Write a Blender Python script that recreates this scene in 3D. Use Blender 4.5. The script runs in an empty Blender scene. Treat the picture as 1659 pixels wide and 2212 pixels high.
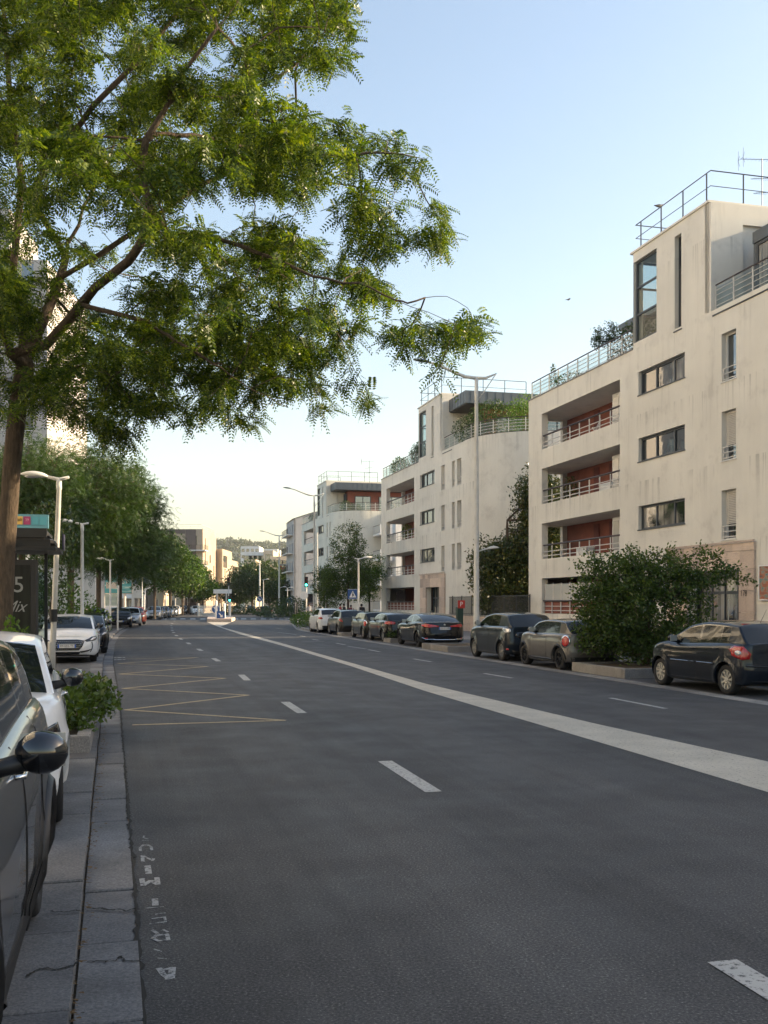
import bpy, math, random
import numpy as np
from mathutils import Vector, Matrix
from mathutils.bvhtree import BVHTree
R = math.radians
rng = np.random.default_rng(7)
random.seed(7)
scn = bpy.context.scene
COL = scn.collection

# ------------------------------------------------------------------ camera
CAM_H = 1.84          # eye height above the carriageway
HZ = 1304.0           # horizon row in a 1659 x 2212 picture
FP = 2200.0           # focal length in the same pixels
cam_d = bpy.data.cameras.new('camera'); cam = bpy.data.objects.new('camera', cam_d); COL.objects.link(cam)
cam.location = (0, 0, CAM_H); cam.rotation_euler = (R(90), 0, 0)
cam_d.sensor_fit = 'HORIZONTAL'; cam_d.sensor_width = 36.0
cam_d.lens = 36.0 * FP / 1659.0
cam_d.shift_y = (HZ - 1106.0) / 1659.0
cam_d.clip_start = 0.05; cam_d.clip_end = 9000
scn.camera = cam

# ------------------------------------------------------------------ sky, sun, exposure
SUN_AZ, SUN_EL = R(82), R(20)
w = bpy.data.worlds.new('World'); scn.world = w; w.use_nodes = True
nt = w.node_tree; bg = nt.nodes['Background']
sky = nt.nodes.new('ShaderNodeTexSky'); sky.sky_type = 'NISHITA'; sky.sun_disc = False
sky.sun_elevation = SUN_EL; sky.sun_rotation = SUN_AZ
sky.altitude = 100; sky.air_density = 1.25; sky.dust_density = 1.9; sky.ozone_density = .7
tint = nt.nodes.new('ShaderNodeMix'); tint.data_type = 'RGBA'; tint.blend_type = 'MULTIPLY'; tint.inputs[0].default_value = 1.
tint.inputs[7].default_value = (1.02, .985, .975, 1); nt.links.new(sky.outputs[0], tint.inputs[6]); nt.links.new(tint.outputs[2], bg.inputs[0]); bg.inputs[1].default_value = 0.15
sl = bpy.data.lights.new('sun', 'SUN'); sun = bpy.data.objects.new('sun', sl); COL.objects.link(sun)
sl.energy = 5.0; sl.angle = R(0.5); sl.color = (1.0, 0.79, 0.52)
sdir = Vector((math.sin(SUN_AZ)*math.cos(SUN_EL), math.cos(SUN_AZ)*math.cos(SUN_EL), math.sin(SUN_EL)))
sun.rotation_euler = sdir.to_track_quat('Z', 'Y').to_euler(); sun.location = (60, 20, 60)
vs = scn.view_settings; vs.view_transform = 'Standard'; vs.look = 'None'; vs.exposure = 1.08; vs.gamma = 1.0
vs.use_curve_mapping = False
scn.cycles.max_bounces = 6; scn.cycles.diffuse_bounces = 3; scn.cycles.glossy_bounces = 3
scn.cycles.transmission_bounces = 3; scn.cycles.transparent_max_bounces = 6
scn.cycles.caustics_reflective = False; scn.cycles.caustics_refractive = False

# ------------------------------------------------------------------ where things stand
def g(x, y, z=0.0):
    """point of the plane at height z that the picture shows at (x, y)"""
    k = (CAM_H - z) / (y - HZ)
    return Vector(((x - 829.5) * k, FP * k, z))
def at(x, y, Y):
    return Vector(((x - 829.5) * Y / FP, Y, CAM_H + (HZ - y) * Y / FP))
TA = math.atan(0.26)
TX, TY = -math.sin(TA), math.cos(TA)     # along the road
NX, NY = math.cos(TA), math.sin(TA)      # across it, to the right
def su(s, u, z=0.0):
    return Vector((TX*s + NX*u, TY*s + NY*u, z))

# ------------------------------------------------------------------ materials
MATS = {}
def ramp(nt, fac, stops):
    n = nt.nodes.new('ShaderNodeValToRGB'); nt.links.new(fac, n.inputs[0])
    e = n.color_ramp.elements
    while len(e) < len(stops): e.new(0.5)
    for el, (p, c) in zip(e, stops):
        el.position = p; el.color = (*c, 1) if len(c) == 3 else c
    return n.outputs[0]
def noise(nt, scale, detail=4, rough=.55, vec=None, dims=(1,1,1)):
    tc = vec
    if tc is None:
        tcn = nt.nodes.new('ShaderNodeTexCoord'); tc = tcn.outputs['Object']
    if dims != (1,1,1):
        mp = nt.nodes.new('ShaderNodeMapping'); mp.inputs['Scale'].default_value = dims
        nt.links.new(tc, mp.inputs[0]); tc = mp.outputs[0]
    n = nt.nodes.new('ShaderNodeTexNoise'); n.inputs['Scale'].default_value = scale
    n.inputs['Detail'].default_value = detail; n.inputs['Roughness'].default_value = rough
    nt.links.new(tc, n.inputs['Vector'])
    return n.outputs['Fac']
def mix(nt, a, b, fac, mode='MIX'):
    n = nt.nodes.new('ShaderNodeMix'); n.data_type = 'RGBA'; n.blend_type = mode
    for sock, v in ((n.inputs[0], fac), (n.inputs[6], a), (n.inputs[7], b)):
        if hasattr(v, 'links') or hasattr(v, 'is_linked'): nt.links.new(v, sock)
        elif isinstance(v, (int, float)): sock.default_value = v
        else: sock.default_value = (*v, 1) if len(v) == 3 else v
    return n.outputs[2]
def bump(nt, b, h, strength, dist=.01):
    n = nt.nodes.new('ShaderNodeBump'); n.inputs['Strength'].default_value = strength
    n.inputs['Distance'].default_value = dist
    nt.links.new(h, n.inputs['Height']); nt.links.new(n.outputs[0], b.inputs['Normal'])
def mat(name, col, rough=.6, metal=0., spec=.5, coat=0., emit=None, estr=1., var=0., vscale=6., bstr=0., bscale=60., trans=0.):
    if name in MATS: return MATS[name]
    m = bpy.data.materials.new(name); m.use_nodes = True; nt = m.node_tree
    b = nt.nodes['Principled BSDF']
    b.inputs['Base Color'].default_value = (*col, 1); b.inputs['Roughness'].default_value = rough
    b.inputs['Metallic'].default_value = metal; b.inputs['Specular IOR Level'].default_value = spec
    b.inputs['Coat Weight'].default_value = coat; b.inputs['Coat Roughness'].default_value = .03
    if trans: b.inputs['Transmission Weight'].default_value = trans
    if emit: b.inputs['Emission Color'].default_value = (*emit, 1); b.inputs['Emission Strength'].default_value = estr
    if var:
        f = noise(nt, vscale, 5)
        c = ramp(nt, f, [(.25, tuple(x*(1-var) for x in col)), (.75, tuple(min(1, x*(1+var)) for x in col))])
        nt.links.new(c, b.inputs['Base Color'])
    if bstr: bump(nt, b, noise(nt, bscale, 3), bstr)
    MATS[name] = m
    return m

def m_asphalt(name, base, scale=1.):
    m = bpy.data.materials.new(name); m.use_nodes = True; nt = m.node_tree; b = nt.nodes['Principled BSDF']
    big = noise(nt, .5, 5, .6)
    c0 = ramp(nt, big, [(.3, tuple(x*.85 for x in base)), (.7, tuple(x*1.15 for x in base))])
    tcr = nt.nodes.new('ShaderNodeTexCoord'); mr = nt.nodes.new('ShaderNodeMapping'); mr.vector_type = 'TEXTURE'; mr.inputs['Rotation'].default_value = (0, 0, TA)
    nt.links.new(tcr.outputs['Object'], mr.inputs[0])
    lane = noise(nt, 1.0, 3, .5, vec=mr.outputs[0], dims=(.75, .035, 1.))
    c0 = mix(nt, c0, ramp(nt, lane, [(.36, (.78,.78,.79)), (.5, (1,1,1)), (.64, (1.2,1.19,1.17))]), 1., 'MULTIPLY')
    thin_ = noise(nt, 1.0, 5, .7, vec=mr.outputs[0], dims=(6., .12, 1.))
    c0 = mix(nt, c0, ramp(nt, thin_, [(.34, (.86,.86,.87)), (.6, (1.05,1.05,1.05))]), 1., 'MULTIPLY')
    fine = noise(nt, 62, 3, .8)
    c1 = ramp(nt, fine, [(.32, (.25,.25,.27)), (.50, (.85,.85,.86)), (.60, (1.5,1.49,1.46)), (.70, (4.,3.9,3.7))])
    c = mix(nt, c0, c1, 1., 'MULTIPLY')
    oil = ramp(nt, noise(nt, .55, 6, .7), [(.60, (1,1,1)), (.70, (.72,.72,.73))]); c = mix(nt, c, oil, 1., 'MULTIPLY')
    scuff = ramp(nt, noise(nt, 2.3, 7, .75), [(.60, (0,0,0)), (.72, (.35,.35,.35))]); c = mix(nt, c, tuple(x*2.3 for x in base), scuff)
    # old patches and stains
    v = nt.nodes.new('ShaderNodeTexVoronoi'); v.inputs['Scale'].default_value = 55; v.feature = 'F1'
    tc = nt.nodes.new('ShaderNodeTexCoord'); nt.links.new(tc.outputs['Object'], v.inputs['Vector'])
    sp = ramp(nt, v.outputs['Distance'], [(.10, (1,1,1)), (.16, (0,0,0))])
    gate = ramp(nt, noise(nt, 9, 3), [(.64, (0,0,0)), (.70, (1,1,1))])
    msk = mix(nt, sp, gate, 1., 'MULTIPLY')
    c = mix(nt, c, (.30,.29,.28), msk)
    nt.links.new(c, b.inputs['Base Color'])
    rr = ramp(nt, noise(nt, 1.3, 4), [(.3, (.62,)*3), (.7, (.8,)*3)]); nt.links.new(rr, b.inputs['Roughness'])
    b.inputs['Specular IOR Level'].default_value = .35
    bump(nt, b, fine, .55, .012)
    return m
def m_stone(name, base, gs=90, var=.25):
    m = bpy.data.materials.new(name); m.use_nodes = True; nt = m.node_tree; b = nt.nodes['Principled BSDF']
    c0 = ramp(nt, noise(nt, 1.7, 5, .6), [(.3, tuple(x*(1-var) for x in base)), (.7, tuple(x*(1+var) for x in base))])
    gi = nt.nodes.new('ShaderNodeNewGeometry')
    c0 = mix(nt, c0, ramp(nt, gi.outputs['Random Per Island'], [(0, (.74,.74,.76)), (1, (1.22,1.21,1.18))]), 1., 'MULTIPLY')
    g1 = noise(nt, gs, 3, .75)
    c1 = ramp(nt, g1, [(.3, (.5,.5,.52)), (.5, (1,1,1)), (.7, (1.7,1.65,1.6))])
    c = mix(nt, c0, c1, .8, 'MULTIPLY')
    nt.links.new(c, b.inputs['Base Color']); b.inputs['Roughness'].default_value = .85
    bump(nt, b, g1, .35, .006)
    return m
def m_paint_line(name, base, wear=.5):
    m = bpy.data.materials.new(name); m.use_nodes = True; nt = m.node_tree; b = nt.nodes['Principled BSDF']
    f = noise(nt, 26, 6, .75); f2 = noise(nt, 1.6, 4)
    c0 = ramp(nt, f2, [(.3, tuple(x*.78 for x in base)), (.7, base)])
    msk = ramp(nt, f, [(.62-wear*.12, (0,0,0)), (.70-wear*.12, (1,1,1))])
    c = mix(nt, c0, (.07,.07,.072), msk)
    nt.links.new(c, b.inputs['Base Color']); b.inputs['Roughness'].default_value = .7
    return m
def m_stucco(name, base):
    m = bpy.data.materials.new(name); m.use_nodes = True; nt = m.node_tree; b = nt.nodes['Principled BSDF']
    c0 = ramp(nt, noise(nt, .22, 6, .6), [(.3, tuple(x*.86 for x in base)), (.7, tuple(min(1,x*1.06) for x in base))])
    st = noise(nt, 1.0, 6, .6, dims=(2.2, 2.2, .16))
    c1 = ramp(nt, st, [(.30, (.78,.77,.77)), (.40, (.95,.945,.94)), (.60, (1,1,1))])
    c = mix(nt, c0, c1, .6, 'MULTIPLY')
    # drips that start at parapets and slab edges, one storey (2.85 m) apart
    tcs = nt.nodes.new('ShaderNodeTexCoord'); sx = nt.nodes.new('ShaderNodeSeparateXYZ'); nt.links.new(tcs.outputs['Object'], sx.inputs[0])
    def mth(op, a, b_=None):
        n = nt.nodes.new('ShaderNodeMath'); n.operation = op
        for k, v_ in enumerate((a, b_)):
            if v_ is None: continue
            if isinstance(v_, (int, float)): n.inputs[k].default_value = v_
            else: nt.links.new(v_, n.inputs[k])
        return n.outputs[0]
    fr_ = mth('FRACT', mth('DIVIDE', mth('SUBTRACT', 12.7, sx.outputs[2]), 2.85))
    fall = ramp(nt, fr_, [(0., (1,1,1)), (.10, (.7,.7,.7)), (.55, (0,0,0))])
    drip = ramp(nt, noise(nt, 1.0, 5, .75, dims=(3.6, 3.6, .10)), [(.52, (0,0,0)), (.60, (1,1,1))])
    dm = mix(nt, fall, drip, 1., 'MULTIPLY'); dm2 = mix(nt, dm, ramp(nt, noise(nt, .35, 3), [(.42,(0,0,0)),(.55,(1,1,1))]), 1., 'MULTIPLY')
    c = mix(nt, c, tuple(x*.66 for x in base), dm2)
    bl = ramp(nt, noise(nt, .9, 7, .7), [(.34, (.80,.79,.79)), (.46, (1,1,1))])
    c = mix(nt, c, bl, .6, 'MULTIPLY')
    nt.links.new(c, b.inputs['Base Color']); b.inputs['Roughness'].default_value = .88
    b.inputs['Specular IOR Level'].default_value = .2
    bump(nt, b, noise(nt, 45, 4, .7), .18, .01)
    return m
def m_leaf(name, c_dark, c_mid, c_light, transl=.45, rough=.45):
    m = bpy.data.materials.new(name); m.use_nodes = True; nt = m.node_tree; b = nt.nodes['Principled BSDF']
    geo = nt.nodes.new('ShaderNodeNewGeometry')
    c = ramp(nt, geo.outputs['Random Per Island'], [(0., c_dark), (.45, c_mid), (.93, c_light), (1., (c_light[0]*1.2, c_light[1]*1.05, c_light[2]*.8))])
    f = noise(nt, .8, 3)
    c2 = mix(nt, c, ramp(nt, f, [(.3, (.75,.8,.8)), (.7, (1.15,1.1,1.))]), 1., 'MULTIPLY')
    nt.links.new(c2, b.inputs['Base Color']); b.inputs['Roughness'].default_value = rough
    b.inputs['Specular IOR Level'].default_value = .4
    t = nt.nodes.new('ShaderNodeBsdfTranslucent')
    tc = mix(nt, c2, (1.42, 1.42, .38), 1., 'MULTIPLY'); nt.links.new(tc, t.inputs[0])
    ms = nt.nodes.new('ShaderNodeMixShader'); ms.inputs[0].default_value = transl
    nt.links.new(b.outputs[0], ms.inputs[1]); nt.links.new(t.outputs[0], ms.inputs[2])
    nt.links.new(ms.outputs[0], nt.nodes['Material Output'].inputs['Surface'])
    return m
def m_bark(name, base):
    m = bpy.data.materials.new(name); m.use_nodes = True; nt = m.node_tree; b = nt.nodes['Principled BSDF']
    f = noise(nt, 14, 6, .7, dims=(2.2, 2.2, .45))
    c = ramp(nt, f, [(.3, tuple(x*.45 for x in base)), (.55, base), (.75, tuple(x*1.5 for x in base))])
    nt.links.new(c, b.inputs['Base Color']); b.inputs['Roughness'].default_value = .9
    bump(nt, b, f, .9, .04)
    return m
def m_carpaint(name, col, metal=.0, rough=.35):
    m = bpy.data.materials.new(name); m.use_nodes = True; nt = m.node_tree; b = nt.nodes['Principled BSDF']
    d = noise(nt, 3.0, 5, .6)
    c = ramp(nt, d, [(.3, tuple(x*.9 for x in col)), (.7, tuple(min(1, x*1.05) for x in col))])
    nt.links.new(c, b.inputs['Base Color']); b.inputs['Metallic'].default_value = metal; b.inputs['Specular IOR Level'].default_value = .08
    b.inputs['Roughness'].default_value = rough; b.inputs['Coat Weight'].default_value = .85
    cr = ramp(nt, d, [(.3, (.012,)*3), (.8, (.035,)*3)]); nt.links.new(cr, b.inputs['Coat Roughness'])
    return m
def m_glass(name, col=(.02,.025,.028), tr=0.):
    m = bpy.data.materials.new(name); m.use_nodes = True; nt = m.node_tree; b = nt.nodes['Principled BSDF']
    b.inputs['Base Color'].default_value = (*col, 1); b.inputs['Roughness'].default_value = .03
    b.inputs['IOR'].default_value = 1.52; b.inputs['Specular IOR Level'].default_value = .9
    f = noise(nt, 1.2, 2); bump(nt, b, f, .05, .05)
    if name == 'window_glass':
        b.inputs['IOR'].default_value = 2.1
        fold = noise(nt, 1.0, 3, .6, dims=(5., 5., .12)); room = noise(nt, .45, 2, .5)
        cc = mix(nt, ramp(nt, fold, [(.35, (.10,.10,.095)), (.6, (.34,.32,.28))]), (.02,.024,.026), ramp(nt, room, [(.44, (0,0,0)), (.50, (1,1,1))]))
        nt.links.new(cc, b.inputs['Base Color'])
    if tr:
        t = nt.nodes.new('ShaderNodeBsdfTransparent'); t.inputs[0].default_value = (.86,.95,.94,1)
        ms = nt.nodes.new('ShaderNodeMixShader'); ms.inputs[0].default_value = tr
        nt.links.new(b.outputs[0], ms.inputs[1]); nt.links.new(t.outputs[0], ms.inputs[2])
        nt.links.new(ms.outputs[0], nt.nodes['Material Output'].inputs['Surface'])
    return m

M = {}
M['asphalt'] = m_asphalt('asphalt', (.066,.065,.065))
M['asphalt_old'] = m_asphalt('asphalt_old', (.075,.076,.078))
M['granite'] = m_stone('granite', (.125,.126,.130), 60, .32)
M['granite_pale'] = m_stone('granite_pale', (.24,.235,.23), 60)
M['conc'] = m_stone('concrete', (.21,.20,.19), 50, .22)
M['pavement'] = m_stone('pavement', (.17,.165,.165), 40, .18)
M['line'] = m_paint_line('road_paint', (.45,.445,.42), .75)
M['strip'] = m_paint_line('median_paint', (.53,.485,.40), .45)
M['yellow'] = m_paint_line('yellow_paint', (.46,.36,.20), .7)
M['faint'] = m_paint_line('old_spray_paint', (.36,.36,.35), 1.0)
M['dirt'] = mat('dirt', (.09,.065,.04), .95, var=.5, vscale=20, bstr=.5)
M['stucco'] = m_stucco('stucco', (.76,.73,.655))
M['stucco_b'] = m_stucco('stucco_cream', (.77,.73,.62))
M['stucco_w'] = m_stucco('stucco_white', (.78,.76,.72))
M['stucco_g'] = m_stucco('stucco_grey', (.50,.48,.46))
M['ochre'] = m_stucco('stucco_ochre', (.66,.54,.40))
M['clad'] = m_stone('stone_cladding', (.56,.45,.37), 30, .1)
M['redwall'] = mat('red_brown_wall', (.23,.075,.05), .75, var=.25, vscale=1.5)
M['reddark'] = mat('red_brown_shutter', (.12,.025,.02), .6, var=.2)
M['zinc'] = mat('zinc', (.10,.115,.13), .45, .5, var=.15, vscale=2)
M['frame'] = mat('dark_window_frame', (.05,.058,.068), .5)
M['framew'] = mat('white_window_frame', (.72,.71,.68), .5)
M['rail'] = mat('pale_rail_metal', (.66,.63,.58), .45, var=.1)
M['handrail'] = mat('dark_handrail', (.055,.04,.038), .5)
M['black'] = mat('black_plastic', (.012,.012,.013), .5, bstr=.1)
M['gloss_black'] = mat('gloss_black', (.008,.008,.009), .12, coat=1.)
M['dmetal'] = mat('dark_metal', (.035,.037,.04), .45, .3)
M['pole'] = mat('white_pole_paint', (.62,.61,.57), .45, var=.12, vscale=4)
M['shutter'] = mat('roller_shutter', (.55,.52,.47), .6, var=.08)
M['glass'] = m_glass('window_glass', (.11,.115,.115))
M['cglass'] = m_glass('car_glass', (.010,.013,.014)); M['cglass'].node_tree.nodes['Principled BSDF'].inputs['Specular IOR Level'].default_value = .5
M['clearglass'] = m_glass('balcony_glass', (.10,.12,.12), .72)
M['glassbar'] = mat('obscured_glass', (.42,.42,.40), .12, spec=.7)
M['tyre'] = mat('tyre_rubber', (.018,.018,.019), .85, bstr=.4, bscale=40)
M['alloy'] = mat('alloy_silver', (.55,.54,.52), .3, .8)
M['alloyd'] = mat('alloy_dark', (.05,.05,.055), .35, .7)
M['hub'] = mat('hubcap_beige', (.52,.49,.43), .4, .3)
M['chrome'] = mat('chrome', (.8,.8,.8), .08, 1.)
M['redlamp'] = mat('red_lamp_lens', (.45,.012,.012), .15, coat=1.)
M['clearlamp'] = mat('clear_lamp_lens', (.55,.55,.56), .12, .4, coat=1.)
M['plate'] = mat('number_plate', (.72,.72,.70), .45)
M['plateblue'] = mat('plate_blue_band', (.02,.09,.45), .4)
M['ink'] = mat('black_ink', (.012,.012,.012), .6)
M['white'] = mat('white_enamel', (.78,.78,.76), .4)
M['blue'] = mat('blue_enamel', (.025,.085,.25), .4)
M['bark'] = m_bark('bark', (.105,.075,.05))
M['leaf_big'] = m_leaf('leaf_pinnate', (.028,.060,.012), (.066,.114,.016), (.17,.225,.026), .47, .36)
M['leaf_mid'] = m_leaf('leaf_mid', (.024,.052,.014), (.038,.08,.018), (.065,.115,.022), .32)
M['leaf_dark'] = m_leaf('leaf_dark', (.022,.044,.014), (.036,.068,.018), (.06,.10,.022), .25, .35)
M['leaf_bush'] = m_leaf('leaf_bush', (.045,.078,.02), (.07,.115,.028), (.10,.155,.035), .35, .35)
M['leaf_mag'] = m_leaf('leaf_magnolia', (.03,.052,.014), (.048,.078,.018), (.12,.11,.025), .15, .28)
M['leaf_fresh'] = m_leaf('leaf_fresh', (.05,.11,.015), (.08,.16,.02), (.12,.2,.03), .4)
M['grass'] = m_leaf('grass_blades', (.04,.075,.015), (.06,.11,.02), (.1,.15,.03), .3)

# ------------------------------------------------------------------ mesh builder
class MB:
    def __init__(s): s.v = []; s.f = []; s.m = []
    def add(s, vs, fs, mi=0):
        o = len(s.v); s.v += [tuple(p) for p in vs]; s.f += [tuple(i+o for i in f) for f in fs]; s.m += [mi]*len(fs); return s
    def box(s, x0, x1, y0, y1, z0, z1, mi=0):
        return s.add([(x0,y0,z0),(x1,y0,z0),(x1,y1,z0),(x0,y1,z0),(x0,y0,z1),(x1,y0,z1),(x1,y1,z1),(x0,y1,z1)],
              [(0,3,2,1),(4,5,6,7),(0,1,5,4),(1,2,6,5),(2,3,7,6),(3,0,4,7)], mi)
    def quad(s, a, b, c, d, mi=0): return s.add([a,b,c,d], [(0,1,2,3)], mi)
    def prism(s, poly, z0, z1, mi=0, bev=0.):
        n = len(poly)
        vs = [(x,y,z0) for x,y in poly] + [(x,y,z1-bev) for x,y in poly]
        fs = [(i,(i+1)%n,n+(i+1)%n,n+i) for i in range(n)]
        if bev:
            cx = sum(p[0] for p in poly)/n; cy = sum(p[1] for p in poly)/n
            for x, y in poly:
                d = math.hypot(x-cx, y-cy) or 1; k = (d-bev)/d
                vs.append((cx+(x-cx)*k, cy+(y-cy)*k, z1))
            fs += [(n+i,n+(i+1)%n,2*n+(i+1)%n,2*n+i) for i in range(n)]
            fs.append(tuple(range(2*n, 3*n)))
        else: fs.append(tuple(range(n, 2*n)))
        fs.append(tuple(reversed(range(n))))
        return s.add(vs, fs, mi)
    def extr(s, poly3, vec, mi=0):
        n = len(poly3); v = Vector(vec)
        a = [Vector(p) for p in poly3]; b = [p+v for p in a]
        fs = [(i,(i+1)%n,n+(i+1)%n,n+i) for i in range(n)] + [tuple(range(n,2*n)), tuple(reversed(range(n)))]
        return s.add(a+b, fs, mi)
    def tube(s, pts, rad, n=8, mi=0, cap=True):
        pts = [Vector(p) for p in pts]
        if not hasattr(rad, '__len__'): rad = [rad]*len(pts)
        rings = []; o = len(s.v); prev = None
        for i, p in enumerate(pts):
            d = (pts[min(i+1,len(pts)-1)] - pts[max(i-1,0)]).normalized()
            if prev is None:
                a = Vector((0,0,1)) if abs(d.z) < .9 else Vector((1,0,0)); e1 = d.cross(a).normalized()
            else:
                e1 = (prev - d*prev.dot(d)).normalized()
            prev = e1; e2 = d.cross(e1)
            for k in range(n):
                t = 2*math.pi*k/n; s.v.append(tuple(p + (e1*math.cos(t)+e2*math.sin(t))*rad[i]))
        for i in range(len(pts)-1):
            for k in range(n):
                s.f.append((o+i*n+k, o+i*n+(k+1)%n, o+(i+1)*n+(k+1)%n, o+(i+1)*n+k)); s.m.append(mi)
        if cap:
            s.f.append(tuple(o+k for k in reversed(range(n)))); s.f.append(tuple(o+(len(pts)-1)*n+k for k in range(n))); s.m += [mi,mi]
        return s
    def lathe(s, prof, c=(0,0,0), axis='z', n=24, mi=0):
        o = len(s.v); cx,cy,cz = c
        for r, h in prof:
            for k in range(n):
                t = 2*math.pi*k/n; a, b = r*math.cos(t), r*math.sin(t)
                s.v.append((cx+a,cy+b,cz+h) if axis == 'z' else (cx+a, cy+h, cz+b) if axis == 'y' else (cx+h, cy+a, cz+b))
        for i in range(len(prof)-1):
            for k in range(n):
                s.f.append((o+i*n+k, o+i*n+(k+1)%n, o+(i+1)*n+(k+1)%n, o+(i+1)*n+k)); s.m.append(mi)
        return s
    def ball(s, c, r, n=12, mi=0):
        rx, ry, rz = r if hasattr(r, '__len__') else (r,r,r)
        o = len(s.v); m = n//2
        for i in range(m+1):
            p = math.pi*i/m
            for k in range(n):
                t = 2*math.pi*k/n
                s.v.append((c[0]+rx*math.sin(p)*math.cos(t), c[1]+ry*math.sin(p)*math.sin(t), c[2]+rz*math.cos(p)))
        for i in range(m):
            for k in range(n):
                s.f.append((o+i*n+k, o+(i+1)*n+k, o+(i+1)*n+(k+1)%n, o+i*n+(k+1)%n)); s.m.append(mi)
        return s
    def build(s, name, mats, parent=None, smooth=False):
        me = bpy.data.meshes.new(name); me.from_pydata(s.v, [], s.f)
        if not isinstance(mats, (list, tuple)): mats = [mats]
        for m in mats: me.materials.append(m)
        if len(mats) > 1: me.polygons.foreach_set('material_index', s.m)
        if smooth: me.polygons.foreach_set('use_smooth', [True]*len(me.polygons))
        me.update(); me.validate()
        o = bpy.data.objects.new(name, me); COL.objects.link(o)
        if parent is not None: o.parent = parent
        return o
def tag(o, label=None, cat=None, group=None, kind=None):
    if label: o['label'] = label
    if cat: o['category'] = cat
    if group: o['group'] = group
    if kind: o['kind'] = kind
    return o
def empty(name, loc=(0,0,0), rz=0., label=None, cat=None, group=None):
    o = bpy.data.objects.new(name, None); o.empty_display_size = .2; COL.objects.link(o)
    o.location = loc; o.rotation_euler = (0,0,rz)
    return tag(o, label, cat, group)
def copy_tree(o, parent=None):
    c = o.copy(); COL.objects.link(c)
    if parent is not None: c.parent = parent
    for ch in list(o.children): copy_tree(ch, c)
    return c
def np_mesh(name, V, F, m, parent=None, smooth=False):
    """V (n,3), F (m,k)"""
    me = bpy.data.meshes.new(name); V = np.ascontiguousarray(V, dtype=np.float32); F = np.ascontiguousarray(F, dtype=np.int32)
    k = F.shape[1]
    me.vertices.add(len(V)); me.vertices.foreach_set('co', V.ravel())
    me.loops.add(F.size); me.loops.foreach_set('vertex_index', F.ravel())
    me.polygons.add(len(F)); me.polygons.foreach_set('loop_start', np.arange(0, F.size, k, dtype=np.int32))
    me.polygons.foreach_set('loop_total', np.full(len(F), k, dtype=np.int32))
    if smooth: me.polygons.foreach_set('use_smooth', np.ones(len(F), dtype=bool))
    me.materials.append(m); me.update(calc_edges=True)
    o = bpy.data.objects.new(name, me); COL.objects.link(o)
    if parent is not None: o.parent = parent
    return o
def text_mesh(name, body, size, m, parent, loc, rot, depth=.002, align='CENTER', shear=0., sx=1.):
    cu = bpy.data.curves.new(name, 'FONT'); cu.body = body; cu.size = size; cu.extrude = depth; cu.align_x = align; cu.align_y = 'CENTER'; cu.shear = shear
    cu.resolution_u = 3
    t = bpy.data.objects.new(name, cu); COL.objects.link(t)
    me = bpy.data.meshes.new_from_object(t.evaluated_get(bpy.context.evaluated_depsgraph_get()))
    bpy.data.objects.remove(t); bpy.data.curves.remove(cu)
    me.materials.clear(); me.materials.append(m)
    o = bpy.data.objects.new(name, me); COL.objects.link(o); o.location = loc; o.rotation_euler = rot; o.scale = (sx, 1, 1)
    if parent is not None: o.parent = parent
    return o
def pchip(xs, ys):
    xs = np.array(xs, float); ys = np.array(ys, float)
    h = np.diff(xs); d = np.diff(ys)/h; m = np.zeros(len(xs)); m[0] = d[0]; m[-1] = d[-1]
    for i in range(1, len(xs)-1):
        if d[i-1]*d[i] > 0:
            w1 = 2*h[i]+h[i-1]; w2 = h[i]+2*h[i-1]; m[i] = (w1+w2)/(w1/d[i-1]+w2/d[i])
    def f(x):
        x = np.clip(x, xs[0], xs[-1]); i = np.clip(np.searchsorted(xs, x)-1, 0, len(xs)-2)
        t = (x-xs[i])/h[i]
        return ((2*t**3-3*t*t+1)*ys[i] + (t**3-2*t*t+t)*h[i]*m[i] + (-2*t**3+3*t*t)*ys[i+1] + (t**3-t*t)*h[i]*m[i+1])
    return f
# ================================================================== ground, road, kerbs, markings
def poly_obj(name, pts, z, m, parent=None, kind='structure'):
    mb = MB(); mb.add([(p[0], p[1], z) for p in pts], [tuple(range(len(pts)))])
    o = mb.build(name, m, parent)
    if parent is None: tag(o, kind=kind)
    return o
def strip_obj(name, A, B, z, m, parent=None):
    mb = MB()
    for i in range(len(A)-1):
        mb.quad((A[i][0],A[i][1],z), (B[i][0],B[i][1],z), (B[i+1][0],B[i+1][1],z), (A[i+1][0],A[i+1][1],z))
    o = mb.build(name, m, parent)
    if parent is None: tag(o, kind='structure')
    return o
# one sheet of ground that reaches the horizon
mbg = MB(); mbg.add([(-4500,-400,-.06),(4500,-400,-.06),(4500,6500,-.06),(-4500,6500,-.06)], [(0,1,2,3)])
tag(mbg.build('ground', M['pavement']), kind='structure')
LE = [su(-12,.10), su(5,.10), su(20,0.), su(33,-.19)] + [g(x,y) for x,y in ((248,1391),(258,1372),(285,1353),(322,1337),(372,1327.5),(432,1321))] + [Vector((-52,300,0)), Vector((-62,420,0))]
RE = [su(-12,11.3), su(5,11.3), su(20,11.4), su(45,11.55), su(62,11.75)] + [g(x,y) for x,y in ((641,1361),(633,1353),(627,1342),(597,1334),(556,1328.7),(547,1325))] + [Vector((-34,240,0)), Vector((-40,420,0))]
def resample(P, n, z=0.):
    P = [Vector((p[0],p[1],0)) for p in P]
    d = [0.]
    for i in range(1, len(P)): d.append(d[-1] + (P[i]-P[i-1]).length)
    out = []
    for k in range(n):
        t = d[-1]*k/(n-1); i = min(max(np.searchsorted(d, t)-1, 0), len(P)-2)
        out.append(P[i].lerp(P[i+1], (t-d[i])/(d[i+1]-d[i])))
    return out
LEr = resample(LE, 90); REr = resample(RE, 90)
road = strip_obj('road', LEr, REr, 0., M['asphalt'])
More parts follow.
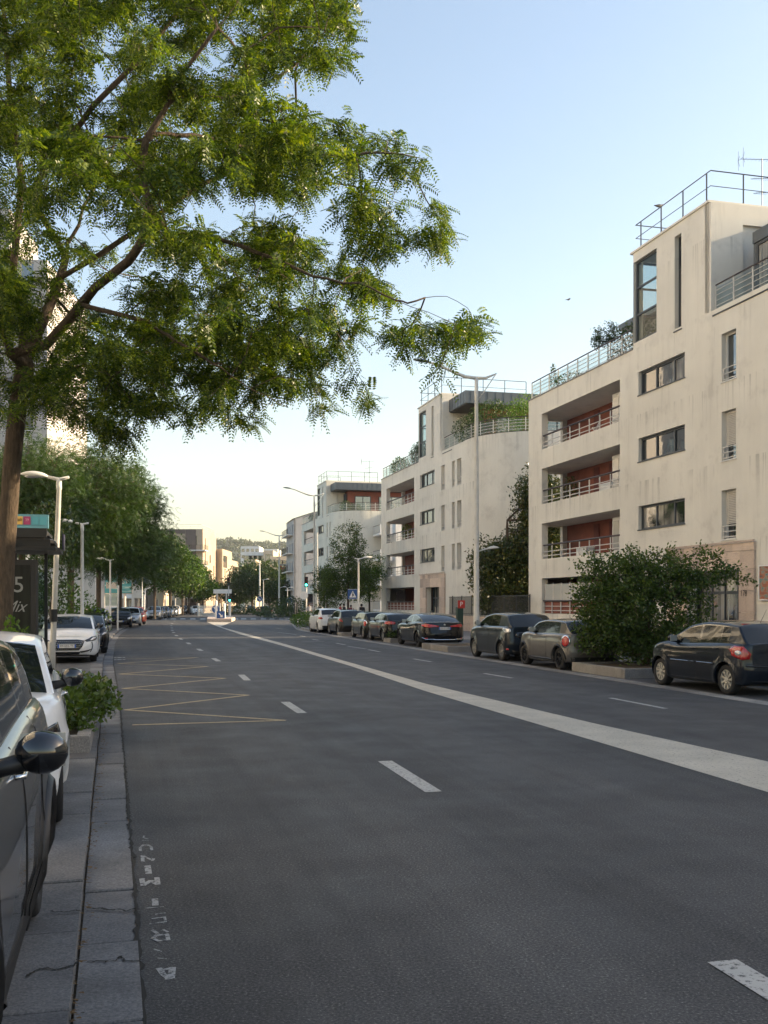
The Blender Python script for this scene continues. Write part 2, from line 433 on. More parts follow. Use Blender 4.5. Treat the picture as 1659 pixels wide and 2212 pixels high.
def off(P, d):
    out = []
    for i, p in enumerate(P):
        t = (P[min(i+1,len(P)-1)] - P[max(i-1,0)]); t.z = 0; t.normalize()
        out.append(Vector((p.x + t.y*d, p.y - t.x*d, 0)))
    return out
# left: gutter slabs, raised kerb row, parking lane, pavement
def slab_row(name, P, d0, d1, z0, ztop, m, parent=None, step=1.0, gap=.022, jit=.006):
    """row of separate stone slabs that follows an edge"""
    L = [0.]
    for i in range(1, len(P)): L.append(L[-1] + (P[i]-P[i-1]).length)
    def pos(t, d):
        i = min(max(int(np.searchsorted(L, t))-1, 0), len(P)-2)
        a, b = P[i], P[i+1]; q = a.lerp(b, (t-L[i])/(L[i+1]-L[i])); dr = (b-a).normalized()
        return Vector((q.x + dr.y*d, q.y - dr.x*d, 0))
    mb = MB(); t = 0.; r = random.Random(3)
    while t < L[-1]-2:
        ln = step*r.uniform(.86, 1.12) if t < 60 else step*4
        dz = r.uniform(-jit, jit); dd = r.uniform(-jit, jit)*.7
        a = pos(t+gap/2, d0+dd); b = pos(t+gap/2, d1+dd); c = pos(t+ln-gap/2, d1+dd); d = pos(t+ln-gap/2, d0+dd)
        mb.prism([(a.x,a.y),(b.x,b.y),(c.x,c.y),(d.x,d.y)], z0, ztop+dz, bev=.008 if t < 60 else 0)
        t += ln
    o = mb.build(name, m, parent)
    if parent is None: tag(o, kind='structure')
    return o
LEs = resample(LE, 260); REs = resample(RE, 260)
strip_obj('gutter_bed', off(LEr, -.62), off(LEr, .002), -.012, M['dirt'])
slab_row('gutter', LEs, -.30, 0.0, -.05, .006, M['granite'])
slab_row('kerb', LEs, -.64, -.312, -.05, .082, M['granite'])
strip_obj('parking_lane', off(LEr, -2.75), off(LEr, -.64), .07, M['asphalt_old'])
slab_row('kerb', LEs, -2.95, -2.75, -.05, .17, M['granite_pale'])
strip_obj('pavement', off(LEr, -26), off(LEr, -2.95), .16, M['pavement'])
# right: two rows of stone, parking lane, kerb, pavement
slab_row('gutter', REs, 0.0, .16, -.05, .008, M['granite_pale'])
slab_row('gutter', REs, .19, .38, -.05, .012, M['granite_pale'])
strip_obj('gutter_bed', off(REr, .0), off(REr, .40), -.010, M['dirt'])
RP = [p for p in REr if p.y < 69]
strip_obj('parking_lane', off(RP, .38), off(RP, 2.45), .004, M['asphalt_old'])
RPs = [p for p in REs if p.y < 69]
slab_row('kerb', RPs, 2.45, 2.62, -.05, .14, M['granite_pale'])
strip_obj('pavement', off(RP, 2.62), off(RP, 22), .13, M['pavement'])
RQ = [p for p in REr if p.y >= 66]
slab_row('kerb', [p for p in REs if p.y >= 67], .38, .58, -.05, .14, M['granite_pale'], step=1)
strip_obj('pavement', off(RQ, .58), off(RQ, 26), .134, M['pavement'])

def mark(name, pts, m, z=.005, tz=None):
    P = [g(x, y) for x, y in pts]
    return poly_obj(name, P, z, m, road)
def seg(name, a, b, wdt, m, z=.005):
    a = Vector((a[0],a[1],0)); b = Vector((b[0],b[1],0)); d = (b-a).normalized(); n = Vector((d.y,-d.x,0))*wdt/2
    return poly_obj(name, [a+n, b+n, b-n, a-n], z, m, road)
# dashes of the near lane line
for s0 in (4.63, 11.5, 18.9, 26.4):
    seg('lane_dash', su(s0, 3.0 if s0 < 20 else 3.05), su(s0-2.0, 2.97), .17, M['line'])
for x, y in ((466.6,1425.5),(431.5,1404),(407.4,1390),(390.8,1380.6),(381,1373),(374.8,1366.3),(372,1361.7),(371.3,1356.5),(370.3,1351.6),(372,1347),(376.8,1341.8)):
    p = g(x, y); seg('lane_dash', p - su(.95,0), p + su(.95,0), .17, M['line'])
for a, b in (((1438,1531),(1318,1508)),((1106,1465),(1046,1455)),((932,1430),(893,1423.5)),((820.5,1408.3),(795.8,1403.4)),((745.8,1393),(726,1389.6)),((687.7,1383),(674.7,1381)),((660,1376),(648,1373.6))):
    seg('lane_dash', g(*a), g(*b), .11, M['line'])
for a, b in (((790,1402),(751,1396)),((700,1386),(652,1385)),((640,1371),(600,1366)),((612,1359),(596,1357))):
    seg('lane_dash', g(*a), g(*b), .12, M['faint'])
# pale median band, broad near the camera
ML = [su(-6,6.3), su(3,6.2)] + [g(x,y) for x,y in ((1659,1712),(1288.7,1602.3),(918,1493),(756,1438.5),(640.7,1404),(606.6,1394),(520,1370.6),(470,1353.5),(447,1343.5))]
MR = [su(-6,8.3), su(3,7.9)] + [g(x,y) for x,y in ((1659,1646),(1288.7,1564.4),(918,1477),(756,1431.5),(655,1402.8),(612,1390.5),(540,1371.5),(476,1354),(500,1344.2))]
strip_obj('median_band', ML, MR, .005, M['strip'], road)
# bus stop zigzag
ZZ = [(286,1566.5),(616.4,1556.7),(269.7,1534),(536.6,1502),(264.8,1487.7),(486,1465.6),(258.3,1456.4),(448.7,1440),(255,1433.7),(427.6,1420.6),(269.7,1423.6)]
zp = [g(*p) for p in ZZ]; mz = MB()
for i in range(len(zp)-1):
    d = (zp[i+1]-zp[i]).normalized(); n = Vector((d.y,-d.x,0))*.055; zz = .0055 + (i%2)*.0007
    mz.quad(*[(q.x,q.y,zz) for q in (zp[i]+n, zp[i+1]+n, zp[i+1]-n, zp[i]-n)])
mz.build('zigzag_line', M['yellow'], road)
# crossing in the distance
for cx in (45,132,222,312,407,502, 810,888,980,1075,1155,1250):
    x = 324 + cx*.2278; mark('crossing_stripe', [(x-6,1338.3),(x+6,1338.3),(x+5.4,1335.6),(x-5.4,1335.6)], M['line'])
# surveyors' letters sprayed along the gutter, half worn away (pixels of a close crop)
def cp(c): return g(270 + c[0]*.1709, 1782 + c[1]*.1709)
STR = [(13, [(240,140),(232,160),(250,172),(285,178)]), (10,[(228,202),(285,198)]),
 (20,[(196,330),(192,290),(230,258),(290,258),(330,282),(340,320)]),
 (26,[(222,385),(226,465)]), (20,[(226,390),(300,430),(350,455),(362,428)]),
 (42,[(284,520),(300,618)]),
 (34,[(212,682),(232,770),(325,708),(415,755),(402,668)]),
 (38,[(378,940),(384,1020)]),(14,[(285,1056),(480,1040)]),
 (13,[(392,1132),(455,1120),(500,1118)]),(16,[(350,1188),(500,1170),(512,1228),(320,1252)]),
 (20,[(345,1335),(400,1368),(430,1400)]),(22,[(350,1440),(400,1400),(530,1385),(548,1455),(420,1470),(350,1440)]),(15,[(490,1330),(540,1355)]),
 (10,[(375,1577),(455,1602)]),(9,[(425,1690),(515,1696)]),
 (30,[(430,1820),(480,1890),(560,1945)]),(24,[(485,1838),(600,1810)]),(34,[(600,1810),(585,1940),(520,1945)])]
ms_ = MB()
for j, (wd, pl) in enumerate(STR):
    for a, b in zip(pl[:-1], pl[1:]):
        a = cp(a); b = cp(b); d = (b-a).normalized(); n = Vector((d.y,-d.x,0))*wd*.00052
        a = a - d*.006; b = b + d*.006
        zz = .0022 + (len(ms_.f) % 4)*.0004
        ms_.quad(*[(q.x,q.y,zz) for q in (a+n,b+n,b-n,a-n)])
ms_.build('survey_lettering', M['faint'], road)
ms2 = MB()
for cx_, cy_ in ((254,1421),(262,1421),(254,1425),(262,1425)):
    c = g(cx_, cy_)
    for k in range(10):
        a0 = 2*math.pi*k/10; a1 = 2*math.pi*(k+1)/10
        ms2.quad(*[(c.x+math.cos(t)*r*.8, c.y+math.sin(t)*r*1.6, .005) for t, r in ((a0,.16),(a1,.16),(a1,.09),(a0,.09))])
ms2.build('road_symbol', M['line'], road)
# dirt and moss in the joint between the two rows, with loose leaf litter
dl = MB(); r5 = random.Random(5)
for i in range(420):
    s = 3.5 + 12*r5.random()**1.2; u = -.205 + r5.gauss(0,.03)
    c = su(s, u+.0, .03 + r5.random()*.03); a = r5.random()*6.28; l = r5.uniform(.008,.022)
    dl.quad(*[(c.x+math.cos(a+t)*l, c.y+math.sin(a+t)*l*.6, c.z+r5.random()*.008) for t in (0,1.57,3.14,4.71)])
tag(dl.build('leaf_litter', mat('dead_leaves', (.13,.08,.035), .9, var=.6, vscale=30)), 'dry brown litter in the joint between kerb and gutter stones', 'litter', kind='stuff')

# ragged dark joint where the asphalt meets the gutter stones, and cracks in the stones
def ribbon(mb, pts, w0, w1, z, rr):
    L_ = []
    for i, p in enumerate(pts):
        d = (pts[min(i+1,len(pts)-1)]-pts[max(i-1,0)]).normalized(); n = Vector((d.y,-d.x,0)); w_ = rr.uniform(w0, w1)
        L_.append((p+n*w_, p-n*w_))
    for i in range(len(L_)-1):
        a, b = L_[i]; c, d = L_[i+1]; mb.quad(*[(q.x,q.y,z) for q in (a,c,d,b)])
rr = random.Random(21); jb = MB(); t = 1.5; pts = []
while t < 40: pts.append(su(t, float(np.interp(t,[5,20,33],[.10,0.,-.19]))+.008+rr.gauss(0,.006))); t += rr.uniform(.03,.09)
ribbon(jb, pts, .004, .019, .0085, rr); jb.build('edge_joint', mat('joint_black', (.02,.019,.017), .95), road)
def c7(x, y, z): return g(x*.414, 1296+.414*y, z)
gut = [o for o in bpy.data.objects if o.name == 'gutter'][0]; krb = [o for o in bpy.data.objects if o.name == 'kerb'][0]
for par_, z, pl, w_ in ((gut,.0165,[(472,1610),(530,1606),(560,1618),(610,1612),(660,1622),(700,1610),(728,1614)],.012),(gut,.0165,[(450,1886),(540,1884),(604,1878),(630,1858),(655,1880),(700,1886),(752,1874)],.006),
                   (krb,.0925,[(140,1962),(180,1935),(232,1918),(300,1925),(345,1916),(385,1905),(412,1868)],.008),(gut,.0165,[(540,932),(600,934)],.003),(krb,.0925,[(262,1622),(330,1628),(400,1618),(438,1624)],.008)):
    P = [c7(x,y,z) for x,y in pl]; Q = []
    for a, b in zip(P[:-1],P[1:]):
        for k in range(5): Q.append(a.lerp(b,k/5)+Vector((rr.gauss(0,.004),rr.gauss(0,.006),0)))
    cb = MB(); ribbon(cb, Q+[P[-1]], w_*.3, w_*1.2, z, rr); cb.build('crack', mat('joint_black', (.02,.019,.017), .95), par_)
p_ = g(1190,1577); dl2 = empty('dead_leaf', p_+Vector((0,0,.006)), 0, 'small dark curled leaf lying on the road beside the pale median band', 'leaf')
MB().add([(-.05,0,0),(0,-.03,.012),(.06,.0,.03),(0,.03,.012)], [(0,1,2,3)]).build('blade', mat('leaf_black', (.02,.015,.012), .9), dl2)
# ================================================================== buildings
def wall_panel(mb, p0, dv, iv, L, z0, z1, ops, th=.3, mi=0):
    """wall from p0 along dv with real openings (s0,s1,z0,z1) and their reveals"""
    p0 = Vector(p0); dv = Vector(dv); iv = Vector(iv)
    P = lambda s, z, d=0.: p0 + dv*s + iv*d + Vector((0,0,z))
    S = sorted(set([0., L] + [min(max(o[i],0),L) for o in ops for i in (0,1)]))
    Z = sorted(set([z0, z1] + [min(max(o[i],z0),z1) for o in ops for i in (2,3)]))
    for i in range(len(S)-1):
        for j in range(len(Z)-1):
            cs, cz = (S[i]+S[i+1])/2, (Z[j]+Z[j+1])/2
            if any(o[0]<cs<o[1] and o[2]<cz<o[3] for o in ops): continue
            mb.quad(P(S[i],Z[j]), P(S[i+1],Z[j]), P(S[i+1],Z[j+1]), P(S[i],Z[j+1]), mi)
            mb.quad(P(S[i],Z[j],th), P(S[i],Z[j+1],th), P(S[i+1],Z[j+1],th), P(S[i+1],Z[j],th), mi)
    for a, b, c, d in ops:
        mb.quad(P(a,c), P(a,d), P(a,d,th), P(a,c,th), mi); mb.quad(P(b,c), P(b,c,th), P(b,d,th), P(b,d), mi)
        mb.quad(P(a,c), P(a,c,th), P(b,c,th), P(b,c), mi); mb.quad(P(a,d), P(b,d), P(b,d,th), P(a,d,th), mi)
    # ends and top
    mb.quad(P(0,z0), P(0,z1), P(0,z1,th), P(0,z0,th), mi); mb.quad(P(L,z0), P(L,z0,th), P(L,z1,th), P(L,z1), mi)
    mb.quad(P(0,z1), P(L,z1), P(L,z1,th), P(0,z1,th), mi)

def window(parent, s0, s1, z0, z1, y=.14, nm=2, dv=(1,0,0), iv=(0,1,0), p0=(0,0,0), fm='frame', split=None, fw=.06, glass='glass'):
    p0 = Vector(p0); dv = Vector(dv); iv = Vector(iv)
    P = lambda s, z, d: p0 + dv*s + iv*d + Vector((0,0,z))
    mb = MB()
    def bx(a, b, c, d, y0=y, y1=y+.08):
        mb.add([P(a,c,y0),P(b,c,y0),P(b,c,y1),P(a,c,y1),P(a,d,y0),P(b,d,y0),P(b,d,y1),P(a,d,y1)],
               [(0,3,2,1),(4,5,6,7),(0,1,5,4),(1,2,6,5),(2,3,7,6),(3,0,4,7)])
    e = .004
    bx(s0+e, s1-e, z0+e, z0+fw); bx(s0+e, s1-e, z1-fw, z1-e); bx(s0+e, s0+fw, z0+fw, z1-fw); bx(s1-fw, s1-e, z0+fw, z1-fw)
    for k in range(nm):
        c = s0 + (s1-s0)*(k+1)/(nm+1) if split is None else split[k]
        bx(c-fw*.5, c+fw*.5, z0+fw, z1-fw, y+.003, y+.075)
    f = mb.build('window', M[fm], parent)
    pm = MB(); pm.quad(P(s0+.02,z0+.02,y+.05), P(s1-.02,z0+.02,y+.05), P(s1-.02,z1-.02,y+.05), P(s0+.02,z1-.02,y+.05))
    pm.build('pane', M[glass], f)
    # sill
    sm = MB(); a = P(s0-.04, z0-.03, -.03)
    sm.add([P(s0-.05,z0-.03,-.04),P(s1+.05,z0-.03,-.04),P(s1+.05,z0-.03,.0-.003),P(s0-.05,z0-.03,-.003),P(s0-.05,z0+.012,-.04),P(s1+.05,z0+.012,-.04),P(s1+.05,z0+.012,-.003),P(s0-.05,z0+.012,-.003)],
           [(0,3,2,1),(4,5,6,7),(0,1,5,4),(1,2,6,5),(2,3,7,6),(3,0,4,7)])
    sm.build('sill', M[fm], f)
    return f

def railing(parent, path, z, h=.92, bars=(.14,.34,.54,.72), step=1.15, name='railing', hand='handrail', post=.022, br=.014, hr=.03, pm='rail', hm='handrail', infill=None):
    path = [Vector((p[0],p[1],0)) for p in path]
    L = [0.]
    for i in range(1,len(path)): L.append(L[-1]+(path[i]-path[i-1]).length)
    def pos(t):
        i = min(max(int(np.searchsorted(L,t))-1,0),len(path)-2); return path[i].lerp(path[i+1], (t-L[i])/max(1e-6,L[i+1]-L[i]))
    mb = MB(); n = max(1, round(L[-1]/step))
    for k in range(n+1):
        p = pos(L[-1]*k/n); mb.box(p.x-post, p.x+post, p.y-post, p.y+post, z, z+h-hr)
    for b in bars: mb.tube([(p.x,p.y,z+b) for p in path], br, 5)
    r = mb.build(name, M[pm], parent)
    hb = MB().tube([(p.x,p.y,z+h) for p in path], hr, 6); hb.build(hand, M[hm], r)
    if infill:
        ib = MB()
        for i in range(len(path)-1):
            a, b = path[i], path[i+1]; ib.quad((a.x,a.y+.03,z+.06),(b.x,b.y+.03,z+.06),(b.x,b.y+.03,z+h-.1),(a.x,a.y+.03,z+h-.1))
        ib.build('infill_panel', M[infill], r)
    return r

def apartment(org, ang, s0, Rc, label, narrow, ent, stucco, shutters=(0,1), ph=21., glassy=True, cy=.5, group='cream apartment blocks of one design'):
    """local x runs along the street front from its far corner towards the near one, y goes into the block"""
    b = empty('apartment_building', (org[0], org[1], 0), -math.pi/2 + ang, label, 'apartment building', group)
    S = M[stucco]; ZP = 12.7; DEP = 13.
    rows = [(1.33,3.15),(4.15,6.0),(7.0,8.85),(9.85,11.7)]
    wrows = [(4.95,5.96),(7.82,8.83),(10.64,11.64)]
    nrows = [(4.16,5.96),(7.03,8.83),(9.9,11.67)]
    ops = [(1.75,10.3,a,c) for a,c in rows] + [(11.95,15.6,a,c) for a,c in wrows] + [(a,c,z0,z1) for a,c in narrow for z0,z1 in nrows]
    ops.append((ent[1], ent[2], .0, 3.05))
    mb = MB()
    wall_panel(mb, (0,0,0), (1,0,0), (0,1,0), s0, 0, ZP, ops, .34)
    # arc and near gable
    na = 14; arc = [(s0+Rc*math.sin(math.pi/2*k/na), Rc-Rc*math.cos(math.pi/2*k/na)) for k in range(na+1)]
    path = arc + [(s0+Rc, DEP)]
    for i in range(len(path)-1):
        (x0,y0),(x1,y1) = path[i], path[i+1]
        mb.quad((x0,y0,0),(x1,y1,0),(x1,y1,ZP),(x0,y0,ZP))
    # inner face of the curved parapet and its cap
    inn = [(s0+(Rc-.3)*math.sin(math.pi/2*k/na), Rc-(Rc-.3)*math.cos(math.pi/2*k/na)) for k in range(na+1)] + [(s0+Rc-.3, DEP)]
    for i in range(len(path)-1):
        mb.quad((*path[i],ZP),(*path[i+1],ZP),(*inn[i+1],ZP),(*inn[i],ZP)); mb.quad((*inn[i],12.3),(*inn[i],ZP),(*inn[i+1],ZP),(*inn[i+1],12.3))
    # far gable with the open ends of the loggias
    wall_panel(mb, (0,.34,0), (0,1,0), (1,0,0), DEP-.34, 0, ZP, [(.25,1.5,a+.02,c-.02) for a,c in rows[1:]], .3)
    mb.box(0, s0+Rc, DEP, DEP+.3, 0, ZP)
    wl = mb.build('wall', S, b)
    rf = MB(); rf.prism([(.3,.34)]+[(s0,.34)]+inn[1:]+[(.3,DEP)], 12.2, 12.32); rf.build('roof', M['pavement'], b)
    # coping
    cp_ = MB(); cp_.box(-.04, 11.45, -.04, .38, ZP+.003, ZP+.05); cp_.build('coping', M['granite_pale'], b); cp_ = MB()
    for i in range(len(arc)-1):
        a,c = arc[i],arc[i+1]; cp_.quad((*a,ZP+.04),(*c,ZP+.04),(*inn[i+1],ZP+.04),(*inn[i],ZP+.04))
    cp_.build('coping', M['granite_pale'], b)
    # loggias
    for ri, (a, c) in enumerate(rows):
        lm = MB(); x0, x1, y0, y1 = .3, 10.6, .34, 2.1
        lm.quad((x0,y1,a-.02),(x1,y1,a-.02),(x1,y1,c+.1),(x0,y1,c+.1), 0)
        lm.quad((x1,y0,a-.02),(x1,y0,c+.1),(x1,y1,c+.1),(x1,y1,a-.02), 0)
        lm.quad((x0,y0,a-.01),(x0,y1,a-.01),(x1,y1,a-.01),(x1,y0,a-.01), 1)
        lm.quad((x0,y0,c+.02),(x1,y0,c+.02),(x1,y1,c+.02),(x0,y1,c+.02), 1)
        if ri == 0: lm.quad((x0,y0,a),(x0,y0,c),(x0,y1,c),(x0,y1,a), 1)
        lg = lm.build('loggia', [M['redwall'], S], b)
        for q in (3.6, 5.3, 7.2, 9.2): MB().box(q, q+.55, y1-.06, y1-.004, a, a+1.72 if c-a < 1.9 else a+2.0).build('shutter_panel', M['reddark'], lg)
        wd = MB(); wd.box(8.0, 8.09, .9, 2.0, a+.01, a+1.66); wd.box(8.0, 8.75, .82, .89, a+.01, a+1.66)
        wd.build('open_window', M['framew'], lg)
        wd2 = MB(); wd2.box(8.1, 8.65, .80, .815, a+.15, a+1.5); wd2.build('open_window_pane', M['glassbar'], lg)
        railing(b, [(1.76,.10),(10.29,.10)], a+.0, h=.72 if ri else .66, bars=(.16,.38), step=1.1, br=.022, hr=.045, name='loggia_railing')
        if ri == 0:
            ip = MB(); ip.box(1.8, 10.25, .17, .19, a+.02, a+.6); ip.build('railing_infill', M['redwall'], b)
    if ent[4]:
        for k in range(6):
            x = 1.95 + k*.98; ws_ = MB().box(x+.03, x+.92, .12, .135, 2.0, 2.84).build('wind_screen', M['glassbar'], b); MB().box(x-.03, x+.03, .11, .15, 1.98, 2.9).build('post', M['rail'], ws_)
    else:
        lt = MB()
        for k in range(14):
            x = 3.6 + k*.19
            lt.tube([(x,.25,1.9),(x+.9,.25,2.85)], .012, 4); lt.tube([(x+.9,.262,1.9),(x,.262,2.85)], .012, 4)
        lt.build('trellis', M['handrail'], b)
    for z0, z1 in wrows: window(b, 11.95, 15.6, z0, z1, split=[13.2, 14.6], fw=.09)
    for i, (a, c) in enumerate(narrow):
        for j, (z0, z1) in enumerate(nrows):
            f = window(b, a, c, z0, z1, y=.2, nm=0, fm='framew', fw=.07)
            if j in shutters:
                sh = MB(); zz = z1-.05; zb = z0 + (.62 if i == 0 else .1)
                while zz > zb:
                    sh.box(a+.07, c-.07, .165, .19, zz-.055, zz-.008); zz -= .062
                sh.build('roller_shutter', M['shutter'], f)
            sr = MB()
            for q in (.10,.30,.50): sr.tube([(a-.0,.06,z0+q),(c+.0,.06,z0+q)], .02, 5)
            for q in (a+.04, c-.04): sr.box(q-.018, q+.018, .045, .075, z0, z0+.5)
            sr.build('guard_rail', M['rail'], f)
    # tower with corner glazing and slit window
    t = MB(); ta, tb, tz = 11.5, 17.3, 16.8
    wall_panel(t, (ta,0,0), (1,0,0), (0,1,0), tb-ta, ZP, tz, [(.0,1.95,12.95,16.4),(3.35,3.85,12.6,16.35)], .3)
    wall_panel(t, (ta+.0,.3,0), (0,1,0), (1,0,0), 6.2, ZP, tz, [(0.,1.6,12.95,16.4)], .3)
    wall_panel(t, (tb,.0,0), (0,1,0), (-1,0,0), 6.5, ZP, tz, [], .3)
    t.box(ta, tb, 6.5, 6.8, ZP, tz); t.box(ta-.18, tb+.02, -.06, 6.9, tz+.002, tz+.09)
    # shallow recess outlined on the near side of the tower
    t.box(tb+.003, tb+.12, .0, 1.35, ZP, tz-.02); t.box(tb+.003, tb+.12, 1.35, 6.4, tz-.75, tz-.02)
    t.build('tower', S, b)
    tin = MB(); tin.box(ta+.32, tb-.32, 2.6, 2.7, 12.4, 16.7); tin.build('tower_room', M['framew'], b)
    gf = MB()
    for z in (12.97,14.1,15.25,16.33): gf.box(ta+.06, ta+1.95, .10, .17, z, z+.08)
    for z in (12.97,14.1,15.25,16.33): gf.box(ta+.07, ta+.14, .17, 1.9, z+.003, z+.077)
    gf.box(ta+.05, ta+.17, .09, .18, 12.96, 16.41)
    gfo = gf.build('corner_window', M['frame'], b)
    gp = MB(); gp.quad((ta+.12,.14,13.0),(ta+1.95,.14,13.0),(ta+1.95,.14,16.38),(ta+.12,.14,16.38)); gp.quad((ta+.11,.15,13.0),(ta+.11,.15,16.38),(ta+.11,1.88,16.38),(ta+.11,1.88,13.0))
    gp.build('pane', M['clearglass'] if glassy else M['glass'], gfo)
    f = window(b, ta+3.35, ta+3.85, 12.6, 16.35, y=.18, nm=0)
    xx = MB(); 
    for z in (13.75, 15.0): xx.box(ta+3.41, ta+3.79, .183, .25, z, z+.07)
    xx.build('transom', M['frame'], f)
    tr = [(tb-.1,6.5),(tb-.1,.12),(ta+.0,.12),(ta+.0,3.0)]
    railing(b, tr, tz+.09, h=1.15, bars=(.58,), step=1.7, name='roof_railing', hand='roof_handrail', pm='dmetal', hm='dmetal', post=.02, br=.016, hr=.022)
    # terrace rails
    railing(b, [(.1,.15),(11.35,.15)], ZP+.05, name='terrace_railing', infill='clearglass')
    out = [(17.5,.15)] + [(s0,.15)] + [(s0+(Rc-.15)*math.sin(math.pi/2*k/na), Rc-(Rc-.15)*math.cos(math.pi/2*k/na)) for k in range(1,na+1)] + [(s0+Rc-.15, 8.)]
    railing(b, out, ZP+.04, name='terrace_railing', infill='clearglass')
    # penthouses
    p = MB(); p.box(5.5, 11.4, 3.2, 12, 12.32, 15.3); p.build('penthouse', M['stucco_g'], b)
    p = MB(); p.box(5.2, 11.45, 2.6, 12.3, 15.3, 15.6); p.build('penthouse_roof', M['zinc'], b)
    p = MB(); p.box(17.45, ph-1.3, 2.3, 12.2, 12.32, 15.5); p.build('penthouse', M['redwall'], b)
    cz = MB(); cz.prism([(17.45,cy),(ph,cy),(ph,12.6),(17.45,12.6)], 15.5, 16.35)
    for k in range(18):
        y = cy + .4 + k*.6; cz.box(ph+.0, ph+.02, y, y+.03, 15.5, 16.35)
    for k in range(6): cz.box(17.6+k*.6, 17.63+k*.6, cy-.02, cy, 15.5, 16.35)
    cz.build('canopy', M['zinc'], b)
    so = MB(); so.box(17.5, ph-.06, cy+.06, 12.5, 15.44, 15.497); so.build('soffit', M['black'], b)
    # glazed front under the canopy
    pf = window(b, 17.6, ph-1.4, 12.5, 15.2, y=2.1, nm=2, p0=(0,0,0), fw=.12)
    e = ph-1.3
    for (ya, yb) in ((3.2,5.2),(6.2,9.4)):
        window(b, ya, yb, 12.9, 14.9, y=-.1, nm=1, dv=(0,1,0), iv=(-1,0,0), p0=(e,0,0), fw=.08)
    if cy > 2:
        vr = MB(); vr.box(18.3, 23.5, 1.15, 3.0, 15.0, 15.42); vr.box(18.3,18.42,1.2,3.,12.32,15.0); vr.build('veranda_roof', M['zinc'], b)
        window(b, 18.42, 23.4, 12.5, 15.0, y=1.2, nm=3, fw=.12)
    # entrance: stone surround, glazed doors
    ea, eo, ec, ed = ent[0], ent[1], ent[2], ent[3]
    st = MB()
    def blocks(x0, x1, z0, z1, nx, nz):
        for i in range(nx):
            for j in range(nz):
                a, c = x0+(x1-x0)*i/nx, x0+(x1-x0)*(i+1)/nx; d, e2 = z0+(z1-z0)*j/nz, z0+(z1-z0)*(j+1)/nz
                st.box(a+.006, c-.006, -.10, -.004, d+.006, e2-.006)
    blocks(ea, eo, .0, 3.05, 2, 4); blocks(ec, ed, .0, 3.05, 2, 4); blocks(ea, ed, 3.05, 3.7, 7, 1); blocks(ea, ed, 3.7, 3.98, 9, 1)
    st.box(ea-.05, ed+.05, -.16, -.103, 3.99, 4.06)
    st.build('entrance_surround', M['clad'], b)
    en = MB(); y = .9
    en.quad((eo,y,0),(ec,y,0),(ec,y,3.05),(eo,y,3.05)); en.build('doorway_back', M['black'], b)
    df = MB()
    n = 4
    for k in range(n+1):
        x = eo+.02+(ec-eo-.09)*k/n; df.box(x, x+.05, .45, .53, 0, 3.04)
    df.box(eo+.02, ec-.02, .46, .52, 2.2, 2.3); df.box(eo+.02, ec-.02, .46, .52, .0, .08)
    dfo = df.build('entrance_door', M['frame'], b)
    dg = MB(); dg.quad((eo+.02,.5,.0),(ec-.02,.5,.0),(ec-.02,.5,3.04),(eo+.02,.5,3.04)); dg.build('pane', M['glass'], dfo)
    dh = MB(); xh = (eo+ec)/2+.35
    dh.tube([(xh,.45,.9),(xh,.38,.9),(xh,.38,2.0),(xh,.45,2.0)], .018, 6); dh.build('handle', M['alloy'], dfo)
    # stone plinth
    pl = MB()
    for (x0, x1) in ((.0,ea),(ed,s0)):
        nn = max(1, int((x1-x0)/1.1))
        for k in range(nn):
            a, c = x0+(x1-x0)*k/nn, x0+(x1-x0)*(k+1)/nn
            pl.box(a+.005, c-.005, -.07, -.004, 0, .62); pl.box(a+.005, c-.005, -.07, -.004, .63, 1.08)
    pl.build('plinth', M['clad'], b)
    # drain pipes / stains are in the render of the wall; a downpipe on the tower edge
    dp = MB().tube([(17.42,-.05,4.1),(17.42,-.05,12.4)], .035, 6); 
    return b

B1 = apartment((7.77,54.7), TA, 24.0, 5., 'cream apartment block nearest the camera, with doorway 178 and dark corner window on top', [(18.1,19.0)], (14.4,15.9,19.3,20.2,True), 'stucco', shutters=(0,1), ph=22.5, cy=2.9)
B2 = apartment((-.24,89.4), TA, 22.5, 5., 'cream apartment block in the middle of the row, behind the tall lamp post', [(17.2,18.0),(19.6,20.25),(20.7,21.6)], (12.2,13.7,17.0,18.2,False), 'stucco', shutters=())
B3 = apartment((-11.4,141.), TA, 20.4, 3.5, 'farthest of the three rounded cream apartment blocks, behind the small birch', [(17.6,18.2),(19.3,19.9)], (12.2,13.7,17.0,17.9,False), 'stucco_b', shutters=(), ph=20.2)
text_mesh('house_number', '178', .30, M['ink'], B1, (19.62,-.106,2.2), (R(90),0,0), sx=.85)
# balconies at the recessed near end of the third block
rb = MB()
for z in (1.2,4.1,7.0,9.9):
    rb.box(24.0, 27.5, 4.2, 5.6, z-.25, z)
    rb.box(27.3, 27.5, 4.2, 5.6, z, z+1.0)
rb.build('side_balcony', M['stucco_w'], B3)
for z in (1.2,4.1,7.0,9.9): railing(B3, [(24.0,4.25),(27.4,4.25)], z, name='side_railing', step=1.)
sw = MB(); sw.box(23.9, 27.6, 6.0, 12., 0, 12.6); sw.build('side_wing', M['stucco_w'], B3)
for z in (1.5,4.4,7.3): window(B3, 24.6, 26.4, z, z+1.7, y=-.12, nm=1, p0=(0,6,0), fm='framew')
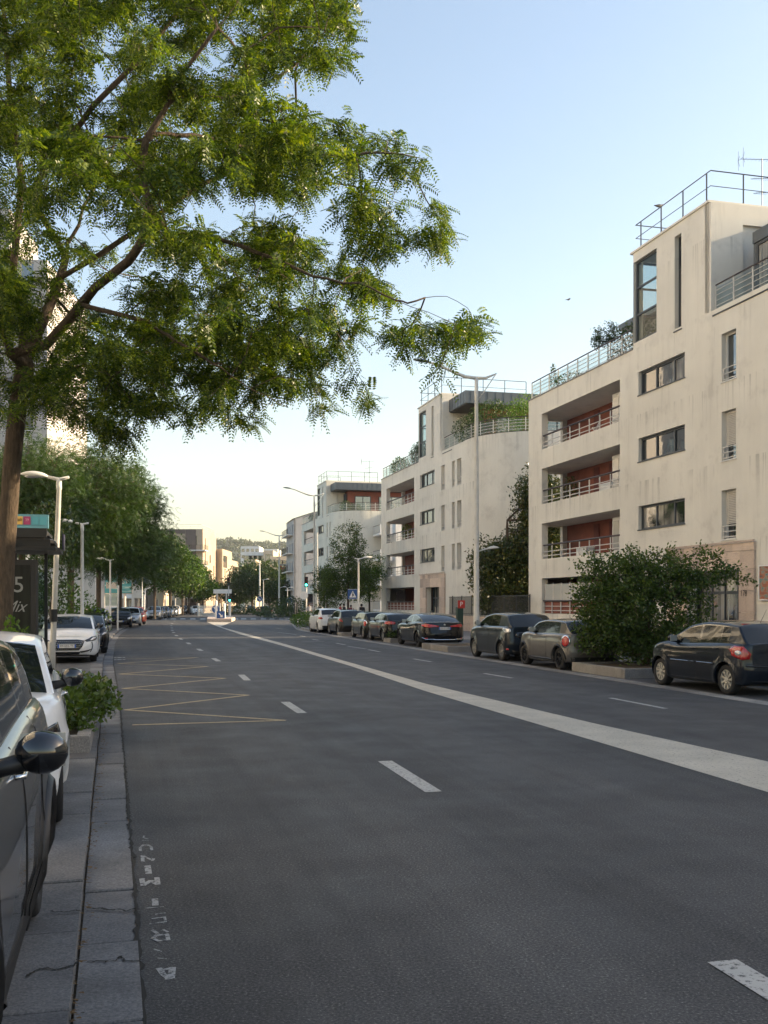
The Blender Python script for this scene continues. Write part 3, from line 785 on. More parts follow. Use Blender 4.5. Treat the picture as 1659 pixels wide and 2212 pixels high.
# framed picture panel beside doorway 178
ap = empty('art_panel', B1.matrix_basis @ Vector((20.45,-.03,1.95)), B1.rotation_euler.z, 'framed panel of orange and teal wavy stripes on the wall beside doorway 178', 'panel')
pm_ = bpy.data.materials.new('striped_print'); pm_.use_nodes = True
_nt = pm_.node_tree; _wv = _nt.nodes.new('ShaderNodeTexWave'); _wv.bands_direction = 'Z'; _wv.inputs['Scale'].default_value = 9; _wv.inputs['Distortion'].default_value = 3
_tc = _nt.nodes.new('ShaderNodeTexCoord'); _nt.links.new(_tc.outputs['Object'], _wv.inputs['Vector'])
_nf = noise(_nt, 3.5, 3, vec=_tc.outputs['Object'], dims=(1,1,3))
_cc = ramp(_nt, _nf, [(.3,(.05,.22,.23)),(.45,(.30,.27,.22)),(.55,(.42,.12,.05)),(.7,(.12,.10,.10))])
_c2 = mix(_nt, _cc, ramp(_nt, _wv.outputs['Fac'], [(.3,(.6,.6,.6)),(.7,(1.3,1.3,1.2))]), 1., 'MULTIPLY')
_nt.links.new(_c2, _nt.nodes['Principled BSDF'].inputs['Base Color'])
MB().box(.04,1.36,-.05,-.03,.04,1.16).build('print', pm_, ap)
fb = MB(); fb.box(0,1.4,-.07,-.0,0,.04); fb.box(0,1.4,-.07,0,1.16,1.2); fb.box(0,.04,-.07,0,.04,1.16); fb.box(1.36,1.4,-.07,0,.04,1.16); fb.build('frame', M['white'], ap)

# unseen neighbour added beyond the right edge to keep the road in shade
shade_block = empty('apartment_building', su(21.9,21.4), -math.pi/2+TA, 'unseen cream block added past the near end of the row to shade the street', 'apartment building')
mb = MB(); ops = [(x, x+1.5, z, z+1.4) for x in range(2, 34, 4) for z in (1.2,4.2,7.2)]
wall_panel(mb, (0,0,0), (1,0,0), (0,1,0), 36, 0, 11.2, ops, .3); mb.box(0,.3,.3,12,0,11.2); mb.box(35.7,36,.3,12,0,11.2); mb.box(0,36,12,12.3,0,11.2); mb.box(.3,35.7,.3,12,11.0,11.15)
mb.build('wall', M['stucco'], shade_block)
for o in ops: window(shade_block, *o, nm=1)

# garden wall and railings between the first two blocks
def wall_run(a, b_, zt, label, name='garden_wall'):
    a = Vector(a); b_ = Vector(b_); d = (b_-a); L = d.length; ang = math.atan2(d.y, d.x)
    e = empty(name, a, ang, label, 'wall'); mb = MB(); n = int(L/1.1)
    for k in range(n):
        x0, x1 = L*k/n, L*(k+1)/n
        mb.box(x0+.005, x1-.005, 0, .25, 0, zt*.5-.004); mb.box(x0+.005-.0, x1-.005, 0, .25, zt*.5+.004, zt)
    mb.build('stonework', M['clad'], e)
    c = MB(); c.box(0, L, -.04, .29, zt+.002, zt+.07); c.build('coping', M['granite_pale'], e)
    return e, L, ang
ge, GL, ga = wall_run(su(50.1,21.1,.13), su(64.2,21.25,.13), .95, 'low stone garden wall between the two nearest cream blocks')
fe = empty('iron_fence', ge.location + Vector((0,0,1.02)), ga, 'black vertical bar fence on the low stone garden wall', 'fence')
fb = MB()
for k in range(int(GL/.11)): fb.box(k*.11, k*.11+.018, .10, .118, 0, 1.15)
fb.build('bars', M['dmetal'], fe)
fb = MB(); fb.box(0, GL, .095, .125, .05, .09); fb.box(0, GL, .095, .125, 1.1, 1.14)
for k in range(int(GL/1.9)+1): fb.box(k*1.9, k*1.9+.05, .08, .13, 0, 1.2)
fb.build('rails', M['dmetal'], fe)
wall_run(su(31.5,19.6,.13), su(49.0,19.8,.13), .80, 'low pink stone wall in front of the ground floor of the nearest cream block')
wall_run(su(64.3,21.35,.13), su(88,21.7,.13), .62, 'low stone wall at the foot of the middle cream block')

def lit_block(name, org, ang, L, D, H, ops, side_ops, label, m, roofh=.35, nm=1, rails=False, glass='glass', th=.25, dm='frame', cat='building', group=None):
    """plain block; local x along its street front (far to near corner), y into the block; the near side wall carries openings too"""
    b = empty(name, (org[0],org[1],0), ang, label, cat, group)
    mb = MB(); wall_panel(mb, (0,0,0), (1,0,0), (0,1,0), L, 0, H, ops, th)
    wall_panel(mb, (L,th,0), (0,1,0), (-1,0,0), D-th, 0, H, side_ops, th)
    mb.box(0, th, th, D, 0, H); mb.box(0, L, D, D+th, 0, H)
    mb.build('wall', M[m], b)
    MB().box(th, L-th, th, D, H-.5, H-.3).build('roof', M['zinc'], b)
    MB().box(th+1.4, L-th-1.4, th+1.4, D-1, .1, H-.6).build('interior', M['black'], b)
    for o in ops: window(b, *o, nm=nm, fm=dm, glass=glass)
    for o in side_ops: window(b, *o, nm=nm, dv=(0,1,0), iv=(-1,0,0), p0=(L,th,0), fm=dm, glass=glass)
    return b
# ---- grey gabled block beyond the third cream one
o4 = at(648, 1304, 168)
b4 = empty('apartment_building', (o4.x-3., 176, 0), -math.pi/2+TA*.8, 'grey block with a blank gable and small dark balconies beyond the cream blocks', 'apartment building')
mb = MB(); ops = [(x, x+1.1, z, z+1.6) for x in (1.5,5.0,8.5) for z in (1.2,4.2,7.2,10.2,13.2)]
wall_panel(mb, (0,0,0), (1,0,0), (0,1,0), 11, 0, 15.6, ops, .3); mb.box(0,.3,.3,14,0,15.6)
mb.add([(11,0,0),(11,14,0),(11,14,18.5),(11,3,16.6),(11,0,15.6)], [(0,1,2,3,4)]); mb.box(0,10.99,14,14.3,0,15.6)
mb.build('wall', M['stucco_g'], b4)
MB().add([(-.2,-.2,15.62),(11.2,-.2,15.62),(11.2,3,16.7),(-.2,3,16.7),(11.2,14,18.6),(-.2,14,18.6)], [(0,1,2,3),(3,2,4,5)]).build('roof', M['zinc'], b4)
for o in ops: window(b4, *o, nm=1)
for z in (4.0,7.0,10.0,13.0):
    q = MB(); q.box(1.0, 9.8, -.95, -.003, z, z+.15)
    bq = q.build('balcony', M['stucco_w'], b4); railing(bq, [(1.0,-.9),(9.8,-.9)], z+.15, pm='dmetal', hm='dmetal', bars=(.2,.4,.6,.8), step=.9)

# ---- big block across the far bend: dark corner with white balconies, sunlit street face
fo = at(438, 1304, 196)
fbk = empty('apartment_building', (fo.x, 196, 0), 0., 'far block with brown corner and white balconies beyond the left row of street trees', 'apartment building')
# near face (towards the camera) runs from x=-16 to 0 at y=0; street face at x=0 runs to y=44
mb = MB()
nops = [(x, x+3.2, z, z+1.7) for x in (1.5, 8.0) for z in (1.0,4.0,7.0,10.0,13.2)] + [(13.9,14.9,13.2,14.9)]
wall_panel(mb, (-16,0,0), (1,0,0), (0,1,0), 16, 0, 16.2, nops, .3)
sops = [(2.2,3.0,1,14.6),(7.5,8.7,4,5.6),(7.5,8.7,7,8.6),(7.5,8.7,10,11.6),(12,13,.6,9.6)]
wall_panel(mb, (0,.3,0), (0,1,0), (-1,0,0), 15, 0, 16.2, sops, .3)
mb.box(-16,-15.7,.3,15,0,16.2); mb.box(-16,0,15.3,15.6,0,16.2)
mb.build('wall', m_stucco('stucco_sunlit', (.46,.38,.29)), fbk)
for o in nops: window(fbk, *o, nm=1, p0=(-16,0,0))
for o in sops: window(fbk, *o, nm=0, dv=(0,1,0), iv=(-1,0,0), p0=(0,.3,0))
br = MB()
for z in (2.9,5.9,8.9,11.9,14.9): br.box(-15.9, -3.4, -.10, -.004, z+.4, z+1.2 if z > 14 else z+.8)
br.box(-3.3,-1.3,-.12,-.004,.3,16.1); br.build('brown_panel', mat('brown_render', (.15,.12,.105), .8, var=.15), fbk)
for z in (3.0,6.1,9.1,12.1):
    q = MB(); q.box(-15.5,.7,-1.3,-.13,z-.15,z+.05); q.box(-15.5,-6,-1.3,-1.2,z+.05,z+1.05); q.box(.02,.7,-.13,2.0,z-.15,z+.05)
    bq = q.build('balcony', M['stucco_w'], fbk); railing(bq, [(-6,-1.25),(.65,-1.25),(.65,2.0)], z+.05, pm='dmetal', hm='dmetal', bars=(.15,.3,.45,.6,.75), step=.8)
# stepped sunlit wing with its open concrete frame
wg = MB()
wall_panel(wg, (1.4,15,0), (0,1,0), (-1,0,0), 13, 0, 13.2, [(1.0,6.5,9.4,11.9),(8.5,9.6,1,9),(3,4,1,9)], .4)
wall_panel(wg, (1.4,28,0), (0,1,0), (-1,0,0), 10, 0, 11.4, [(1.0,8.8,6.2,10.2)], .4)
wg.box(-10,1.0,15.62,16,0,13.2); wg.box(-10,1.0,37.6,38,0,11.4); wg.box(-10,-9.6,16,37.6,0,11.4); wg.box(-9.6,-3,16,30,12.9,15.8)
wg.build('wing', bpy.data.materials['stucco_sunlit'], fbk)
wi = MB(); wi.box(-3,-2.8,16,37,0,12.8); wi.box(-2.8,.98,16.1,37.5,9.1,9.3); wi.build('wing_core', M['stucco_w'], fbk)
for o in ((8.5,9.6,1,9),(3,4,1,9)): window(fbk, *o, nm=0, dv=(0,1,0), iv=(-1,0,0), p0=(1.4,15,0))
railing(fbk, [(-15,.4),(-.3,.4),(-.3,14)], 16.2, pm='rail', hm='rail', bars=(.5,), step=1.6, name='roof_railing')
railing(fbk, [(-2,16.3),(1.1,16.3),(1.1,28)], 13.2, pm='dmetal', hm='dmetal', bars=(.3,.6), step=1.2, name='roof_railing')

# ---- low sunlit offices behind the dark trees, and glimpsed blocks on the slope
def far_box(x0, x1, yt, Y, D, label, m, rows, cols, wz=(1.0,), ang=0., wh=1.4, ww=1.4, cat='building', name='office_building'):
    a = at(x0, yt, Y); c = at(x1, yt, Y); H = a.z; L = c.x - a.x
    ops = [(L*(i+.5)/cols-ww/2, L*(i+.5)/cols+ww/2, H-1.2-wh-r*3., H-1.2-r*3.) for i in range(cols) for r in range(rows)]
    return lit_block(name, (a.x, Y), ang, L, D, H, ops, [], label, m, nm=0, cat=cat)
far_box(530, 572, 1192, 330, 26, 'pale flat-roofed office with a row of small square windows under the hill', 'stucco_w', 1, 4, wh=2.4, ww=2.6)
far_box(569, 590, 1189, 322, 24, 'tall beige roof block rising over the low offices', 'ochre', 1, 1, wh=2.0, ww=2)
far_box(584, 628, 1202, 312, 20, 'sunlit beige office wing with slanted fins, right of the pale office', 'ochre', 2, 5, wh=2.2, ww=1.6)
far_box(528, 552, 1208, 290, 14, 'small sunlit ochre house above the dark trees', 'ochre', 1, 3)
far_box(520, 560, 1180, 480, 16, 'white villa with a grey roof low on the wooded hill', 'stucco_w', 2, 4, name='house', cat='house')
far_box(548, 600, 1186, 520, 16, 'long white house half way up the wooded hill', 'stucco_w', 2, 5, name='house', cat='house')
far_box(626, 650, 1188, 460, 16, 'white block at the right foot of the wooded hill', 'stucco_w', 3, 3, name='house', cat='house')
# red and glass block at the bend
rg_a = at(612, 1219, 235); rg = empty('glass_building', (rg_a.x, 235, 0), 0., 'glazed block with a red cornice at the far bend of the street', 'building')
Lr = at(662,1219,235).x - rg_a.x; Hr = rg_a.z
q = MB(); q.box(0,Lr,0,12,0,Hr-6.2); q.box(.4,Lr,.5,12,Hr-6.2,Hr-1.4); q.build('wall', M['stucco_g'], rg)
MB().box(-1,Lr,-.8,12.5,Hr-1.4,Hr-.4).build('cornice', mat('red_panel', (.30,.03,.02), .5), rg)
MB().box(-1.2,Lr,-1,12.8,Hr-.4,Hr).build('roof', M['zinc'], rg)
q = MB()
for k in range(9): q.box(.5+k*(Lr-.8)/8, .62+k*(Lr-.8)/8, .40, .497, Hr-6.2, Hr-1.4)
q.box(.4, Lr, .38, .49, Hr-3.9, Hr-3.7); gw = q.build('window', M['framew'], rg)
q = MB(); q.quad((.4,.47,Hr-6.2),(Lr,.47,Hr-6.2),(Lr,.47,Hr-1.4),(.4,.47,Hr-1.4)); q.build('pane', M['glass'], gw)

# ---- left side: office out of view, tall block behind the big tree, white wall, villas
of = empty('office_tower', su(4,-11), math.pi/2+TA, 'unseen tall pale office added beyond the left edge for reflections and warm bounce light', 'office building')  # never in view; added so windows reflect it and it bounces warm light
# local x runs forward along the street, y away from the street
mb = MB(); ops = []
for fl in range(9):
    for k in range(12): ops.append((k*5.2+1.0, k*5.2+4.6, fl*3.2+1.0, fl*3.2+3.0))
wall_panel(mb, (0,0,0), (1,0,0), (0,1,0), 63, 0, 30, ops, .35)
fops = [(k*4.+1.0, k*4.+3.4, fl*3.2+1.0, fl*3.2+3.0) for fl in range(9) for k in range(3)]
mb.box(0,.35,.35,14,0,30); mb.box(0,63,14,14.4,0,30); mb.box(62.6,63,.35,14,0,30)
mb.build('wall', M['stucco_w'], of)
MB().box(.35,62.6,.35,14,29.4,29.6).build('roof', M['zinc'], of)
for fl in range(9):
    q = MB(); q.quad((.5,.3,fl*3.2+1.0),(62.5,.3,fl*3.2+1.0),(62.5,.3,fl*3.2+3.0),(.5,.3,fl*3.2+3.0)); pb = q.build('window_band', M['glass'], of)
    q = MB()
    for k in range(12):
        for j in (1,2): q.box(k*5.2+1.0+j*1.2-.04, k*5.2+1.0+j*1.2+.04, .2, .28, fl*3.2+1.0, fl*3.2+3.0)
    q.build('mullion', M['framew'], pb)
q = MB()
for k in range(13): q.box(k*5.2-.1 if k else .01, k*5.2+.35, -.5, -.004, .3, 30.2)
q.build('fin', M['stucco_w'], of)
# tall pale block glimpsed through the big tree
ta_ = at(-90,1304,80); tb1 = at(98,1304,80); Lt = tb1.x-ta_.x
ops = [(k*1.5+.25, k*1.5+1.3, fl*2.9+1.0, fl*2.9+2.7) for fl in range(10) for k in range(int(Lt/1.5))]
tbk = lit_block('office_tower', (ta_.x, 80), R(4), Lt, 14, 29.0, ops, [], 'tall pale building with rows of glass seen through the big tree at the left edge', 'stucco_g', nm=0, cat='office building', dm='framew')
MB().box(0,Lt*.55,.5,9,30.02,33.2).build('upper_storey', M['stucco_g'], tbk)
# white blank wall building behind the second lamp
wb = empty('low_building', su(63,-12.5), -math.pi/2+TA, 'white low building with a blank side behind the left row of trees', 'building')
q = MB(); q.box(0,26,0,-.3,0,.01); q = MB()
wall_panel(q, (0,0,0), (0,1,0), (1,0,0), 1, 0, 5.4, [], .3)
lw_o = at(152, 1304, 78); lw_e = at(206, 1304, 78)
bpy.data.objects.remove(wb)
wb = empty('low_building', (lw_o.x-6, 78, 0), 0., 'white low building with a blank wall behind the left row of trees', 'building')
Lw = lw_e.x - lw_o.x + 6
q = MB(); wall_panel(q, (0,0,0), (1,0,0), (0,1,0), Lw, 0, 5.0, [(.8,2.6,1.2,3.2)], .3); wall_panel(q, (Lw,.3,0), (0,1,0), (-1,0,0), 2.0, 0, 5.0, [], .3)
q.box(0,.3,.3,2.3,0,5.0); q.box(0,Lw,2.3,2.6,0,5.0); q.build('wall', M['stucco_w'], wb); window(wb, .8,2.6,1.2,3.2, nm=1)
q = MB(); q.add([(-.2,-.3,5.02),(Lw+.2,-.3,5.02),(Lw+.2,2.9,5.02),(-.2,2.9,5.02),(0,1.3,5.8),(Lw,1.3,5.8)], [(0,1,5,4),(2,3,4,5),(1,2,5),(3,0,4),(3,2,1,0)]); q.build('roof', M['stucco_w'], wb)
# villas with tall windows
def villa(x0, x1, yt, Y, label, m='ochre'):
    a = at(x0, yt, Y); c = at(x1, yt, Y); L = c.x-a.x; H = a.z; n = max(1, int(L/2.4))
    ops = [(L*(i+.5)/n-.45, L*(i+.5)/n+.45, z, z+1.5) for i in range(n) for z in ([1.0] if H < 5 else [1.0, 4.0]) if z+1.8 < H]
    so = [(y, y+1.0, z, z+1.5) for y in (2.,5.,8.) for z in ([1.0] if H < 5 else [1.0,4.0]) if z+1.8 < H]
    v = lit_block('house', (a.x, Y), R(8), L, 11, H, ops, so, label, m, nm=1, dm='framew', cat='house')
    MB().add([(-.3,-.3,H),(L+.3,-.3,H),(L+.3,11.4,H),(-.3,11.4,H),(L*.25,5.5,H+1.6),(L*.75,5.5,H+1.6)], [(0,1,5,4),(1,2,5),(2,3,4,5),(3,0,4),(3,2,1,0)]).build('hip_roof', M['zinc'], v)
villa(284, 312, 1262, 118, 'small white villa with a doorway behind the kerbside lamps', 'stucco_w')
villa(318, 352, 1256, 150, 'cream villa with tall windows behind the line of parked cars')
villa(360, 392, 1262, 182, 'sunlit beige villa between street trees on the far left', 'ochre')
villa(395, 428, 1270, 214, 'low dark-fronted villa at the far left end of the street', 'stucco_g')
# white gate wall beside the far junction
gw_ = empty('gate_wall', at(430,1304,150).xy.to_3d(), 0., 'white picket gate and wall at the far junction', 'fence')
q = MB()
for k in range(26): q.box(k*.11, k*.11+.05, 0, .03, 0, 1.6)
q.box(0,2.9,.035,.06,.3,.38); q.box(0,2.9,.035,.06,1.3,1.38); q.box(-.25,-.02,-.05,.2,0,1.9); q.box(2.92,3.15,-.05,.2,0,1.9); q.build('pickets', M['white'], gw_)

# ---- wooded hill on the skyline
def hill(label=None):
    nx, ny = 150, 34; V = []; F = []
    for j in range(ny):
        for i in range(nx):
            x = -1500 + 1900*i/(nx-1); y = 900 + 1500*j/(ny-1)
            t = j/(ny-1); prof = math.exp(-((x+330)/560)**2)*.85 + math.exp(-((x+1000)/500)**2)*.55 + .18
            z = 100*prof*math.sin(math.pi*min(1, t*1.25)*.62)**1.2
            V.append((x, y, z - 3))
    for j in range(ny-1):
        for i in range(nx-1): F.append((j*nx+i, j*nx+i+1, (j+1)*nx+i+1, (j+1)*nx+i))
    V = np.array(V); h = np_mesh('hill', V, np.array(F), mat('hill_ground', (.04,.06,.025), .9, var=.3, vscale=.02), smooth=True)
    tag(h, kind='structure'); return V.reshape(ny, nx, 3)
HV = hill()
# crowns of the far wood: lumpy masses of leaf-sized faces
def wood():
    P = []; r = np.random.default_rng(3)
    n = 5200
    jj = r.random(n)*(HV.shape[0]-1.01)*.9; ii = r.random(n)*(HV.shape[1]-1.01)
    j0 = jj.astype(int); i0 = ii.astype(int); fj = (jj-j0)[:,None]; fi = (ii-i0)[:,None]
    c = (HV[j0,i0]*(1-fj)*(1-fi) + HV[j0+1,i0]*fj*(1-fi) + HV[j0,i0+1]*(1-fj)*fi + HV[j0+1,i0+1]*fj*fi)
    keep = np.abs(c[:,0]/c[:,1]*2200 + 829.5 - 560) < 260; c = c[keep]; n = len(c)
    rad = r.uniform(4, 9.5, n); k = 60
    d = r.normal(size=(n, k, 3)); d /= np.linalg.norm(d, axis=2, keepdims=True); d[:,:,2] = np.abs(d[:,:,2])*1.0
    q = c[:,None,:] + d*rad[:,None,None]*r.uniform(.75,1.08,(n,k,1)) ; q[:,:,2] += rad[:,None]*.45
    q = q.reshape(-1,3); s = r.uniform(.9, 2.3, len(q))[:,None]
    u = r.normal(size=q.shape); u /= np.linalg.norm(u,axis=1,keepdims=True); v = np.cross(u, r.normal(size=q.shape)); v /= np.linalg.norm(v,axis=1,keepdims=True)
    V = np.stack([q-u*s, q-v*s*.7, q+u*s, q+v*s*.7], 1).reshape(-1,3); F = np.arange(len(V)).reshape(-1,4)
    return np_mesh('far_wood', V, F, m_leaf('leaf_far', (.025,.045,.015), (.04,.065,.02), (.06,.09,.025), .2))
tag(wood(), 'wooded hillside on the skyline at the end of the street', 'wood', kind='stuff')
# ================================================================== trees and plants
def unit(a): return a/np.maximum(1e-9, np.linalg.norm(a, axis=-1, keepdims=True))
def pinnate(P, D, L, r, pairs=8, lw=.30, ll=.30, droop=.35):
    """compound leaves: P base, D direction, L length; returns verts, quads"""
    n = len(P); D = unit(D)
    S = unit(np.cross(D, unit(r.normal(size=(n,3))*.55 + np.array([0,0,1.]))))
    N = np.cross(S, D)
    out = []
    for i in range(pairs):
        t = (i+.8)/pairs
        base = P + D*(L*t)[:,None] + np.array([0,0,-1.])*(droop*L*t*t)[:,None]
        l = (L*ll*(1-.45*abs(t-.45)))[:,None]
        for sg in (-1, 1):
            tipd = unit(S*sg*.86 + D*.42 + N*r.uniform(-.25,.12,(n,1)) + np.array([0,0,-.22]))
            wv = unit(np.cross(tipd, N + S*r.uniform(-.5,.5,(n,1))))
            a = base; c = base + tipd*l; m = base + tipd*l*.48
            out.append(np.stack([a, m - wv*l*lw*.5, c, m + wv*l*lw*.5], 1))
    V = np.stack(out, 1).reshape(-1,3)
    return V
def simple_leaves(P, D, L, r, w=.5, cup=.0):
    n = len(P); D = unit(D); S = unit(np.cross(D, r.normal(size=(n,3)))); L = L[:,None]
    return np.stack([P, P + D*L*.5 - S*L*w*.5, P + D*L, P + D*L*.5 + S*L*w*.5], 1).reshape(-1,3)

def grow(seeds, A, bf=.25, step=.3):
    """seeds: list of (points, parent_index_of_first or None); attach every attractor to the nearest branch"""
    nodes = []; par = []; plen = []
    for pts, pi in seeds:
        pts = [np.array(p, float) for p in pts]; last = pi
        if pi is not None: cur = nodes[pi]
        else: cur = pts[0]; nodes.append(cur); par.append(-1); plen.append(0.); last = 0; pts = pts[1:]
        for p in pts:
            d = np.linalg.norm(p-cur); k = max(1, int(d/step))
            for j in range(1, k+1):
                nodes.append(cur + (p-cur)*j/k); par.append(last); plen.append(plen[last]*.5 + d/k); last = len(nodes)-1
            cur = p
    ns = len(nodes)
    nodes = nodes + [None]*len(A); par = par + [0]*len(A)
    N0 = np.array(nodes[:ns]); pl0 = np.array(plen)
    cost = np.full(len(A), 1e9); src = np.zeros(len(A), int); pl = np.zeros(len(A))
    for i in range(ns):
        c = np.linalg.norm(A-N0[i], axis=1) + bf*pl0[i]; m = c < cost; cost[m] = c[m]; src[m] = i; 
    done = np.zeros(len(A), bool); idx = {}
    plA = np.zeros(len(A)); cnt = ns
    srcp = pl0[src]
    for _ in range(len(A)):
        i = int(np.argmin(np.where(done, 1e9, cost))); done[i] = True
        nodes[cnt] = A[i]; par[cnt] = int(src[i])
        plA[i] = srcp[i] + np.linalg.norm(A[i]-nodes[src[i]])
        c = np.linalg.norm(A-A[i], axis=1) + bf*plA[i]; m = (c < cost) & ~done
        cost[m] = c[m]; src[m] = cnt; srcp[m] = plA[i]; cnt += 1
    return np.array(nodes), np.array(par), ns
def branch_mesh(name, nodes, par, ns, r_tip, r_base, parent, m, trunk_r=None, expo=2.35, sides=6, wob=.03, seed=1, thin=1.0):
    r = np.random.default_rng(seed); n = len(nodes); area = np.zeros(n); child = np.zeros(n, int)
    for i in range(n-1, 0, -1):
        if child[i] == 0: area[i] = max(area[i], r_tip**expo)
        area[par[i]] += area[i]; child[par[i]] += 1
    rad = area**(1/expo); k = r_base/rad[0]; q_ = np.clip((rad-r_tip)/(rad[0]-r_tip), 0, 1); rad = r_tip + (r_base-r_tip)*q_**thin
    mb = MB(); kids = [[] for _ in range(n)]
    for i in range(1, n): kids[par[i]].append(i)
    stack = [(0, None)]
    while stack:
        i, frm = stack.pop(); pts = []; rr = []
        if frm is not None: pts.append(nodes[frm]); rr.append(min(rad[frm], rad[i]*1.15))
        cur = i
        while True:
            if pts and np.linalg.norm(nodes[cur]-pts[-1]) > .012:
                if len(pts) and rad[cur] < .03:
                    d = np.linalg.norm(nodes[cur]-pts[-1]); mid = (pts[-1]+nodes[cur])/2 + r.normal(size=3)*d*wob*1.6; mid[2] += d*.03; pts.append(mid); rr.append((rr[-1]+rad[cur])/2)
                pts.append(nodes[cur]); rr.append(rad[cur])
            elif not pts: pts.append(nodes[cur]); rr.append(rad[cur])
            ch = sorted(kids[cur], key=lambda c: -rad[c])
            if not ch: break
            for c in ch[1:]: stack.append((c, cur))
            cur = ch[0]
        if len(pts) > 1:
            big = max(rr); mb.tube(pts, rr, sides+4 if big > .06 else (sides if big > .03 else (4 if big > .009 else 3)), cap=False)
    o = mb.build(name, m, parent, smooth=True); return rad, o

def in_poly(x, y, poly):
    c = np.zeros(len(x), bool); n = len(poly); j = n-1
    for i in range(n):
        xi, yi = poly[i]; xj, yj = poly[j]
        t = ((yi > y) != (yj > y)) & (x < (xj-xi)*(y-yi)/(yj-yi+1e-12)+xi); c ^= t; j = i
    return c

# ---- the big tree on the left
def big_tree():
    r = np.random.default_rng(11); Y0 = 15.
    base = su(16.05, -1.75, .1)
    e = empty('street_tree', base, 0, 'big feathery-leaved tree filling the upper left, its trunk before the bus shelter', 'tree')
    Wp = lambda x, y, Y: np.array(at(x, y, Y)) - np.array(base)
    trunk = [(0,0,0), Wp(8,1330,15.05), Wp(14,1180,15.05), Wp(26,1000,15.), Wp(38,880,15.), Wp(55,790,15.)]
    def limb(*p): return [Wp(*q) for q in p]
    seeds = [(trunk, None)]
    nodes, par = [], []
    def nearest(pt):
        # find index of nearest existing node by replaying seeds
        nn, pp, ns = grow(seeds, np.zeros((0,3)), step=.3)
        return int(np.argmin(np.linalg.norm(nn[:ns]-pt, axis=1)))
    L = [
     [(22,765,14.6),(5,717,14.2),(-40,640,13.6),(-90,500,13.2),(-130,330,13)],
     [(48,720,15.4),(22,640,15.8),(48,395,16.2),(37,330,16.4),(22,220,16.6),(15,110,16.8),(2,-40,17)],
     [(75,735,15.1),(99,681,15.2),(130,600,15.6),(157,509,16),(190,432,16.3),(240,330,17),(280,190,17.5),(250,110,18),(190,30,18.5)],
     [(100,745,14.7),(146,695,14.4),(205,622,13.9),(278,564,13.4),(304,527,13.2),(322,450,13.1),(304,366,13.),(315,304,12.9),(360,230,12.8),(403,146,12.7),(470,60,12.5),(512,7,12.4),(560,-80,12.3)],
     [(366,505,13.2),(439,509,13.1),(523,532,13.),(614,568,12.9),(676,597,12.8),(742,612,12.7),(804,623,12.6),(856,649,12.5),(925,674,12.5),(985,700,12.4)],
     [(880,655,12.4),(918,643,12.5),(965,640,12.6),(1010,665,12.7)],
     [(200,560,15),(290,500,15.2),(375,440,15.4),(430,400,15.6),(486,378,15.8),(592,378,16),(706,392,16.2),(797,407,16.3),(900,450,16.5)],
     [(430,330,15.8),(480,290,16),(560,250,16.2),(640,230,16.3),(720,260,16.4)],
     [(330,290,13.2),(440,296,13.6),(560,330,13.9),(700,340,14.),(830,330,14.1),(900,340,14.2)],
     [(240,590,16.5),(330,600,17.5),(450,640,18),(560,690,18.3),(660,760,18.5)],
     [(180,660,14.0),(300,690,13.3),(420,760,12.9),(540,840,12.6),(620,880,12.5)],
     [(160,690,15.5),(260,740,16.3),(380,800,16.8),(480,850,17),(540,910,17.1)],
     [(520,120,12.8),(600,60,13.),(690,60,13.1),(750,90,13.1)],
     [(380,210,13.),(470,210,13.5),(560,190,14),(640,140,14.2)],
     [(60,420,15),(130,330,15),(200,230,14.8),(300,130,14.6),(380,30,14.4)],
    ]
    for l in L:
        pts = limb(*l); i = nearest(pts[0]); seeds.append((pts, i))
    # volume of foliage: outline pieces with their own depths
    main = [(-500,-420),(720,-420),(745,-60),(765,60),(758,150),(735,185),(715,130),(690,150),(650,120),(600,165),(640,230),(700,205),(735,235),(790,290),(850,262),(905,300),(938,360),(965,430),(972,500),(950,575),(925,590),(900,560),(870,500),(835,530),(850,580),(815,575),(780,520),(720,470),(695,500),(735,560),(790,585),(850,620),(880,690),(940,640),(990,630),(1045,655),(1052,715),(1040,775),(1012,800),(985,740),(940,770),(950,840),(925,850),(910,770),(870,790),(855,770),(800,700),(760,760),(740,780),(795,800),(805,870),(780,895),(745,850),(700,830),(730,920),(700,925),(640,890),(600,880),(560,905),(548,955),(515,930),(470,900),(400,925),(360,880),(310,900),(295,955),(240,965),(150,940),(60,915),(10,900),(-120,880),(-300,760),(-500,500)]
    gaps = [(155,480,62,55),(235,440,40,45),(245,505,60,40),(455,420,42,30),(480,470,60,28),(250,60,45,28),(455,120,45,50),(500,60,40,45),(560,420,50,20),(700,420,30,30),(330,600,26,15),(110,640,60,26),(640,470,45,22),(400,560,40,16),(880,470,14,25),(75,560,45,45),(110,720,40,25),(20,420,30,60),(600,620,40,18)]
    gates = r.random((60000, 3)); x = -500 + gates[:,0]*1560; y = -420 + gates[:,1]*1390
    k = in_poly(x, y, main)
    for gx, gy, rx, ry in gaps: k &= ~((((x-gx)/rx)**2 + ((y-gy)/ry)**2 < 1) & (gates[:,2] < .93))
    # plates of foliage: clumped noise in 2D keeps some places thin
    cl = np.sin(x*.021+1.3)*np.cos(y*.027+x*.006) + .6*np.sin(x*.047-y*.051+2.) + .5*np.sin(y*.083+x*.019)
    k &= (cl > -.75) | (r.random(len(x)) < .25)
    off_ = (x < -60) | (y < -60); k &= (~off_) | (r.random(len(x)) < .3)
    x, y = x[k], y[k]
    # sprays: flat, outward-drooping clumps of twigs spread through the crown's depth
    dist = np.hypot((x-200)/850, (y-350)/650); th = np.clip(1.15-dist, .22, 1.)*4.3
    Yc = 14.8 - np.clip((x-100)/900,0,1)*.6; Yc = np.where(y > 640, Yc-.3, Yc)
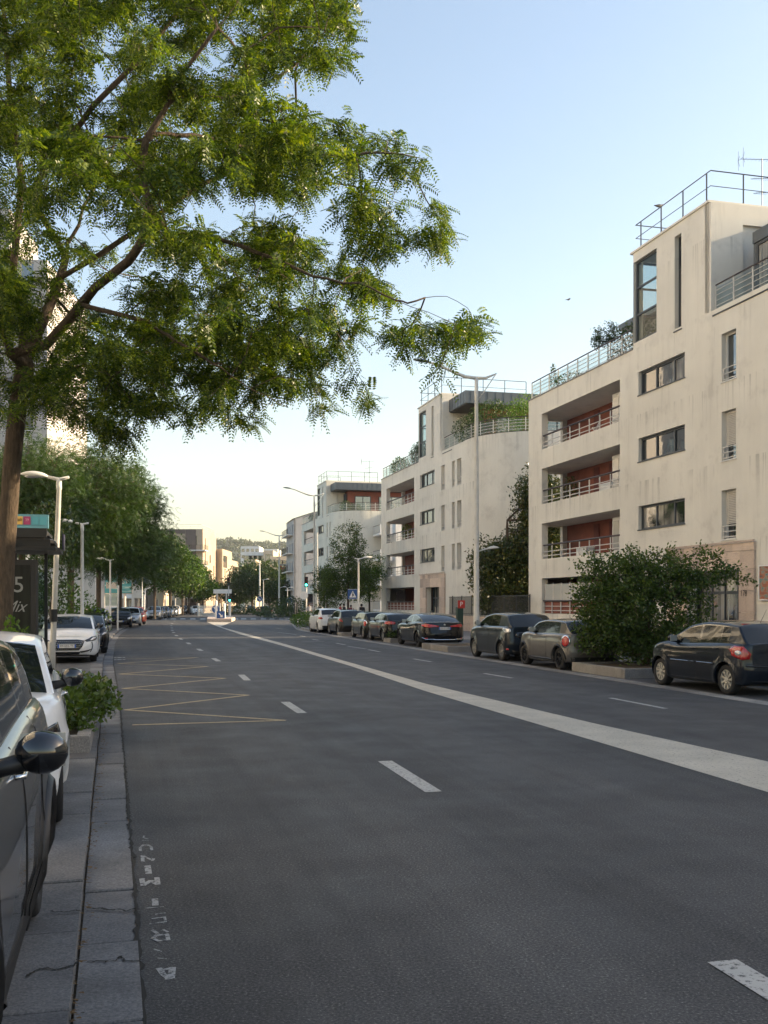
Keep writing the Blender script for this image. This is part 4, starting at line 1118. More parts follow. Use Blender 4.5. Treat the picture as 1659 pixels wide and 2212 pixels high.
    dep = Yc + r.uniform(-1,1,len(x))*th
    sel = r.permutation(len(x)); x, y, dep = x[sel], y[sel], dep[sel]
    C = np.stack([(x-829.5)*dep/FP, dep, CAM_H + (HZ-y)*dep/FP], 1) - np.array(base)
    # keep centres apart
    keep = []; 
    for c in C[:9000]:
        if all(np.sum(((c-k)/np.array([.50,.62,.40]))**2) > 1 for k in keep[-2000:]): keep.append(c)
        if len(keep) >= 400: break
    C = np.array(keep); core = np.array([-.2, 0, 6.0])
    A = []
    for c in C:
        m = int(r.integers(5, 10)); o = c - core; o[2] *= .2; o = o/(np.linalg.norm(o)+1e-6); side = np.array([-o[1], o[0], 0])
        t = r.uniform(-1, 1, m); w_ = r.normal(size=m)*.17; rr_ = r.uniform(.32, .62)
        A.append(c + o*(t*rr_)[:,None] + side*(w_*1.3)[:,None] + np.array([0,0,1.])*(r.normal(size=m)*.07 - .16*np.maximum(t,0)**2)[:,None])
    A = np.concatenate(A)
    px = 829.5 + (A[:,0]+base[0])/(A[:,1]+base[1])*FP; py = HZ - (A[:,2]+base[2]-CAM_H)/(A[:,1]+base[1])*FP
    ok = in_poly(px, py, main)
    for gx, gy, rx, ry in gaps: ok &= ~((((px-gx)/rx)**2 + ((py-gy)/ry)**2 < .8) & (r.random(len(px)) < .85))
    A = A[ok]; print('attractors', len(A), len(C))
    nodes, par, ns = grow(seeds, A, bf=.3)
    rad, tr = branch_mesh('trunk', nodes, par, ns, .0045, .130, e, M['bark'], expo=2.1, sides=8, thin=1.12)
    # leaves along the last twigs
    tips = np.arange(ns, len(nodes)); pa = nodes[par[tips]]; ti = nodes[tips]
    per = 15; T = r.random((len(tips), per, 1))**.6
    d = ti - pa; dl = np.linalg.norm(d, axis=1, keepdims=True); dd = d/np.maximum(dl, .05)
    ln = np.minimum(dl, .55)
    P = ti[:,None,:] - (dd*ln)[:,None,:]*(1-T)*1.0 + r.normal(size=(len(tips), per, 3))*.055
    out = r.normal(size=P.shape); out[:,:,2] *= .5
    D = dd[:,None,:]*.55 + unit(out)*.9 + np.array([0,0,-.28])
    P = P.reshape(-1,3); D = D.reshape(-1,3); Lf = r.uniform(.15,.28,len(P))
    V = pinnate(P, D, Lf, r, pairs=8, lw=.40, ll=.28)
    np_mesh('crown', V, np.arange(len(V)).reshape(-1,4), M['leaf_big'], e)
    return e
BT = big_tree()

def tree(base, H, crown, n_att, leaf_m, label, name='street_tree', trunk_r=.14, leafL=.12, per=14, pinn=False, fork=.35, group=None, seed=1, lean=(0,0), cat='tree', droop=-.15, tipr=.006, leafw=.5, holes=.3, clear=None):
    """crown: list of ellipsoids (dx,dy,z,rx,ry,rz) round the trunk"""
    r = np.random.default_rng(seed); e = empty(name, base, 0, label, cat, group)
    zf = H*fork; trunk = [(0,0,0),(lean[0]*.3,lean[1]*.3,zf*.5),(lean[0]*.6,lean[1]*.6,zf),(lean[0],lean[1],H*.62)]
    A = []
    vol = np.array([c[3]*c[4]*c[5] for c in crown]); vol = vol/vol.sum()
    for c, v in zip(crown, vol):
        m = int(n_att*v*1.6)+6; q = unit(r.normal(size=(m,3)))*(r.random((m,1))**.42)
        p = np.array(c[:3]) + q*np.array(c[3:6])
        f = np.sin(p[:,0]*2.9/ c[3]*1.7+seed) + np.sin(p[:,1]*3.1/c[4]*1.7+seed*2.) + np.sin(p[:,2]*3.7/c[5]*1.7+seed*.7)
        p = p[(f > -1.+holes) | (r.random(m) < .3)]
        A.append(p)
    A = np.concatenate(A)[:]; A = A[r.permutation(len(A))[:n_att]]
    nodes, par, ns = grow([(trunk, None)], A, bf=.35, step=.4)
    branch_mesh('trunk', nodes, par, ns, tipr, trunk_r, e, M['bark'], expo=2.3, sides=6, seed=seed)
    tips = np.arange(ns, len(nodes)); pa = nodes[par[tips]]; ti = nodes[tips]
    d = ti-pa; dl = np.linalg.norm(d,axis=1,keepdims=True); dd = d/np.maximum(dl,.05); ln = np.minimum(dl, leafL*6)
    T = r.random((len(tips),per,1))**.5
    P = ti[:,None,:] - (dd*ln)[:,None,:]*(1-T) + r.normal(size=(len(tips),per,3))*leafL*.9
    D = dd[:,None,:]*.5 + unit(r.normal(size=P.shape))*.9 + np.array([0,0,droop])
    P = P.reshape(-1,3); D = D.reshape(-1,3); Lf = r.uniform(.7,1.25,len(P))*leafL
    V = pinnate(P, D, Lf, r, pairs=5, lw=.42, ll=.36) if pinn else simple_leaves(P, D, Lf, r, w=leafw)
    np_mesh('crown', V, np.arange(len(V)).reshape(-1,4), leaf_m, e)
    return e
def trow(x, Y, dz=.16):
    p = at(x, HZ, Y); return Vector((p.x, Y, dz))
G1 = 'street trees along the left kerb'
tree(trow(153,51), 10.5, [(.3,0,6.9,3.2,3.2,3.0),(-2.2,-.5,6.3,2.8,2.8,3.0),(1.9,0,7.2,2.3,2.4,2.4),(.5,0,4.9,2.6,2.4,1.5)], 1500, M['leaf_mid'], 'feathery green tree behind the bus shelter, second trunk along the left kerb', pinn=True, leafL=.26, per=13, seed=2, group=G1, trunk_r=.16, droop=-.15)
tree(trow(213,68), 12.2, [(.6,0,8.2,3.7,3.4,3.5),(2.6,0,6.6,2.6,2.8,2.9),(-1.6,0,7.2,2.8,2.8,3.2),(1.0,0,4.6,3.0,2.4,1.4)], 1900, M['leaf_mid'], 'tall rounded tree with weeping outline against the sky, third along the left kerb', pinn=True, leafL=.30, per=13, seed=3, group=G1, trunk_r=.16, droop=-.2)
tree(trow(259,83), 10.5, [(0,0,6.6,3.2,3.2,3.0),(2.2,0,5.4,2.4,2.6,2.0)], 1100, M['leaf_mid'], 'reddish-trunked tree below the weeping crown, in front of the turquoise billboard', pinn=True, leafL=.32, per=12, seed=4, group=G1, trunk_r=.17, droop=-.3)
tree(trow(334,112), 11.2, [(0,0,6.6,3.8,3.6,3.6),(2.2,0,5.8,2.8,2.8,2.6)], 900, M['leaf_mid'], 'tree behind the parked cars, left neighbour of the yellow-green sunlit tree', leafL=.30, per=16, seed=5, group=G1, trunk_r=.15)
tree(trow(368,145), 10.8, [(0,0,6.8,4.2,4.0,3.4),(2.5,0,5.8,2.9,3,2.4)], 520, M['leaf_fresh'], 'yellow-green sunlit tree above the far line of parked cars', leafL=.36, per=16, seed=6, group=G1, trunk_r=.18)
tree(trow(408,172), 9.4, [(0,0,6.0,3.8,3.6,2.8),(2.2,0,4.8,2.4,2.4,1.9)], 480, M['leaf_fresh'], 'bright green tree against the brown corner of the far block', leafL=.40, per=16, seed=7, group=G1, trunk_r=.2)
tree(trow(438,182), 6.6, [(0,0,4.3,3.3,3.2,1.8)], 420, M['leaf_dark'], 'dark low-crowned tree in front of the white foot of the far block', leafL=.40, per=18, seed=8, group=G1, trunk_r=.16)
tree(trow(394,150), 7.6, [(0,0,4.9,3.6,3.2,2.1)], 380, M['leaf_dark'], 'dark short tree tucked below the yellow-green tree', leafL=.36, per=18, seed=18, group=G1, trunk_r=.14)
tree(trow(48,42), 8.6, [(.0,0,6.3,2.6,2.6,2.3),(1.3,0,5.2,1.7,2.0,1.8)], 1000, M['leaf_mid'], 'dark feathery tree directly behind the big trunk, first of the left kerb row', pinn=True, leafL=.24, per=13, seed=12, group=G1, trunk_r=.14, droop=-.4)
G2 = 'dark trees at the far bend'
for i, (x, Y, H, rx, lab) in enumerate(((512,196,7.4,3.6,'leftmost and lowest of the dark trees at the far bend'),(545,190,10.2,4.6,'tallest of the dark trees at the far bend, behind the plain far pole'),(582,186,10.0,4.6,'right-hand dark tree at the far bend, beside the far tall lamp'),(610,172,5.6,3.4,'low dark tree on the right of the far bend, left of the green traffic light'))):
    tree(trow(x,Y,.1), H, [(0,0,H*.62,rx,rx,H*.36),(rx*.5,0,H*.5,rx*.6,rx*.6,H*.25)], 420, M['leaf_dark'], lab, leafL=.42, per=18, seed=20+i, group=G2, trunk_r=.2, holes=.2)
# right-hand trees
tb_ = Vector((-3.4, 89, .13))
tree(at(752,1304,84).xy.to_3d()+Vector((0,0,.13)), 8.6, [(.1,0,6.4,1.6,1.6,2.2),(.1,0,3.9,2.5,2.2,2.1),(-1.3,0,3.0,1.6,1.6,1.5)], 1150, M['leaf_bush'], 'airy pointed birch-like tree in front of the third cream block', leafL=.13, per=18, seed=31, trunk_r=.10, fork=.2)
tree(at(706,1304,86).xy.to_3d()+Vector((0,0,.13)), 5.4, [(0,0,3.5,1.5,1.5,1.6)], 300, M['leaf_mid'], 'small thin tree at the left of the birch-like tree, above the pedestrians', leafL=.13, per=16, seed=32, trunk_r=.06, fork=.3)
tree(at(798,1304,88).xy.to_3d()+Vector((0,0,.13)), 6.4, [(0,0,4.4,1.9,1.8,1.7),(-.4,0,2.8,1.5,1.5,1.0)], 420, M['leaf_fresh'], 'yellow-green tree squeezed between the birch and the middle cream block', leafL=.14, per=16, seed=33, trunk_r=.08, fork=.25)
mg = su(57.2, 22.5, .13)
tree(mg, 10.8, [(-.2,0,2.8,2.0,2.2,2.4),(1.7,.3,4.2,2.3,2.2,2.7),(1.6,0,8.2,1.3,1.3,1.9),(2.6,0,7.0,1.8,1.9,2.4),(-.8,-.3,4.4,1.5,1.5,1.2),(2.8,.5,2.2,2.4,2.4,2.0),(1.5,0,6.2,1.3,1.2,1.2)], 2900, M['leaf_mag'], 'dense glossy magnolia with bronze tips in the garden between the two nearest blocks', leafL=.20, per=24, seed=34, trunk_r=.16, fork=.15, droop=.25, leafw=.46, holes=-1.2, name='magnolia_tree')
# spreading bush in the kerb bed
bb = Vector((7.05, 27.2, .16))
def bush():
    r = np.random.default_rng(40)
    cr = [(0,0,1.5,1.75,1.3,1.15),(-.55,0,2.5,.95,.9,.75),(.5,0,2.45,.95,.9,.7),(1.35,.1,2.35,.9,.7,.5),(-1.3,0,1.9,.9,.8,.75),(-1.5,-.1,2.75,.55,.5,.25),(2.15,.1,2.5,.55,.4,.22),(-.9,-.1,.75,1.0,.7,.5),(.7,.0,.8,.8,.7,.45),(0,0,.45,1.3,.9,.4),(-1.0,0,1.1,1.0,.8,.6),(1.6,.1,3.0,.4,.35,.3),(2.6,0,2.3,.3,.3,.12)]
    return tree(bb, 3.2, cr, 1750, M['leaf_bush'], 'large loose green bush in the stone-edged bed between the bronze and the navy hatchbacks', name='bush', cat='bush', leafL=.10, per=17, seed=41, trunk_r=.07, fork=.1, droop=.05, leafw=.52, tipr=.004, holes=.35)
BU = bush()

def shrub(name, base, ell, n, leafL, m, label, cat, group=None, seed=1, stems=14, w=.55, kind=None):
    r = np.random.default_rng(seed); e = empty(name, base, 0, label, cat, group)
    ps = []
    for c in ell:
        k = max(4, int(n*c[3]*c[4]*c[5]/sum(q[3]*q[4]*q[5] for q in ell)))
        q = unit(r.normal(size=(k,3)))*(r.random((k,1))**.3); ps.append(np.array(c[:3]) + q*np.array(c[3:6]))
    P = np.concatenate(ps); P = P[P[:,2] > .02]
    D = unit(P - np.array([0,0,0.]))*.6 + unit(r.normal(size=P.shape))*.8 + np.array([0,0,.25])
    V = simple_leaves(P, D, r.uniform(.6,1.3,len(P))*leafL, r, w=w)
    np_mesh('foliage', V, np.arange(len(V)).reshape(-1,4), m, e)
    mb = MB()
    for i in range(stems):
        q = P[r.integers(len(P))]; mb.tube([(q[0]*.15,q[1]*.15,0),(q[0]*.5,q[1]*.5,q[2]*.6),tuple(q)], [.012,.008,.003], 4, cap=False)
    mb.build('stems', M['bark'], e); return e
# planter with ivy-like plants by the near white car
def stone_bed(name, s0, s1, u0, u1, z, label, base=0., th=.16, group=None):
    e = empty(name, su((s0+s1)/2,(u0+u1)/2,base), TA, label, 'planter', group)
    hx = (u1-u0)/2; hy = (s1-s0)/2; q = MB()
    for (a, b_, c, d) in ((-hx,hx,-hy,-hy+th),(-hx,hx,hy-th,hy),(-hx,-hx+th,-hy+th,hy-th),(hx-th,hx,-hy+th,hy-th)):
        n = max(1, int(max(b_-a, d-c)/1.0))
        for k in range(n):
            if b_-a > d-c: q.prism([(a+(b_-a)*k/n+.004,c),(a+(b_-a)*(k+1)/n-.004,c),(a+(b_-a)*(k+1)/n-.004,d),(a+(b_-a)*k/n+.004,d)], 0, z, bev=.02)
            else: q.prism([(a,c+(d-c)*k/n+.004),(b_,c+(d-c)*k/n+.004),(b_,c+(d-c)*(k+1)/n-.004),(a,c+(d-c)*(k+1)/n-.004)], 0, z, bev=.02)
    q.build('edging', M['conc'], e)
    MB().box(-hx+th+.002,hx-th-.002,-hy+th+.002,hy-th-.002,0,z-.05).build('soil', M['dirt'], e)
    return e
stone_bed('planter', 12.5, 15.9, -2.6, -.33, .20, 'grey stone-edged bed of leafy plants just behind the near white car', base=.08)
r9 = np.random.default_rng(9)
shrub('shrub', su(13.75,-.82,.24), [(-.05,-.3,.18,.58,.7,.36),(.0,1.0,.22,.55,.9,.42),(-.3,.4,.42,.45,.6,.3),(.30,-.35,-.02,.36,.5,.28),(-.5,-.2,.4,.5,.6,.35)], 5600, .085, M['leaf_bush'], 'bright leafy plant spilling over the kerb bed beside the near white car', 'plant', seed=50, w=.7)
shrub('shrub', su(15.4,-1.35,.3), [(0,0,.55,.32,.3,.55),(-.15,.1,1.0,.22,.2,.36),(.15,-.1,.75,.22,.2,.25)], 700, .075, M['leaf_fresh'], 'thin upright sprigs in front of the white hatchback number plate', 'plant', seed=51, w=.7)
stone_bed('planter', 22.6, 25.6, 11.95, 13.95, .24, 'stone-edged bed with the large bush, between two parked hatchbacks on the right', base=.005)
stone_bed('planter', 36.6, 40.0, 12.0, 14.0, .22, 'bare stone-edged bed behind the black saloon, in front of the dark blue hatchback', base=.005)
stone_bed('planter', 46.1, 47.5, 12.3, 14.2, .20, 'narrow stone-edged bed with a tuft of grass ahead of the black saloon', base=.005)
stone_bed('planter', 56.3, 57.6, 12.2, 14.2, .20, 'small stone-edged bed farther up, behind the dark grey hatchback', base=.005)
shrub('grass_tuft', su(46.8,12.9,.2), [(0,0,.12,.6,.4,.18)], 700, .16, M['grass'], 'tuft of grass in the narrow bed ahead of the black saloon', 'plant', seed=52, w=.12, stems=2)
# hedges and far beds
shrub('hedge', g(652,1358)+Vector((.6,0,.1)), [(0,0,.55,1.5,2.4,.6),(1.4,1.,.6,1.0,2.0,.6)], 5200, .12, M['leaf_fresh'], 'low bright green hedge in the right kerb bed just beyond the white hatchback', 'hedge', seed=53)
shrub('shrub', g(695,1352)+Vector((.4,2,.1)), [(0,0,1.0,1.3,1.2,1.1),(.8,0,1.9,.8,.7,.6)], 1600, .12, M['leaf_mid'], 'loose shrub rising behind the white hatchback', 'shrub', seed=54)
shrub('hedge', g(590,1336)+Vector((.4,0,.1)), [(0,0,.7,3.0,7.,.8),(1.5,3,1.3,2.4,5.,1.4)], 5200, .2, M['leaf_dark'], 'dark overgrown hedge at the foot of the far tall lamp on the right', 'hedge', seed=55)
shrub('hedge', at(514,1304,168).xy.to_3d(), [(0,0,.6,4.5,3,.9)], 2500, .22, M['leaf_dark'], 'low hedge on the central reserve beyond the traffic island', 'hedge', seed=56)
G3 = 'low plants in the left kerb beds'
for i, (x, y, sx, lab) in enumerate(((272,1349,1.0,'bright plant in the left kerb bed between the blue-grey car and the silver car'),(329,1336,1.5,'dark low plant at the near end of the far line of parked cars'),(358,1331,1.3,'second low plant beside the far line of parked cars, left of the far saplings'),(390,1328,1.2,'third and farthest low plant beside the far line of parked cars'))):
    shrub('shrub', g(x, y, .1)+Vector((-.9,0,0)), [(0,0,.4,1.0*sx,1.2,.6)], 1300, .14, M['leaf_fresh'] if i == 0 else M['leaf_dark'], lab, 'shrub', G3, seed=60+i)
# shrubs at the left building foot
shrub('shrub', at(110,1304,40).xy.to_3d()+Vector((0,0,.16)), [(0,0,1.3,1.9,1.2,1.3),(-.9,0,1.9,1.2,1,.8),(1.4,0,.9,1.0,.9,.8)], 3600, .13, M['leaf_fresh'], 'sunlit yellow-green shrub between the bus shelter and the white hatchback', 'shrub', seed=70)
shrub('shrub', at(100,1304,34).xy.to_3d()+Vector((0,0,.16)), [(0,0,2.6,1.0,.9,1.8),(.2,0,4.0,.9,.9,1.2)], 2400, .14, M['leaf_dark'], 'tall dark shrub behind the right end of the bus shelter', 'shrub', seed=71)
# roof terrace plants
def roof_plant(B, x, y, ell, n, m, label, seed, leafL=.12, name='roof_shrub', z=12.5):
    p = B.matrix_basis @ Vector((x, y, z)); return shrub(name, p, ell, n, leafL, m, label, 'shrub', seed=seed)
bpy.context.view_layer.update()
roof_plant(B1, 9.6, 1.3, [(0,0,1.1,.9,1.2,1.1),(.3,-1.5,.8,.7,.9,.8)], 2000, M['leaf_dark'], 'bushy roof plant beside the dark corner window of the nearest block', 80)
tree(B1.matrix_basis @ Vector((7.2,1.0,12.5)), 2.6, [(0,0,2.0,.75,.75,.55),(-.5,0,1.6,.4,.4,.3),(.4,0,1.2,.4,.4,.3)], 160, M['leaf_dark'], 'small bonsai-like tree on the roof terrace of the nearest block', name='potted_tree', seed=81, leafL=.09, per=14, trunk_r=.03, fork=.3)
shrub('roof_shrub', B1.matrix_basis @ Vector((1.2,.9,12.5)), [(0,0,1.0,.22,.22,.9),(0,0,1.7,.14,.14,.35)], 420, .09, M['leaf_dark'], 'thin upright conifer at the far end of the nearest roof terrace', 'shrub', seed=82, stems=4)
roof_plant(B1, 4.0, .9, [(0,0,.5,1.1,.9,.45)], 500, M['leaf_mid'], 'low plants behind the terrace railing in the middle of the nearest block', 83)
roof_plant(B2, 8.2, 1.2, [(0,0,1.1,1.0,2.6,1.2),(0,-1.8,.9,.9,1.6,.9),(.3,1.9,1.6,.8,1.2,1.0)], 4200, M['leaf_dark'], 'long overgrown hedge on the roof terrace left of the middle tower', 84)
roof_plant(B2, 2.8, 1.0, [(0,0,.9,.9,2.4,.9)], 2200, M['leaf_mid'], 'lighter trailing plants at the far end of the middle roof terrace', 85)
roof_plant(B2, 22.3, 2.0, [(0,0,1.5,1.8,1.5,1.5),(-1.6,0,1.0,1.2,1.2,1.0)], 5200, M['leaf_mid'], 'rounded grey-green shrub under the zinc canopy of the middle block', 86)
roof_plant(B2, 25.2, 3.2, [(0,0,1.4,1.5,1.3,1.5),(.2,1.4,1.4,1.2,1.2,1.4)], 4200, M['leaf_fresh'], 'yellow-green shrub at the right end of the curved terrace of the middle block', 87)
roof_plant(B3, 21.0, 1.6, [(0,0,.8,.9,1.0,.8),(1.2,1.2,.7,.9,.9,.7)], 1800, M['leaf_mid'], 'row of pot plants behind the curved railing of the third block', 88)
roof_plant(B3, 5.5, 1.0, [(0,0,.7,1.0,3.2,.6)], 1500, M['leaf_mid'], 'plants along the left terrace of the third block', 89)
for i, (x, y, lab) in enumerate(((2.9,1.2,'orange-green bush on the top loggia level of the nearest block'),)):
    pass
pz = B1.matrix_basis @ Vector((2.5,1.3,7.0)); shrub('loggia_plant', pz, [(0,0,.7,.4,.5,.7)], 420, .12, M['leaf_mag'], 'bronze-green potted plant on the second loggia from the top, nearest block', 'plant', seed=90)
pz = B2.matrix_basis @ Vector((4.2,1.2,7.0)); shrub('loggia_plant', pz, [(0,0,.8,.5,.5,.7)], 420, .12, M['leaf_fresh'], 'yellowish potted plant on the second loggia from the top, middle block', 'plant', seed=91)
# ================================================================== cars
PAINT = {}
def paint(key, col, metal=0., rough=.35):
    if key not in PAINT: PAINT[key] = m_carpaint('paint_'+key, col, metal, rough)
    return PAINT[key]
WQ = pchip([0,.06,.18,.4,.62,.80,.90,.96,1.0],[.925,.965,.99,1.0,.998,.985,.965,.94,.90])
class Spec: pass
def spec(L=4.0, W=1.72, H=1.49, wb=2.57, fo=.83, R=.315, hood=.72, cowl=.98, belt=1.0, tail=1.0, ws=1.05, wst=1.95, rr=3.45, rg=3.9, roofz=None, rec_f=.22, rec_r=.10, wins=None, pe=2.7, pr=3.2, deck=None, cw=.91, tum=.27, noseq=None, zb=.2, ff=.75, fr=.6):
    s = Spec(); s.__dict__.update(locals()); return s
def car(name, sp, paintm, label, cat='car', group=None, rim='alloy', nsp=5, rimstyle='spoke', detail=True, plate=None, plate_end='rear', lamps='hatch', front='plain', trimdoors=(1.42,2.55), mirrorm=None, mo=.135, extras=None, arch_black=False, glassm='cglass', roofm=None):
    """local +x is forward, +y the car's left; origin on the ground under its middle"""
    e = empty(name, (0,0,0), 0, label, cat, group)
    L, W, H = sp.L, sp.W, sp.H; xf, xr = L/2, -L/2; X = lambda d: L/2 - d     # d measured back from the nose
    axF, axR = X(sp.fo), X(sp.fo+sp.wb); Ra = sp.R + .055; zc = sp.R
    top = [(0, sp.hood-.02), (.10, sp.hood+.01), (sp.ws*.5, (sp.hood+sp.cowl)/2+.06), (sp.ws, sp.cowl), (sp.ws+.4, sp.belt-.02), (sp.rg-.6, sp.tail if sp.deck is None else sp.deck+.01), (L, sp.tail if sp.deck is None else sp.deck-.03)]
    zt_d = pchip([t[0] for t in top], [t[1] for t in top])
    def plan(x):
        x = np.asarray(x, float); o = np.ones_like(x)
        for sgn, end, le, p in ((1, xf, sp.ff, sp.pe), (-1, xr, sp.fr, sp.pr)):
            xi = np.clip((sgn*x - (sgn*end - le))/le, 0, 1); o = o*(1-xi**p)**(1/p)
        return o*(1 - .035*np.clip((x-axF+.2)/(xf-axF), 0, 1)**1 - .02*np.clip((axR-x)/(axR-xr), 0, 1))
    # stations
    th = np.sin(np.linspace(0, math.pi/2, 15)); mid = np.arange(xr+sp.fr, xf-sp.ff, .042)
    xs = np.concatenate([xr + sp.fr*(1-th[::-1]), mid[1:], xf - sp.ff + sp.ff*th[0:]])
    extra = []
    for ax in (axF, axR): extra += list(ax + Ra*np.cos(np.linspace(0, math.pi, 17)))
    xs = np.unique(np.round(np.concatenate([xs, extra]), 4))
    keep = [xs[0]]
    for q in xs[1:]:
        if q-keep[-1] > .0025: keep.append(q)
    if keep[-1] < xs[-1]: keep.append(xs[-1])
    xs = np.array(keep)
    hw = W/2*plan(xs); zt = zt_d(xf-xs)
    zb = sp.zb + .04*np.clip((np.abs(xs)-(L/2-.5))/.5, 0, 1)**2
    for ax in (axF, axR):
        dx = np.abs(xs-ax); inn = dx < Ra; zb = np.where(inn, np.maximum(zb, zc + np.sqrt(np.maximum(Ra**2-dx**2, 0))), zb)
    rows = np.array([0,.03,.08,.16,.26,.38,.5,.62,.73,.82,.89,.94,.975,1.0])
    fr_ = np.clip((xs-(xf-sp.ff))/sp.ff, 0, 1); rr_ = np.clip(((xr+sp.fr)-xs)/sp.fr, 0, 1)
    recF = pchip([0,.15,.4,.6,.85,1],[.10,.03,0,.015,sp.rec_f*.5,sp.rec_f]); recR = pchip([0,.2,.42,.55,.8,1],[.08,.02,0,.03,sp.rec_r*.7,sp.rec_r])
    V = []; nR = len(rows)
    crown = [1.0,.86,.66,.44,.22,0.]
    for i, x in enumerate(xs):
        line = []
        for rw in rows:
            z = zb[i] + (zt[i]-zb[i])*rw; q = (z-sp.zb)/(zt[i]-sp.zb)
            y = hw[i]*float(WQ(q))
            for ax in (axF, axR):
                d = math.hypot(x-ax, z-zc)
                if z > zc-.1: y += .022*math.exp(-((d-Ra)/.07)**2)*min(1, hw[i]/(W/2*.9))**4
            xx = x - fr_[i]**3*float(recF(q)) + rr_[i]**3*float(recR(q))
            line.append((xx, y, z))
        yt = line[-1][1]
        for c in crown[1:]:
            xx = x - fr_[i]**3*(sp.rec_f) + rr_[i]**3*sp.rec_r
            line.append((xx, yt*c, zt[i] + .035*(1-c*c)*min(1, hw[i]/(W/2))))
        V.append(line)
    nc = len(V[0]); body = MB()
    pts = []
    for line in V: pts += line + [(x,-y,z) for x,y,z in line[:-1]]
    stride = nc + nc - 1
    fs = []
    for i in range(len(xs)-1):
        a, b = i*stride, (i+1)*stride
        for j in range(nc-1): fs.append((a+j, b+j, b+j+1, a+j+1))
        seqA = [a+nc+j for j in range(nc-1)] + [a+nc-1]; seqB = [b+nc+j for j in range(nc-1)] + [b+nc-1]
        for j in range(nc-1): fs.append((seqA[j], seqA[j+1], seqB[j+1], seqB[j]))
    body.add(pts, fs)
    # arch lips turned inwards
    for sg in (1,-1):
        for i in range(len(xs)-1):
            a, b = V[i][0], V[i+1][0]
            body.add([(a[0],sg*a[1],a[2]),(b[0],sg*b[1],b[2]),(b[0],sg*max(0,b[1]-.06),b[2]+.005),(a[0],sg*max(0,a[1]-.06),a[2]+.005)], [(0,1,2,3) if sg<0 else (3,2,1,0)])
    # ---- cabin
    xw, xwt, xrr, xrg = X(sp.ws), X(sp.wst), X(sp.rr), X(sp.rg)
    rz = sp.roofz or [(sp.wst, H-.07), ((sp.wst*.55+sp.rr*.45), H), (sp.rr, H-.09)]
    # windscreen and rear glass are nearly straight, the roof a shallow arc
    kp = [(sp.ws, float(zt_d(sp.ws))), (sp.ws+(sp.wst-sp.ws)*.5, (float(zt_d(sp.ws))+rz[0][1])/2+.035)] + rz + [(sp.rr+(sp.rg-sp.rr)*.5, (rz[-1][1]+float(zt_d(sp.rg)))/2+.03), (sp.rg, float(zt_d(sp.rg)))]
    zr_d = pchip([k[0] for k in kp], [k[1] for k in kp])
    ds = sorted(set(np.round(np.concatenate([np.arange(sp.ws, sp.rg, .055), [sp.rg, sp.wst, sp.rr]] + [np.array(w_) for w_ in sp.wins]), 4)))
    C = []
    fr2 = [-.06, 0., .02, None, None, None, -.055, -.04, 0.]
    inc = [1., .8, .55, .28, 0.]
    for d in ds:
        x = X(d); zbt = float(zt_d(d)); zr = float(zr_d(d)); h = max(zr-zbt, .001); k = min(1, h/.3)
        cw = min(W/2*sp.cw, W/2*float(plan(np.array([x]))[0])*.885)
        ze = zr - .055*k; zs = [zbt-.06, zbt, zbt+.022*k]
        za, zz = zbt+.022*k, ze-.055*k
        zs += [za+(zz-za)*q for q in (.33,.66,1.)] + [ze-.035*k, ze]
        line = []
        for z in zs:
            t = max(0, (z-zbt)); y = cw - sp.tum*t - .10*t*t; line.append((x, y, z))
        yi = line[-1][1] - .055
        def topx(y):
            q = 1-(y/max(line[-1][1],.01))**2; o = 0
            if d < sp.wst: o = .13*q*min(1,(sp.wst-d)/(sp.wst-sp.ws)*1.3)*.9
            if d > sp.rr: o = -.05*q*min(1,(d-sp.rr)/(sp.rg-sp.rr)*1.3)
            return o
        for q in inc:
            y = yi*q; zt_ = zr - .055*k*(abs(y)/max(line[7][1],.01))**2.6
            line.append((x+topx(y), y, zt_))
        C.append(line)
    groups = {'body': body, 'windscreen': MB(), 'rear_window': MB(), 'window_trim': MB(), 'roof': MB()}
    sides = {}
    for i in range(len(ds)-1):
        dm = (ds[i]+ds[i+1])/2; A, B_ = C[i], C[i+1]
        inwin = [w_ for w_ in sp.wins if w_[0] <= dm <= w_[1]]; span = sp.wins[0][0] <= dm <= sp.wins[-1][1]
        for j in range(len(A)-1):
            if j == 0: key = 'body'
            elif j == 1: key = 'window_trim' if span else 'body'
            elif j in (2,3,4): key = ('side', inwin[0]) if inwin else ('window_trim' if span else 'body')
            elif j == 5: key = 'window_trim' if span else 'body'
            elif j in (6,7): key = 'body' if not roofm else 'roof'
            else: key = 'windscreen' if dm < sp.wst else ('rear_window' if dm > sp.rr+.02 and j > 7 else ('body' if not roofm else 'roof'))
            for sg in (1,-1):
                q = [A[j], A[j+1], B_[j+1], B_[j]] if sg > 0 else [B_[j], B_[j+1], A[j+1], A[j]]
                q = [(p[0], sg*p[1], p[2]) for p in q]
                if isinstance(key, tuple):
                    mb = sides.setdefault((key[1], sg), MB())
                else: mb = groups[key]
                mb.add(q, [(0,1,2,3)])
    def weld(mb):
        import bmesh
        me = bpy.data.meshes.new('t'); me.from_pydata(mb.v, [], mb.f); bm = bmesh.new(); bm.from_mesh(me)
        bmesh.ops.remove_doubles(bm, verts=bm.verts, dist=.0006); bmesh.ops.recalc_face_normals(bm, faces=bm.faces)
        out = MB(); out.v = [tuple(v.co) for v in bm.verts]; bm.verts.index_update()
        out.f = [tuple(v.index for v in f.verts) for f in bm.faces]; out.m = [0]*len(out.f); bm.free(); bpy.data.meshes.remove(me); return out
    bodyw = weld(body); bo = bodyw.build('body', paintm, e, smooth=True)
    weld(groups['windscreen']).build('windscreen', M[glassm], e, smooth=True)
    rwo = weld(groups['rear_window']).build('rear_window', M[glassm], e, smooth=True)
